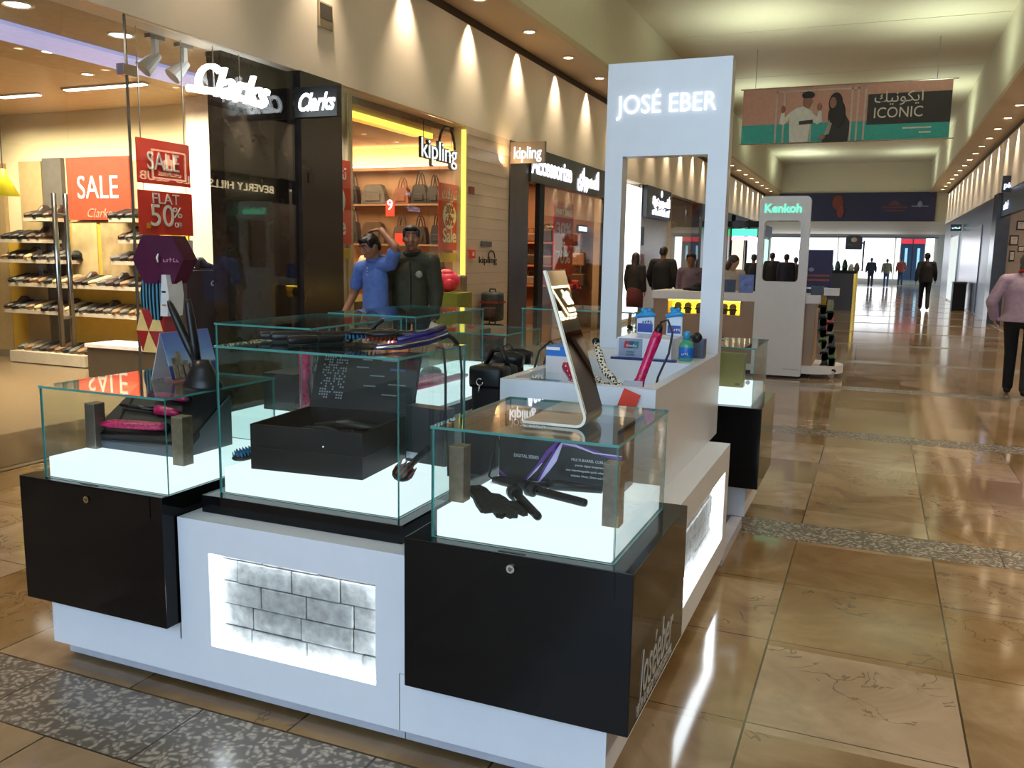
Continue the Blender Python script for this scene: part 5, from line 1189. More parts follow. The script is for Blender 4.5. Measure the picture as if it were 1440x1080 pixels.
# ---------------------------------------------------------------- counter
tz = .931
def tool_tube(name, label, cat, pts, rad, m, cord=None, tip=None):
    t = thing(name, label, cat, pts[0])
    b = MB(); b.tube(pts, .02, 14, rad); b.build('handle', m, t, smooth=True)
    if cord: b = MB(); b.tube(cord, .0045, 8); b.build('cord', M_cord, t, smooth=True)
    return t
M_fuchsia = mat('fuchsia_gloss', '#c2185e', .25, var=.35, scale=60)
P0, P1 = Vector((-.835, 3.20, .945)), Vector((-.757, 3.26, 1.215))
t = tool_tube('hair_straightener', 'glossy fuchsia straightener standing upright in the counter tray with a looping black cord', 'hair straightener',
    [P0+(P1-P0)*k for k in (0, .1, .25, .35, .6, .9, 1)], [.024, .026, .024, .018, .018, .021, .019], M_fuchsia,
    [P1, P1+Vector((.01, .0, .04)), P1+Vector((.035, .005, .05)), P1+Vector((.055, .005, .0)), P1+Vector((.045, .0, -.08)), P1+Vector((.01, -.01, -.17)), P1+Vector((0, -.01, -.22))])
b = MB(); b.cyl(P1-(P1-P0)*.03, P1+Vector((.008, 0, .03)), .019, .010, 12); b.build('cord_collar', M_blackplastic, t, smooth=True)
b = MB(); q = P0+(P1-P0)*.38; b.sph(q+Vector((0, -.018, 0)), .006, 8); b.build('button', mat('button_gold', '#d8a05a', .3), t, smooth=True)
def leopard():
    m = bpy.data.materials.new('leopard_print'); m.use_nodes = True; nt = m.node_tree; N = nt.nodes.new; L = nt.links.new; bs = nt.nodes['Principled BSDF']
    tc = N('ShaderNodeTexCoord'); v = N('ShaderNodeTexVoronoi'); v.inputs['Scale'].default_value = 85; L(tc.outputs['Object'], v.inputs['Vector'])
    r = N('ShaderNodeValToRGB'); r.color_ramp.interpolation = 'CONSTANT'; r.color_ramp.elements[0].color = (.01, .01, .01, 1); r.color_ramp.elements[1].position = .42; r.color_ramp.elements[1].color = S('#ddd6c4')
    L(v.outputs['Distance'], r.inputs[0]); L(r.outputs[0], bs.inputs['Base Color']); bs.inputs['Roughness'].default_value = .25; return m
M_leo = leopard()
def dots():
    m = bpy.data.materials.new('red_polka_dots'); m.use_nodes = True; nt = m.node_tree; N = nt.nodes.new; L = nt.links.new; bs = nt.nodes['Principled BSDF']
    tc = N('ShaderNodeTexCoord'); v = N('ShaderNodeTexVoronoi'); v.inputs['Scale'].default_value = 60; v.inputs['Randomness'].default_value = .2; L(tc.outputs['Object'], v.inputs['Vector'])
    r = N('ShaderNodeValToRGB'); r.color_ramp.interpolation = 'CONSTANT'; r.color_ramp.elements[0].color = S('#f0d8dc'); r.color_ramp.elements[1].position = .26; r.color_ramp.elements[1].color = S('#a81236')
    L(v.outputs['Distance'], r.inputs[0]); L(r.outputs[0], bs.inputs['Base Color']); bs.inputs['Roughness'].default_value = .3; return m
# leopard straightener lying open: two arms meeting near the fuchsia one
a = gY(838, 480, 3.45); hing = Vector((-.86, 3.22, .96))
t = thing('hair_straightener', 'black and white leopard print straightener lying open in the counter tray', 'hair straightener', hing)
b = MB(); e = a; b.tube([hing, hing+(e-hing)*.15, hing+(e-hing)*.55+Vector((-.02, 0, -.02)), hing+(e-hing)*.8+Vector((-.012, 0, -.01)), e], .015, 10, [.012, .014, .016, .017, .010]); b.build('upper_arm', M_leo, t, smooth=True)
e2 = Vector((-1.06, 3.42, 1.0)); b = MB(); b.tube([hing, hing+(e2-hing)*.3, hing+(e2-hing)*.9, e2], .013, 10, [.012, .015, .015, .010]); b.build('lower_arm', M_leo, t, smooth=True)
b = MB(); b.tube([hing+Vector((.02, 0, -.005)), hing, hing+(a-hing)*.10], .015, 10, [.006, .014, .016]); b.build('gold_tip', mat('gold_print', '#a08a3c', .3, .4, var=.4, scale=90), t, smooth=True)
b = MB(); b.sph(e, .017, 10); b.build('end_cap', M_blackplastic, t, smooth=True)
# red polka-dot bundle with cords
c0, c1 = gY(785, 493, 3.45), gY(812, 535, 3.30)
t = thing('hair_straightener', 'red polka dot straightener leaning at the left of the counter tray behind the mirror', 'hair straightener', c1)
b = MB(); b.tube([c1+Vector((.0, 0, -.05)), c1, (c0+c1)/2, c0], .024, 12, [.022, .026, .03, .02]); b.build('handle', dots(), t, smooth=True)
for k in range(4):
    x = gY(758+k*12, 500, 3.5); b = MB(); b.tube([c0+Vector((0, .02, 0)), (c0+x)/2+Vector((0, .02, .05-.01*k)), x+Vector((0, 0, .02)), x+Vector((-.01, -.03, -.06)), x+Vector((0, -.05, -.16))], .0055, 6); b.build('cord', M_cord, t, smooth=True)
t = thing('hair_straightener', 'violet straightener tip behind the red polka dot one on the counter', 'hair straightener', c0)
b = MB(); b.tube([c0+Vector((-.03, .06, -.08)), c0+Vector((-.01, .06, .01)), c0+Vector((.01, .06, .04))], .016, 10, [.016, .016, .008]); b.build('arm', M_vio, t, smooth=True)
# red leaflet on the rim behind the mirror
a, c = gY(838, 535, 3.05), gY(852, 556, 3.05)
b = MB(); b.box(-.03, .035, -.001, .001, 0, .075, rot=Matrix.Rotation(.35, 3, 'Y'), at=(-.80+.0, 2.965, .955)); tag(b.build('leaflet', mat('leaflet_red', '#d83a22', .5)), 'orange-red leaflet leaning on the counter front behind the mirror', 'leaflet')
b = MB(); b.box(-.02, .05, -.001, .001, .0, .02, at=(-.80, 3.02, 1.036)); 
tag(b.build('name_plate', mat('plate_silver', '#a8a8b0', .3)), 'small silver name plate on the counter rim behind the mirror', 'plate')
# acrylic holder with letters
t = thing('acrylic_holder', 'low clear acrylic holder with white letters on the front rim of the counter', 'holder', (-1.2, 2.99, CZ))
a, c = gY(745, 532, 2.99), gY(786, 535, 2.99)
box('holder_panel', M_glass, (a.x, c.x, 2.985, 2.989, CZ+.001, CZ+.035), t); box('holder_foot', M_glass, (a.x, c.x, 2.985, 3.02, CZ+.001, CZ+.004), t)
strokes('lettering', ((a.x*.7+c.x*.3), 2.983, CZ+.018), (1, 0, 0), (c.x-a.x)*.4, .018, M_signwhite, t, n=4)
# blue box, white box
t = thing('product_box', 'bright blue product box on a white carton at the left of the counter', 'box', (-1.2, 3.4, CZ))
a, c = gY(750, 485, 3.35), gY(800, 502, 3.35)
tag(box('white_carton', mat('card_white', '#d6d4d6', .5), (-1.248, c.x, 3.35, 3.5, .9315, c.z)), 'white carton under the bright blue box in the counter tray', 'box')
box('carton', mat('box_blue', '#1d74d0', .4), (-1.248, c.x, 3.35, 3.5, c.z+.0005, a.z), t); b = MB(); p = gY(778, 490, 3.35); b.box(p.x-.03, p.x+.03, 3.348, 3.35, p.z-.006, p.z+.006); b.build('print', M_signwhite, t)
# card machine box with payment sign
t = thing('card_stand', 'white box with a payment card sign on the counter in front of the tower', 'stand', (-.95, 3.9, CZ))
box('stand_body', M_white, (-1.085, -.83, 3.85, 4.10, CZ+.001, 1.133), t, bev=.003)
a, c = gY(871, 475, 3.849), gY(902.5, 502, 3.849)
box('sign_plate', mat('plate_bluegrey', '#8f9bb4', .4), (a.x, c.x, 3.845, 3.85, c.z, a.z), t); 
w_, h_ = c.x-a.x, a.z-c.z; zc, xc = c.z+h_*.66, a.x+w_*.52
b = MB(); b.prism([(xc-.034, zc-.016), (xc-.012, zc-.016), (xc-.004, zc+.016), (xc-.028, zc+.016)], 'y', 3.843, 3.8455); b.build('logo_red', mat('logo_red', '#b01c2c', .4), t)
b = MB(); b.prism([(xc-.014, zc-.016), (xc+.012, zc-.016), (xc+.02, zc+.016), (xc-.006, zc+.016)], 'y', 3.842, 3.8455); b.build('logo_blue', mat('logo_blue', '#1c3d6c', .4), t)
b = MB(); b.prism([(xc+.008, zc-.016), (xc+.034, zc-.016), (xc+.038, zc+.016), (xc+.016, zc+.016)], 'y', 3.8415, 3.8455); b.build('logo_green', mat('logo_green', '#1a7a78', .4), t)
text('lettering', 'UnionPay', .016, (xc+.004, 3.840, zc-.004), (1, 0, 0), (0, 0, 1), M_signwhite, t, width=.05, ext=.0005)
for k in range(2): strokes('lettering', (xc, 3.8445, c.z+h_*.27-.013*k), (1, 0, 0), .04, .008, mat('print_dkgrey', '#4a4f5c', .5), t, n=7, seed=k+3)
b = MB(); b.box(-1.10, -.80, 3.805, 3.84, CZ+.0005, CZ+.010); tag(b.build('folder', mat('folder_navy', '#16246a', .3)), 'navy blue folder edge lying in front of the white card box', 'folder')
# sanitiser bottle
bc = (-.772, 3.90, CZ+.001)
t = thing('sanitiser_bottle', 'green-blue pump bottle with a blue cap at the right of the card box', 'bottle', bc)
b = MB(); b.lathe([(.028, 0), (.033, .005), (.033, .065), (.028, .085), (.013, .096), (.013, .104)], bc, 20, 1, .75); b.build('bottle_body', mat('bottle_green', '#3f9a78', .12, var=.1), t, smooth=True)
b = MB(); b.lathe([(.0335, .014), (.0337, .015), (.0337, .062), (.0335, .063)], bc, 20, 1, .76); b.build('label', mat('label_blue', '#1a62b8', .3, var=.35, scale=40), t, smooth=True)
b = MB(); b.lathe([(.016, .100), (.016, .128), (.010, .135)], bc, 14); b.build('cap', mat('cap_blue', '#2a9ad0', .3), t, smooth=True)
text('lettering', 'FRESH', .016, (bc[0], bc[1]-.0262, bc[2]+.035), (1, 0, 0), (0, 0, 1), M_signwhite, t, width=.03, ext=.0005) if 0 else strokes('lettering', (bc[0], bc[1]-.0265, bc[2]+.035), (1, 0, 0), .034, .014, M_signwhite, t, n=4)
t = thing('phone_stand', 'small dark stand behind the green pump bottle', 'stand', (-.745, 4.05, CZ)); box('stand_body', mat('stand_slate', '#4c5266', .4), (-.785, -.715, 4.03, 4.09, CZ+.001, 1.125), t, bev=.004); b = MB(); b.sph((-.752, 4.04, 1.13), (.025, .02, .028), 12); b.build('knob', M_blackplastic, t, smooth=True)
# sachets with blue clips
def sachet(x, y, z, wd, h, lab, low):
    t = thing('sample_sachet', lab, 'sachet', (x, y, z), 'sachets held by blue clips')
    b = MB(); b.box(x-wd/2, x+wd/2, y-.006, y+.006, z, z+h*.72, bev=.004); b.build('sachet_body', mat('sachet_white', '#d5e0ee', .35), t)
    b = MB(); b.box(x-wd/2+.006, x+wd/2-.006, y-.0075, y-.006, z+h*.08, z+h*(.36 if not low else .42)); b.build('printed_band', mat('sachet_blue', '#3f86d8' if not low else '#1c3a9a', .35, var=.2), t)
    strokes('lettering', (x+.01, y-.009, z+h*(.5 if low else .22)), (1, 0, 0), wd*.6, .014, mat('print_navy', '#182c7a', .4) if low else M_signwhite, t, n=4)
    b = MB(); b.tube([(x-wd*.55, y-.01, z+h*.66), (x-wd*.2, y-.012, z+h*.74), (x+wd*.3, y-.012, z+h*.78), (x+wd*.58, y-.01, z+h*.74)], .011, 8, [.008, .013, .013, .008]); b.sph((x, y-.01, z+h*.82), (.018, .012, .02), 10); b.sph((x-.012, y-.01, z+h*.93), (.011, .009, .012), 8); b.sph((x+.016, y-.01, z+h*.93), (.013, .009, .010), 8); b.build('clip', mat('clip_blue', '#2f9fe0', .4), t, smooth=True)
sachet(-1.005, 4.06, 1.134, .085, .125, 'white and navy sachet with a blue clip behind the card sign', True)
sachet(-.865, 4.06, 1.134, .075, .135, 'white and sky blue sachet with a blue clip beside the green bottle', False)
# ---------------------------------------------------------------- staff area and side cases
t = thing('shoulder_bag', 'black shoulder bag with a silver ring key fob left of the counter', 'bag', (-1.45, 3.35, .62))
a, c = gY(661, 505, 3.2), gY(698, 572, 3.2)
bag_st = tag(box('stool', mat('stool_grey', '#3a3a40', .5), (a.x-.02, c.x+.06, 3.18, 3.46, 0, c.z-.04)), 'dark square stool under the black shoulder bag', 'stool')
zb = c.z-.04
b = MB(); b.box(a.x, c.x+.02, 3.2, 3.40, zb+.001, a.z-.03, bev=.03); b.build('bag_body', M_blacksatin, t, smooth=True)
b = MB(); b.box(a.x-.005, c.x+.025, 3.19, 3.3, a.z-.12, a.z-.025, bev=.02); b.build('flap', M_blackplastic, t, smooth=True)
b = MB(); b.tube([(a.x+.02, 3.3, a.z-.04), (a.x+.06, 3.3, a.z+.03), (c.x-.02, 3.3, a.z+.035), (c.x+.01, 3.3, a.z-.04)], .012, 8); b.build('handle', M_blackplastic, t, smooth=True)
p = gY(675, 537, 3.185); b = MB(); b.tube([(p.x+.014*math.cos(2*PI*k/14+.9), p.y-.004, p.z+.014*math.sin(2*PI*k/14+.9)) for k in range(13)], .003, 6); b.cyl((p.x, p.y-.004, p.z-.014), (p.x-.004, p.y-.004, p.z-.045), .0035, n=6); b.build('key_fob', M_chrome, t, smooth=True)
for k, (px, py, lab) in enumerate(((712, 505, 'black hair dryer lying behind the black shoulder bag'), (724, 512, 'second black hair dryer beside the counter, nearer the counter'))):
    p = gY(px, py, 3.58+.14*k); p.z = gY(712, 505, 3.58).z; t = thing('hair_dryer', lab, 'hair dryer', p)
    b = MB(); b.tube([p+Vector((-.09, .02, -.01)), p+Vector((-.03, 0, 0)), p+Vector((.04, 0, 0)), p+Vector((.08, 0, -.005))], .035, 14, [.024, .036, .038, .03]); b.build('barrel', M_blackplastic, t, smooth=True)
    b = MB(); b.tube([p+Vector((.02, 0, -.03)), p+Vector((.03, 0, -.13))], .018, 10, [.022, .018]); b.build('handle', M_blackplastic, t, smooth=True)
    b = MB(); b.tube([p+Vector((.03, 0, -.13)), p+Vector((-.04, 0, -.09)), p+Vector((-.07, -.02, .03)), p+Vector((-.02, -.03, .06)), p+Vector((.02, -.02, .01))], .005, 6); b.build('cord', M_cord, t, smooth=True)
p = gY(716, 520, 3.62); p.z = gY(712, 505, 3.58).z
tag(box('shelf_unit', mat('unit_slate', '#575a66', .4), (p.x-.12, p.x+.12, 3.5, 3.86, 0, p.z-.149)), 'slate storage unit behind the bag, carrying the hair dryers', 'storage unit')
a, c = gY(698, 523, 3.34), gY(707, 555, 3.34)
tag(box('striped_box', mat('stripe_blue', '#3548b0', .5, var=.7, scale=120), (a.x, c.x+.01, 3.42, 3.47, zb+.001, a.z)), 'blue and white striped box between the bag and the counter', 'box')
# pink tools on the lit bases of the side cases, seen through the glass
for k, (y0, y1, lab) in enumerate(((3.92, 4.5, 'front pink patterned straightener on the lit base of the farther side case'), (3.95, 4.45, 'pink patterned hair tool further back on the lit base of the farther side case'))):
    flat_iron((-2.20-.12*k, y0, .80), (-2.18-.12*k, y1, .80), M_pink, lab, r=.016)
for k, y in enumerate((4.0, 4.2, 4.42)):
    b = MB(); b.sph((-2.36, y, .815), (.06, .07, .033), 12); tag(b.build('hair_roller_pouch', M_blacksatin, smooth=True), ['nearest', 'middle', 'farthest'][k]+' dark pouch on the lit base of the farther side case', 'pouch')
flat_iron((-2.30, 3.05, .80), (-2.30, 3.45, .80), M_pink, 'pink patterned straightener on the lit base of the nearer side case', r=.016)
t = thing('product_box', 'black carton on the lit base of the nearer side case', 'box', (-2.45, 3.3, .782)); box('carton', mat('carton_black', '#15171b', .4), (-2.55, -2.38, 3.15, 3.5, .782, .95), t)
# gold box in the rear right case, papers on the far case
t = thing('gift_box', 'flat upright gold box in the rear right glass case', 'box', (-.8, 5.0, .772))
box('carton', mat('gold_carton', '#8a7c46', .35, .3, var=.06), (-.96, -.655, 5.0, 5.07, .770, .965), t, bev=.004)
box('seal', mat('seal_brown', '#5c5230', .4), (-.70, -.675, 4.998, 5.0, .782, .795), t)
b = MB(); p = (-.607, 4.84, .83); b.cyl((p[0], 4.805, p[2]), (p[0], 4.812, p[2]), .012, n=14); tag(b.build('case_lock', M_chrome), 'small round lock on the glass of the rear right case', 'lock')
box('card_tray', mat('tray_white', '#e6eaf0', .3), (-1.10, -1.0, 4.9, 5.2, .771, .78)); tag(bpy.data.objects['card_tray'], 'white tray at the left of the gold box in the rear case', 'tray')
# stacked patterned blocks (totem) on a post behind the left case
t = thing('block_totem', 'stack of patterned faceted blocks, the top one purple, behind the left case', 'totem', (-3.42, 3.6, 0))
def faceted(c, rx, rz, dy, m, nm, yaw=.35, m2=None):
    b = MB(); R_ = Matrix.Rotation(yaw, 3, 'Z'); c = Vector(c)
    ring = [(-1, 0), (-.58, .95), (.58, .95), (1, 0), (.58, -.95), (-.58, -.95)]
    F = [b.b.verts.new(c+R_@Vector((x*rx*.92, -dy, z*rz))) for x, z in ring]; K = [b.b.verts.new(c+R_@Vector((x*rx, dy, z*rz))) for x, z in ring]
    for i in range(6): b._f([F[i], F[(i+1) % 6], K[(i+1) % 6], K[i]])
    b.mi = 1 if m2 else 0
    fc = b.b.verts.new(c+R_@Vector((0, -dy*1.12, 0)))
    for i in range(6):
        b.mi = (i % 2) if m2 else 0
        b._f([F[(i+1) % 6], F[i], fc])
    b.mi = 0; b._f(K)
    return b.build(nm, [m, m2] if m2 else m, t)
YT = 3.6
p = gY(231, 365, YT); k = (gY(261, 365, YT)-p).length/30
def stripes():
    m = bpy.data.materials.new('teal_black_stripes'); m.use_nodes = True; nt = m.node_tree; N = nt.nodes.new; L = nt.links.new; bs = nt.nodes['Principled BSDF']
    tc = N('ShaderNodeTexCoord'); wv = N('ShaderNodeTexWave'); wv.inputs['Scale'].default_value = 11; wv.bands_direction = 'X'; L(tc.outputs['Object'], wv.inputs['Vector'])
    r = N('ShaderNodeValToRGB'); r.color_ramp.interpolation = 'CONSTANT'; r.color_ramp.elements[0].color = S('#14161c'); r.color_ramp.elements[1].position = .55; r.color_ramp.elements[1].color = S('#4f8ea8')
    L(wv.outputs['Fac'], r.inputs[0]); L(r.outputs[0], bs.inputs['Base Color']); bs.inputs['Roughness'].default_value = .3; return m
faceted(p, 31*k, 27*k, .07, mat('plum_block', '#4a0a30', .6, var=.15, scale=6, spec=.2), 'purple_block', .3)
q = gY(230, 365, YT-.09); b = MB(); b.tube([(q.x-.035, q.y, q.z+.03), (q.x-.045, q.y, q.z+.01), (q.x-.04, q.y, q.z-.015)], .006, 6, [.003, .006, .003]); b.build('crescent_mark', M_signwhite, t)
strokes('lettering', (q.x+.06, q.y-.01, q.z), (.95, .3, 0), .09, .025, mat('print_rose', '#b87a98', .5), t, n=5)
p2 = gY(226, 417, YT); faceted(p2, 22*k, 26*k, .06, stripes(), 'striped_block', -.15)
p2b = gY(246, 415, YT); b = MB(); b.prism([(p2b.x-.03, p2b.z-.11), (p2b.x+.02, p2b.z-.11), (p2b.x+.035, p2b.z), (p2b.x+.02, p2b.z+.11), (p2b.x-.01, p2b.z+.11)], 'y', YT-.08, YT+.03); b.build('white_side_panel', mat('card_white', '#d6d4d6', .5), t)
b = MB(); b.box(p2b.x-.012, p2b.x+.015, YT-.082, YT-.08, p2b.z+.015, p2b.z+.025); b.build('printed_bar', M_blacksatin, t)
b = MB(); b.box(p2b.x-.012, p2b.x+.015, YT-.082, YT-.08, p2b.z-.055, p2b.z-.047); b.build('printed_bar', mat('print_gold', '#a8863c', .5), t)
p3 = gY(221, 464, YT); faceted(p3, 19*k, 25*k, .06, mat('totem_cream', '#e0bf78', .4), 'triangle_block', .1, mat('totem_red', '#9c1f1c', .4))
p3b = gY(236, 464, YT); b = MB(); b.prism([(p3b.x-.02, p3b.z-.11), (p3b.x+.02, p3b.z-.11), (p3b.x+.03, p3b.z+.10), (p3b.x-.01, p3b.z+.12)], 'y', YT-.05, YT+.05); b.build('red_side_panel', mat('totem_red', '#9c1f1c', .4), t)
p4 = gY(255, 512, YT); faceted(p4, 20*k, 25*k, .06, mat('totem_red2', '#7a1c1c', .4), 'lower_block', .1)
b = MB(); b.cyl((p4.x, YT, .02), (p4.x, YT, p4.z-.1), .03, n=12); b.lathe([(.16, 0), (.16, .015), (.03, .02)], (p4.x, YT, 0), 20); b.build('post', M_steel, t)

# ================================================================ SECOND KIOSK (white and oak)
KY = 11.55
M_oak = mat('oak_laminate', '#96795f', .4, var=.12, scale=3); M_greyw = mat('grey_white_laminate', '#d9d6d6', .35, var=.02)
t = thing('kiosk_counter', 'oak counter with a white top and yellow lit niches, behind the white tower', 'counter', (-1.7, 12, 0))
nb0, nb1 = gY(940, 417, KY), gY(1040, 445, KY)
nx0, nx1, nz0, nz1 = nb0.x, nb1.x, .765, .965
b = MB(); x0, x1 = -2.76, -.68
b.box(x0, nx0, KY, 12.3, .14, .95); b.box(nx1, x1, KY, 12.3, .14, .95); b.box(nx0, nx1, KY, 12.3, .14, nz0); b.box(nx0, nx1, KY+.3, 12.3, nz0, .95)
b.build('counter_body', M_oak, t)
b = MB(); b.box(x0-.02, x1+.06, KY-.03, 12.35, .952, 1.06, bev=.01); b.build('counter_top', M_greyw, t)
b = MB(); b.box(nx0+.002, nx1-.002, KY+.27, KY+.298, nz0+.001, .949); b.build('niche_back', glow('niche_yellow', (1, .62, .03, 1), 1.5), t)
b = MB(); b.box(nx0+.001, nx1-.001, KY+.0, KY+.27, .935, .949); b.build('niche_light', glow('niche_yellow_led', (1, .68, .05, 1), 4), t)
b = MB(); b.cyl((x1-.05, KY+.38, .06), (x1-.05, KY+.38, .16), .42, n=32); b.box(x0, x1-.05, KY-.02, 12.2, .06, .14); b.build('white_plinth', M_greyw, t)
b = MB(); b.box(x0+.1, x1-.05, KY+.08, 12.2, 0, .06); b.build('kick', M_blacksatin, t)
t = thing('kiosk_tower', 'grey-white rounded tower with a window opening and green lettering, in front of the oak counter', 'tower', (-1.1, 11.45, 0))
tx0, tx1, tzt = -1.415, -.80, 2.285
def rrect(x0, x1, z0, z1, r, n=6, rb=None):
    P = []
    for (cx, cz, a0, rr) in ((x1-r, z1-r, 0, r), (x0+r, z1-r, 90, r), (x0+(rb or r), z0+(rb or r), 180, rb or r), (x1-(rb or r), z0+(rb or r), 270, rb or r)):
        for k in range(n+1): a = math.radians(a0+90*k/n); P.append((cx+rr*math.cos(a), cz+rr*math.sin(a)))
    return P
O_ = rrect(tx0, tx1, .03, tzt, .06, rb=.012); I_ = rrect(-1.345, -.905, 1.225, 1.985, .05)
b = MB(); ya, yb_ = KY-.14, KY-.035
def ring3(P, y): return [b.b.verts.new((p[0], y, p[1])) for p in P]
Of, Ob, If, Ib = ring3(O_, ya), ring3(O_, yb_), ring3(I_, ya), ring3(I_, yb_); n = len(O_)
for i in range(n):
    j = (i+1) % n
    b._f([Of[i], Of[j], If[j], If[i]]); b._f([Ob[j], Ob[i], Ib[i], Ib[j]]); b._f([Of[j], Of[i], Ob[i], Ob[j]]); b._f([If[i], If[j], Ib[j], Ib[i]])
b.build('tower_frame', M_greyw, t)
b = MB(); b.box(tx0+.02, tx1-.02, ya+.03, yb_-.01, 0, .03); b.build('kick', M_blacksatin, t)
M_green = glow('green_sign', (.10, .78, .38, 1), 1.3)
text('lettering', 'Kenkoh.', .15, ((tx0+tx1)/2-.0, ya-.006, 2.13), (1, 0, 0), (0, 0, 1), M_signwhite, t, width=.50, bold=.012, ext=.003)
text('lettering', 'Kenkoh', .15, ((tx0+tx1)/2-.025, ya-.012, 2.13), (1, 0, 0), (0, 0, 1), M_green, t, width=.44, bold=.002, ext=.003)
strokes('lettering', (-.92, ya-.003, .12), (1, 0, 0), .2, .012, mat('print_dkgrey', '#4a4f5c', .5), t, n=12)
def slipper(x, y, z, label, group, cc='#2c2118', hang=0, yaw=0):
    t = thing('slipper', label, 'slipper', (x, y, z), group)
    b = MB(); out = [(-.035, 0), (-.042, .06), (-.038, .12), (-.05, .19), (-.03, .25), (0, .265), (.03, .25), (.045, .19), (.034, .12), (.04, .06), (.03, 0)]
    if hang: b.prism([(x+p[0], z-p[1]) for p in out], 'y', y, y+.03)
    else: b.prism([(x+p[0]*.95, z+.001+p[1]*.55) for p in out], 'y', y, y+.06)
    b.build('sole', mat('slip_'+cc[1:], cc, .6, var=.3, scale=30), t)
    b = MB()
    zz = (z-.17) if hang else z+.06
    b.tube([(x-.05, y+.01, zz), (x-.03, y-.03, zz+.02), (x+.03, y-.03, zz+.02), (x+.045, y+.01, zz)], .013, 6); b.build('strap', M_blacksatin, t)
for k, px in enumerate((954, 968, 984, 1019, 1031)):
    p = gY(px, 434, KY+.12)
    slipper(p.x, KY+.08, nz0, ['first', 'second', 'third', 'fourth', 'fifth'][k]+' dark slipper from the left in the yellow niche of the oak counter', 'slippers in the yellow niche')
# slippers hanging down the right end of the counter
cols = ['#c9a028', '#8a8a60', '#54603c', '#c0564c', '#3a3a34', '#9a9080', '#7a9a4a', '#4a4a44', '#8f8a7c', '#6a8a3c', '#2c2c28', '#b09a88']
for k, cc in enumerate(cols):
    px, py = (1158+(k % 2)*10+(2 if k > 6 else 0), 420+k*8.2)
    p = gY(px, py, 11.72-.05*(k % 2))
    slipper(p.x, p.y, p.z+.06, ['topmost yellow', 'khaki', 'olive green', 'coral pink', 'uppermost black', 'stone grey', 'leaf green', 'charcoal', 'mid grey', 'lowest green', 'lowest black', 'palest'][k]+' slipper in the string hanging at the right end of the oak counter', 'slippers hanging at the oak counter', cc, hang=1)
b = MB(); p = gY(1162, 418, 11.75); b.tube([(p.x, 11.78, p.z+.12), (p.x, 11.79, .15)], .008, 6); tag(b.build('hanging_rail', M_steel), 'thin steel rail carrying the hanging slippers at the oak counter', 'rail')
b = MB(); b.box(p.x-.25, p.x, 11.77, 11.79, p.z+.10, p.z+.12); tag(b.build('rail_bracket', M_steel), 'steel bracket joining the slipper rail to the oak counter', 'bracket')
# cards and items on the oak counter
for k, (a_, c_, cc, lab) in enumerate((((1018, 393), (1034, 409), '#1c2644', 'dark navy box standing on the oak counter left of the tower'), ((1040, 386), (1059, 410), '#5a6cae', 'blue picture card in a stand on the oak counter next to the tower'))):
    a, c = gY(*a_, KY+.2), gY(*c_, KY+.2)
    t = thing('display_card', lab, 'card', ((a.x+c.x)/2, KY+.2, 1.061)); box('card_panel', mat('card_'+cc[1:], cc, .4), (a.x, c.x, KY+.19, KY+.215, 1.0605, a.z), t)
    b = MB(); b.box(a.x+.02, c.x-.02, KY+.187, KY+.19, 1.09, a.z-.02); b.build('picture', mat('pic_'+cc[1:], cc, .4, var=.6, scale=14), t)
b = MB(); p = gY(975, 405, KY+.3); b.sph((p.x, KY+.35, 1.085), (.16, .1, .05), 14); b.sph((p.x+.06, KY+.33, 1.13), (.08, .06, .05), 12); tag(b.build('slipper_heap', M_blacksatin, smooth=True), 'dark bundle of slippers lying on the oak counter in front of the seated seller', 'bundle')
a = gY(955, 404, KY+.1); b = MB(); b.box(a.x-.2, a.x+.1, KY+.02, KY+.25, 1.0605, 1.066); tag(b.build('paper_sheet', mat('paper_white', '#d8d4cc', .5)), 'white sheet of paper lying on the oak counter at its left end', 'paper')
a, c = gY(1143, 405, KY+.15), gY(1166, 412, KY+.15); tag(box('till_box', mat('till_black', '#1c1a1c', .4), (a.x-.02, a.x+.13, KY+.1, KY+.3, 1.0605, 1.17)), 'black till on the right end of the oak counter', 'till')
tag(box('white_box', mat('card_white', '#d6d4d6', .5), (a.x+.14, a.x+.32, KY+.1, KY+.3, 1.0605, 1.15)), 'white box at the right end of the oak counter', 'box')
# small potted plant on the rear glass case
p = gZ(1022, 479, 1.023); p = Vector((-.86, 5.25, 1.023))
t = thing('potted_plant', 'tiny green plant in a dark dish on the rear right glass case', 'plant', p)
b = MB(); b.lathe([(.02, 0), (.045, .008), (.04, .012)], p, 16); b.build('dish', mat('dish_dark', '#3a2c22', .5), t)
b = MB()
for k in range(6): a = k*1.05; b.tube([p+Vector((0, 0, .01)), p+Vector((.015*math.cos(a), .015*math.sin(a), .04)), p+Vector((.03*math.cos(a), .03*math.sin(a), .05))], .005, 6, [.003, .008, .002])
b.build('leaves', mat('leaf_green', '#4a8a2c', .5), t, smooth=True)
# navy roll-up panel and the dark brown kiosk further on
t = thing('rollup_banner', 'navy blue upright panel with orange print behind the white and oak kiosk', 'panel', (-1.3, 22, 0))
a, c = gY(1130, 351, 22), gY(1168, 412, 22)
box('panel_board', mat('panel_navy', '#1c2258', .5), (a.x-.1, c.x, 22, 22.06, .02, a.z), t); box('foot', M_blackplastic, (a.x, c.x-.1, 21.85, 22.2, 0, .02), t)
p, q = gY(1131, 387, 21.99), gY(1167, 388, 21.99); box('printed_line', mat('print_orange2', '#8a4a3a', .5), (p.x, q.x, 21.99, 22, p.z-.02, p.z+.02), t); box('printed_line', mat('print_orange2', '#8a4a3a', .5), (p.x, q.x, 21.99, 22, p.z-.13, p.z-.08), t)
b = MB(); p = gY(1141, 379, 21.99); b.sph((p.x, 21.99, p.z), (.07, .01, .05), 10); b.build('emblem', mat('print_pale', '#7a86a8', .6), t)
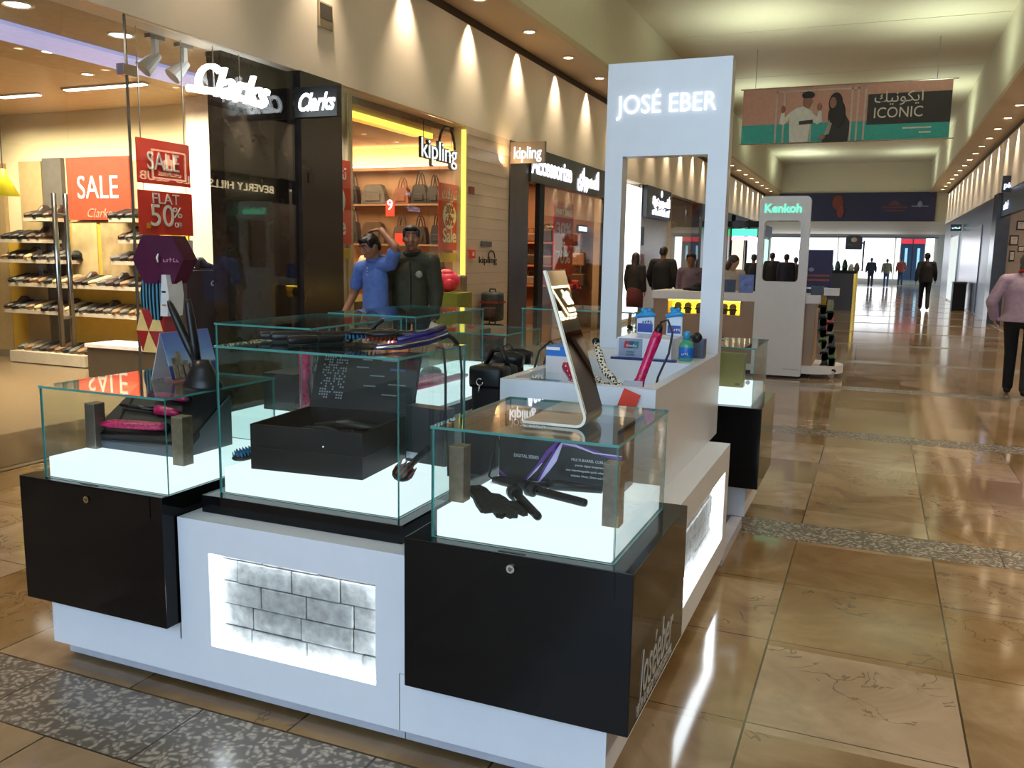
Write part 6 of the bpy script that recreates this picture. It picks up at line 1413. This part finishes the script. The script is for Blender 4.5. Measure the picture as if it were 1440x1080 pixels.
t = thing('kiosk_counter', 'dark brown kiosk counter with gold corner posts down the mall', 'counter', (-1.3, 28.8, 0))
box('counter_body', mat('wenge', '#2a1c18', .35, var=.2, scale=4), (-1.9, -.62, 28.2, 31.2, .0, 1.12), t); box('counter_top', M_blacksatin, (-1.95, -.55, 28.15, 31.25, 1.12, 1.19), t)
M_gold = mat('polished_gold', '#c79a3c', .2, .9)
for y in (28.2, 31.15): b = MB(); b.box(-.63, -.56, y, y+.07, 0, 1.15); b.build('corner_post', M_gold, t)
for k, (px, h, cc) in enumerate(((1169, .2, '#c8d0d0'), (1178, .3, '#3c6a6c'), (1188, .35, '#20443f'), (1197, .22, '#d0d0c8'), (1205, .25, '#7a6a58'))):
    p = gY(px, 375, 28.5); b = MB(); b.lathe([(.07, 0), (.085, h*.4), (.06, h*.75), (.03, h)], (p.x, 28.5, 1.191), 12)
    tag(b.build('perfume_bottle', mat('perf_'+cc[1:], cc, .15), smooth=True), ['leftmost pale', 'dark teal', 'tallest green', 'pale cream', 'rightmost brown'][k]+' bottle on the dark brown kiosk with gold posts', 'bottle', 'bottles on the dark brown kiosk')
t = thing('pole_sign', 'dark rounded sign with a pale emblem on a pole at the dark brown kiosk', 'sign', (-.7, 28.4, 1.19))
a, c = gY(1190, 331, 28.4), gY(1212, 351, 28.4)
b = MB(); b.prism(rrect(a.x, c.x, c.z, a.z, .12, rb=.03), 'y', 28.38, 28.44); b.build('sign_board', mat('sign_violet', '#231a2c', .4), t)
b = MB(); b.sph(((a.x+c.x)/2, 28.375, (a.z+c.z)/2+.08), (.09, .01, .07), 10); b.build('emblem', mat('print_cream', '#d8c8a0', .5), t); strokes('lettering', ((a.x+c.x)/2, 28.375, (a.z+c.z)/2-.06), (1, 0, 0), .36, .06, mat('print_gold', '#a8863c', .5), t)
b = MB(); b.cyl((c.x+.05, 28.41, 1.191), (c.x+.05, 28.41, a.z-.15), .025, n=10); b.box(c.x, c.x+.07, 28.40, 28.42, a.z-.25, a.z-.2); b.build('pole', M_blackplastic, t)
# dark hanging sign and green sign beyond the tower on the left side
t = thing('projecting_sign', 'black oval projecting sign far along the left shops, just right of the white tower', 'sign', (-4.4, 28, 2.5))
a, c = gY(1024, 310, 28), gY(1053, 322, 28); b = MB(); b.cyl(((a.x+c.x)/2, 28, (a.z+c.z)/2), ((a.x+c.x)/2, 28.1, (a.z+c.z)/2), 1, n=28)
for v in b.b.verts: v.co.x = (a.x+c.x)/2+(v.co.x-(a.x+c.x)/2)*(c.x-a.x)/2; v.co.z = (a.z+c.z)/2+(v.co.z-(a.z+c.z)/2)*(a.z-c.z)/2
b.build('oval_board', M_black, t); box('sign_arm', M_blacksatin, (XL, c.x+.45, 28.02, 28.08, c.z+.05, a.z-.02), t)
t = thing('lit_sign', 'small green lit sign seen between the two kiosk towers', 'sign', (-4.6, 34, 2.4)); a, c = gY(1049, 322, 34), gY(1064, 332, 34); box('sign_face', glow('green_lightbox', (.05, .7, .28, 1), 1.6), (XL, c.x, 34, 34.1, c.z, a.z), t); box('lower_strip', glow('pink_lightbox', (.95, .4, .5, 1), 1.2), (XL, c.x, 34, 34.1, c.z-.16, c.z-.02), t)
# ================================================================ PEOPLE
def remeshed(b, name, m, parent, vox, sm=6):
    bmesh.ops.recalc_face_normals(b.b, faces=b.b.faces)
    me = bpy.data.meshes.new(name+'_tmp'); b.b.to_mesh(me); b.b.free()
    o = bpy.data.objects.new(name+'_tmp', me); COL.objects.link(o)
    r = o.modifiers.new('r', 'REMESH'); r.mode = 'VOXEL'; r.voxel_size = vox
    s_ = o.modifiers.new('s', 'SMOOTH'); s_.factor = .5; s_.iterations = sm
    dg = bpy.context.evaluated_depsgraph_get(); dg.update()
    me2 = bpy.data.meshes.new_from_object(o.evaluated_get(dg)); bpy.data.objects.remove(o); bpy.data.meshes.remove(me)
    me2.name = name
    for p in me2.polygons: p.use_smooth = True
    me2.materials.clear(); me2.materials.append(m)
    q = bpy.data.objects.new(name, me2); COL.objects.link(q); q.parent = parent; WL[q] = WL[parent]
    return q
def V(*a): return Vector(a)
def cap(b, p0, p1, r0, r1, n=12):
    p0, p1 = Vector(p0), Vector(p1)
    b.cyl(p0, p1, r0, r1, n); b.sph(p0, r0*1.0, n); b.sph(p1, r1*1.0, n)
def hand(b, wrist, dirn, palm_n, side, curl=.35, sc_=1.0):
    """palm, four fingers and a thumb; palm_n is the palm's facing direction, side +1/-1 picks the thumb's side"""
    d = Vector(dirn).normalized(); n = Vector(palm_n).normalized(); n = (n-d*n.dot(d)).normalized(); s_ = d.cross(n)*side
    c = wrist+d*.045*sc_
    b.sph(c, (.045*sc_, .038*sc_, .016*sc_), 12, Matrix((d, s_, n)).transposed())
    for i, (off, L_) in enumerate(((.027, .066), (.009, .075), (-.009, .07), (-.026, .055))):
        k0 = wrist+(d*.08+s_*off)*sc_; k1 = k0+(d*math.cos(curl*.6)+n*math.sin(curl*.6))*L_*.5*sc_; k2 = k1+(d*math.cos(curl*1.8)+n*math.sin(curl*1.8))*L_*.5*sc_
        cap(b, k0-d*.02*sc_, k1, .0095*sc_, .009*sc_, 8); cap(b, k1, k2, .009*sc_, .0075*sc_, 8)
    t0 = wrist+(d*.025+s_*.03)*sc_; t1 = t0+(d*.6+s_*.75+n*.25).normalized()*.04*sc_; t2 = t1+(d*.9+s_*.3+n*.3).normalized()*.03*sc_
    cap(b, t0, t1, .012*sc_, .0105*sc_, 8); cap(b, t1, t2, .0105*sc_, .008*sc_, 8)
SK = {'tan': mat('skin_tan', '#8f6248', .5, var=.05), 'pale': mat('skin_pale', '#b48a72', .5, var=.05), 'brown': mat('skin_brown', '#7a5038', .5, var=.05)}
M_hair = mat('hair_black', '#0f0b0a', .5, var=.3, scale=60); M_hairbrown = mat('hair_brown', '#2a1a14', .5, var=.3, scale=60); M_hairgrey = mat('hair_grey', '#4a4440', .6, var=.3, scale=60)
def person(label, loc, rz, H=1.75, skin='tan', top=None, bottom=None, shoes=M_blacksatin, hair=M_hair, hairstyle='short', pose=None, vox=.014, sleeve='long', bulk=1.0, skirt=None, face=False, head_rot=(0, 0), group=None, jacket_z=.84, collar=None, legs=True, lean=0, hipbulk=1.0):
    t = thing('person', label, 'person', loc, group, rz)
    t.scale = (H/1.75,)*3
    J = dict(neck=V(0, .0, 1.46), head=V(0, -.01, 1.625), sL=V(.185, 0, 1.41), sR=V(-.185, 0, 1.41), eL=V(.225, .02, 1.13), eR=V(-.225, .02, 1.13), wL=V(.225, -.05, .88), wR=V(-.225, -.05, .88),
             hL=V(.09, 0, .92), hR=V(-.09, 0, .92), kL=V(.10, -.02, .50), kR=V(-.10, -.02, .50), aL=V(.10, .02, .085), aR=V(-.10, .02, .085), dL=None, dR=None, pelvis=V(0, 0, .95), chest=V(0, .0, 1.26), nL=V(-1, 0, 0), nR=V(1, 0, 0), fL=V(.01, -1, 0), fR=V(-.01, -1, 0))
    J.update(pose or {})
    HR = (Matrix.Rotation(head_rot[1], 3, 'Z') @ Matrix.Rotation(head_rot[0], 3, 'X'))
    hd = J['head']
    def hp(x, y, z): return hd+HR@V(x, y, z)
    near = vox < .010
    # ---- body: one continuous surface
    b = MB()
    b.sph(hd, (.076, .095, .112), 18, HR); b.sph(hp(0, -.03, -.055), (.058, .062, .062), 14, HR)
    cap(b, hp(0, -.055, -.095), hp(0, -.05, -.085), .028, .03)
    if near:
        cap(b, hp(0, -.093, .02), hp(0, -.112, -.028), .011, .016, 10); b.sph(hp(.014, -.098, -.03), .011, 8); b.sph(hp(-.014, -.098, -.03), .011, 8)
        for s_ in (-1, 1): b.sph(hp(.031*s_, -.083, .035), (.026, .014, .009), 10, HR); b.sph(hp(.042*s_, -.07, -.02), (.022, .02, .024), 10, HR)
        b.sph(hp(0, -.09, -.063), (.026, .012, .009), 10, HR)
    for s_ in (-1, 1): b.sph(hp(.078*s_, .005, -.005), (.012, .024, .034), 10, HR)
    cap(b, J['neck']+V(0, .01, -.05), hp(0, .015, -.08), .062, .054)
    b.sph(J['chest'], (.15*bulk, .10*bulk, .20), 16); b.sph((J['chest']+J['pelvis'])/2, (.135*bulk, .095*bulk, .18), 14); b.sph(J['pelvis'], (.15*hipbulk, .105, .12), 14)
    cap(b, J['sL']-V(.03, 0, 0), J['sR']+V(.03, 0, 0), .06, .06)
    for s_ in 'LR':
        cap(b, J['s'+s_], J['e'+s_], .050, .042); cap(b, J['e'+s_], J['w'+s_], .042, .029)
        dd = J['d'+s_] or (J['w'+s_]-J['e'+s_]); hand(b, J['w'+s_], dd, J['n'+s_], (-1 if s_ == 'R' else 1), .4, 1.0)
        if legs:
            cap(b, J['h'+s_], J['k'+s_], .078, .052); cap(b, J['k'+s_], J['a'+s_], .052, .036)
            cap(b, J['a'+s_]+V(0, 0, -.04), J['a'+s_]+J['f'+s_].normalized()*.13+V(0, 0, -.055), .032, .026)
    remeshed(b, 'body', SK[skin], t, vox if near else vox*.75, 3 if near else 4)
    if face:
        for s_ in (-1, 1):
            b = MB(); b.sph(hp(.031*s_, -.0845, .018), (.0135, .007, .0065), 10, HR); e = b.build('eye', mat('eye_white', '#b9a9a0', .2), t, local=True, smooth=True)
            b = MB(); b.sph(hp(.031*s_, -.0905, .018), (.0062, .003, .006), 10, HR); b.build('iris', mat('iris_dark', '#140c08', .15), e, local=True, smooth=True)
            b = MB(); b.tube([hp(.012*s_, -.098, .043), hp(.032*s_, -.097, .049), hp(.052*s_, -.083, .043)], .0055, 6, [.005, .006, .003]); b.build('eyebrow', M_hair, t, local=True, smooth=True)
        b = MB(); b.tube([hp(-.026, -.088, -.063), hp(0, -.1015, -.0615), hp(.026, -.088, -.063)], .005, 8, [.002, .0065, .002]); b.build('mouth', mat('lips', '#6a3a34', .45), t, local=True, smooth=True)
    # ---- hair
    b = MB()
    if hairstyle == 'short':
        b.sph(hp(0, .018, .038), (.085, .092, .088), 16, HR); b.sph(hp(0, .05, -.01), (.078, .06, .07), 14, HR); b.sph(hp(0, -.05, .088), (.062, .045, .03), 12, HR)
        for s_ in (-1, 1): b.sph(hp(.066*s_, -.025, .045), (.018, .04, .05), 10, HR)
    elif hairstyle == 'long':
        b.sph(hp(0, .02, .03), (.09, .10, .10), 16, HR); b.sph(hp(0, .06, -.07), (.09, .055, .14), 14, HR); b.sph(hp(0, .085, -.24), (.085, .045, .16), 14, HR); 
        for s_ in (-1, 1): b.sph(hp(.072*s_, .02, -.08), (.026, .05, .13), 10, HR)
    elif hairstyle == 'scarf':
        b.sph(hp(0, .015, .02), (.092, .105, .115), 16, HR); b.sph(hp(0, .03, -.12), (.10, .09, .10), 14, HR); b.sph(hp(0, .05, -.22), (.15, .10, .09), 14, HR)
    elif hairstyle == 'bob':
        b.sph(hp(0, .02, .025), (.095, .105, .105), 16, HR); b.sph(hp(0, .055, -.06), (.092, .06, .09), 14, HR)
    remeshed(b, 'headscarf' if hairstyle == 'scarf' else 'hair', hair, t, vox if near else vox*.8, 3)
    # ---- clothes
    if top:
        b = MB(); g = {'jacket': .024, 'short': .012}.get(sleeve, .018)
        c, p = J['chest'], J['pelvis']; lo = V(p.x, p.y, jacket_z)
        b.sph(c+V(0, 0, .01), (.15*bulk+g, .10*bulk+g, .20+g*.3), 18); mid = (c+p)/2
        b.sph(mid, (.145*bulk+g, .10*bulk+g, .2), 16); 
        n = 20; rings = []
        for (ct, rx, ry) in ((lo, .152*bulk*hipbulk+g, .105*bulk+g), ((lo+mid)/2, .152*bulk+g, .105*bulk+g), (mid, .150*bulk+g, .10*bulk+g), (c, .15*bulk+g, .095*bulk+g)):
            rings.append([b.b.verts.new(ct+V(rx*math.cos(2*PI*k/n), ry*math.sin(2*PI*k/n), 0)) for k in range(n)])
        for a_, q in zip(rings, rings[1:]):
            for k in range(n): b._f([a_[k], a_[(k+1) % n], q[(k+1) % n], q[k]])
        b._f(rings[0][::-1]); b._f(rings[-1])
        cap(b, J['sL']-V(.03, 0, 0), J['sR']+V(.03, 0, 0), .062+g*.8, .062+g*.8)
        cap(b, J['neck']+V(.06, .01, -.03), J['sL']-V(.02, 0, -.01), .05+g*.5, .055+g*.5); cap(b, J['neck']+V(-.06, .01, -.03), J['sR']-V(-.02, 0, -.01), .05+g*.5, .055+g*.5)
        for s_ in 'LR':
            if sleeve in ('long', 'jacket'):
                cap(b, J['s'+s_], J['e'+s_], .055+g, .046+g); cap(b, J['e'+s_], J['e'+s_].lerp(J['w'+s_], .93), .046+g, .034+g*.8)
            else: cap(b, J['s'+s_], J['s'+s_].lerp(J['e'+s_], .62), .055+g, .054+g)
        remeshed(b, 'jacket' if sleeve == 'jacket' else 'shirt', top, t, vox, 5)
    if collar:
        b = MB(); b.tube([J['neck']+V(.078*math.cos(2*PI*k/16), .01+.078*math.sin(2*PI*k/16), .03+.022*math.sin(2*PI*k/16)) for k in range(17)], .022, 8); remeshed(b, 'collar', collar, t, vox, 2)
    if bottom and legs:
        b = MB(); p = J['pelvis']; b.sph(p+V(0, 0, .0), (.165*hipbulk, .125, .13), 16)
        for s_ in 'LR':
            cap(b, J['h'+s_], J['k'+s_], .094, .070); cap(b, J['k'+s_], J['a'+s_]+V(0, 0, .0), .070, .060)
        remeshed(b, 'trousers', bottom, t, vox, 4)
    if skirt:
        b = MB(); b.lathe([(.13, 1.02), (.18, .90), (.20, .7), (.19, .50), (.17, .5)], (0, 0, 0), 22, 1.05*hipbulk, .85); b.build('skirt', skirt, t, local=True, smooth=True)
    if legs:
        for s_ in 'LR':
            b = MB(); f = J['f'+s_].normalized(); a_ = V(J['a'+s_].x, J['a'+s_].y, J['a'+s_].z)
            cap(b, a_-f*.03+V(0, 0, -.045), a_+f*.06+V(0, 0, -.048), .042, .045); cap(b, a_+f*.06+V(0, 0, -.048), a_+f*.15+V(0, 0, -.057), .045, .030); b.sph(a_+V(0, 0, -.015), .042)
            remeshed(b, 'shoe', shoes, t, vox, 2)
    return t
cloth = lambda nm, c: mat(nm, c, .85, var=.12, scale=25)
# --- two men before the bag shop
g = gZ(585, 400, 0); 
def at_depth(px, d): r = ray(px, 400); v = r*d; return V(v.x, v.y, 0)
lo = at_depth(579, 8.25)
P_ol = dict(eL=V(.235, .03, 1.13), wL=V(.225, -.05, .89), eR=V(-.235, .03, 1.13), wR=V(-.215, -.06, .89), dL=V(-.05, -.2, -1), dR=V(.05, -.2, -1), sL=V(.19, 0, 1.415), sR=V(-.19, 0, 1.415))
man = person('man in an olive bomber jacket facing the kiosk before the red sale banner', lo, math.radians(22), 1.77, 'tan', cloth('olive_cloth', '#38382a'), cloth('dark_trousers', '#26262a'), pose=P_ol, vox=.0075, sleeve='jacket', face=True, bulk=.88, jacket_z=.86, collar=cloth('dark_collar', '#17181a'), head_rot=(.03, math.radians(4)))
b = MB(); b.tube([V(0, -.136, .87), V(0, -.136, 1.0), V(0, -.136, 1.15), V(0, -.136, 1.3), V(0, -.118, 1.40)], .007, 6); b.build('zip', mat('zip_dark', '#1d1d18', .4), man, local=True)
b = MB(); b.sph(V(.085, -.128, 1.29), (.034, .010, .034), 12); b.build('chest_badge', mat('badge_grey', '#8a8a80', .5, var=.5, scale=80), man, local=True, smooth=True)
b = MB()
n = 20; R0 = [V((.172)*math.cos(2*PI*k/n), (.138)*math.sin(2*PI*k/n), .852) for k in range(n+1)]; b.tube(R0, .018, 6); b.build('waistband', cloth('dark_collar', '#17181a'), man, local=True, smooth=True)
hp_ = lo+Matrix.Rotation(math.radians(22), 3, 'Z')@(V(.215, -.12, .80)*1.01)
b = MB(); b.box(-.035, .035, -.003, .003, -.045, .045, bev=.001, rot=Matrix.Rotation(.4, 3, 'Y')@Matrix.Rotation(.3, 3, 'Z'), at=hp_); tag(b.build('paper_cup_sleeve', mat('paper_white', '#d8d4cc', .5)), 'small white printed card held in the hand of the man in olive', 'card')
bpy.data.objects['paper_cup_sleeve'].name = 'printed_card'
lo = at_depth(528, 8.0)
P_po = dict(head=V(-.02, -.05, 1.60), sL=V(.185, 0, 1.44), eL=V(.285, -.05, 1.60), wL=V(.10, -.03, 1.755), dL=V(-.9, .0, .05), nL=V(0, -.05, -1), eR=V(-.27, -.0, 1.14), wR=V(-.33, -.12, .90), dR=V(-.15, -.35, -1), sR=V(-.185, 0, 1.395))
man2 = person('man in a blue polo shirt looking down with one hand on his head', lo, math.radians(-8), 1.70, 'tan', cloth('polo_blue', '#4d6bb0'), cloth('khaki_trousers', '#6a5a48'), pose=P_po, vox=.0075, sleeve='short', face=True, bulk=.86, jacket_z=.88, collar=cloth('polo_collar', '#46629f'), head_rot=(.42, math.radians(-14)))
b = MB()
for k in range(3): b.sph(V(0, -.118-.004*k, 1.40-.03*k), .005, 8)
b.build('placket_button', M_signwhite, man2, local=True)
# --- shoppers seen through the tower window
def behind(px, d): return at_depth(px, d)
person('woman in a black top and wine red skirt seen from behind through the tower window', behind(893, 18), math.radians(165), 1.60, 'tan', cloth('black_top', '#0f0e10'), None, hair=M_hairbrown, hairstyle='long', skirt=cloth('wine_skirt', '#4a161a'), vox=.016, sleeve='long', bulk=1.1)
person('broad man in a black jacket seen from behind through the tower window', behind(931, 18.3), math.radians(172), 1.74, 'brown', cloth('black_jacket', '#0c0c0e'), cloth('brown_trousers', '#4a3c2e'), vox=.016, sleeve='jacket', bulk=1.28, pose=dict(eL=V(.30, .02, 1.13), eR=V(-.30, .02, 1.13), sL=V(.22, 0, 1.41), sR=V(-.22, 0, 1.41), wL=V(.27, -.08, .90), wR=V(-.27, -.08, .90)))
person('seller in a dull mauve top behind the left end of the oak counter', behind(971, 13.6), math.radians(-15), 1.60, 'brown', cloth('mauve_top', '#6a5660'), cloth('dark_trousers', '#26262a'), vox=.014, bulk=.95, head_rot=(.25, .3))
person('woman in a white blouse with long dark hair standing behind the oak counter', behind(1028, 13.5), math.radians(35), 1.58, 'pale', cloth('white_blouse', '#b9ada2'), cloth('dark_trousers', '#26262a'), hair=M_hairbrown, hairstyle='long', vox=.014, bulk=1.05, head_rot=(.5, .6), pose=dict(head=V(.0, -.06, 1.60)))
# --- down the mall
walkA = dict(kL=V(.09, -.10, .52), aL=V(.09, -.16, .10), kR=V(-.09, .02, .50), aR=V(-.09, .22, .12), eL=V(.25, .08, 1.14), wL=V(.27, .10, .90), eR=V(-.25, -.02, 1.14), wR=V(-.27, -.14, .92))
fz = gZ(1298, 436, 0)
person('stout man in dark grey jacket and black trousers walking away down the mall', fz, PI, 1.80, 'brown', cloth('charcoal_jacket', '#1f1e20'), cloth('black_trousers', '#0e0e10'), vox=.016, sleeve='jacket', bulk=1.15, pose=walkA)
fp = gZ(1424, 557, 0); 
person('stout woman in a pale mauve jumper and black trousers at the right edge', fp+V(.02, 0, 0), math.radians(172), 1.65, 'pale', cloth('mauve_jumper', '#a58c9c'), cloth('black_trousers', '#0e0e10'), hair=M_hairgrey, hairstyle='bob', vox=.011, sleeve='jacket', bulk=1.25, hipbulk=1.3, jacket_z=.90, collar=cloth('red_collar', '#b01c22'), pose=dict(walkA, sL=V(.215, 0, 1.39), sR=V(-.215, 0, 1.39), eR=V(-.34, .02, 1.13), eL=V(.34, .02, 1.13), wR=V(-.30, -.12, .95), wL=V(.30, -.08, .93), hL=V(.11, 0, .92), hR=V(-.11, 0, .92), head=V(0, -.06, 1.60)))
far = [(1223, 404, 1.70, '#141218', '#0e0e12', 'person all in black at the far end, leftmost of the far walkers', 0),
       (1245, 404, 1.66, '#6a6044', '#3a4660', 'person in a tan coat at the far end of the mall', 0), (1265, 402, 1.74, '#7a3320', '#2a2c3a', 'person in a rust red jacket at the far end of the mall', 0),
       (1281, 398, 1.70, '#161620', '#111116', 'person in black close to the stout walker at the far end', 0)]
for px, py, h_, c1, c2, lab, r_ in far:
    g = gZ(px, py, 0); person(lab, g, PI, h_, 'brown', cloth('cl_'+c1[1:], c1), cloth('cl_'+c2[1:], c2), vox=.022, sleeve='jacket', bulk=1.1, pose=walkA)
for px, d, h_, c1, lab in ((1084, 27, 1.72, '#121216', 'dark figure walking away seen in the left of the grey tower window'), (1104, 26, 1.68, '#16182a', 'dark blue-clad figure seen in the middle of the grey tower window'), (1058, 24, 1.65, '#101014', 'dark figure between the two kiosk towers'), (1117, 30, 1.6, '#3a2a26', 'brown-clad figure at the right of the grey tower window')):
    person(lab, at_depth(px, d), PI, h_, 'brown', cloth('cl_'+c1[1:], c1), cloth('black_trousers', '#0e0e10'), vox=.022, sleeve='jacket', bulk=1.1)
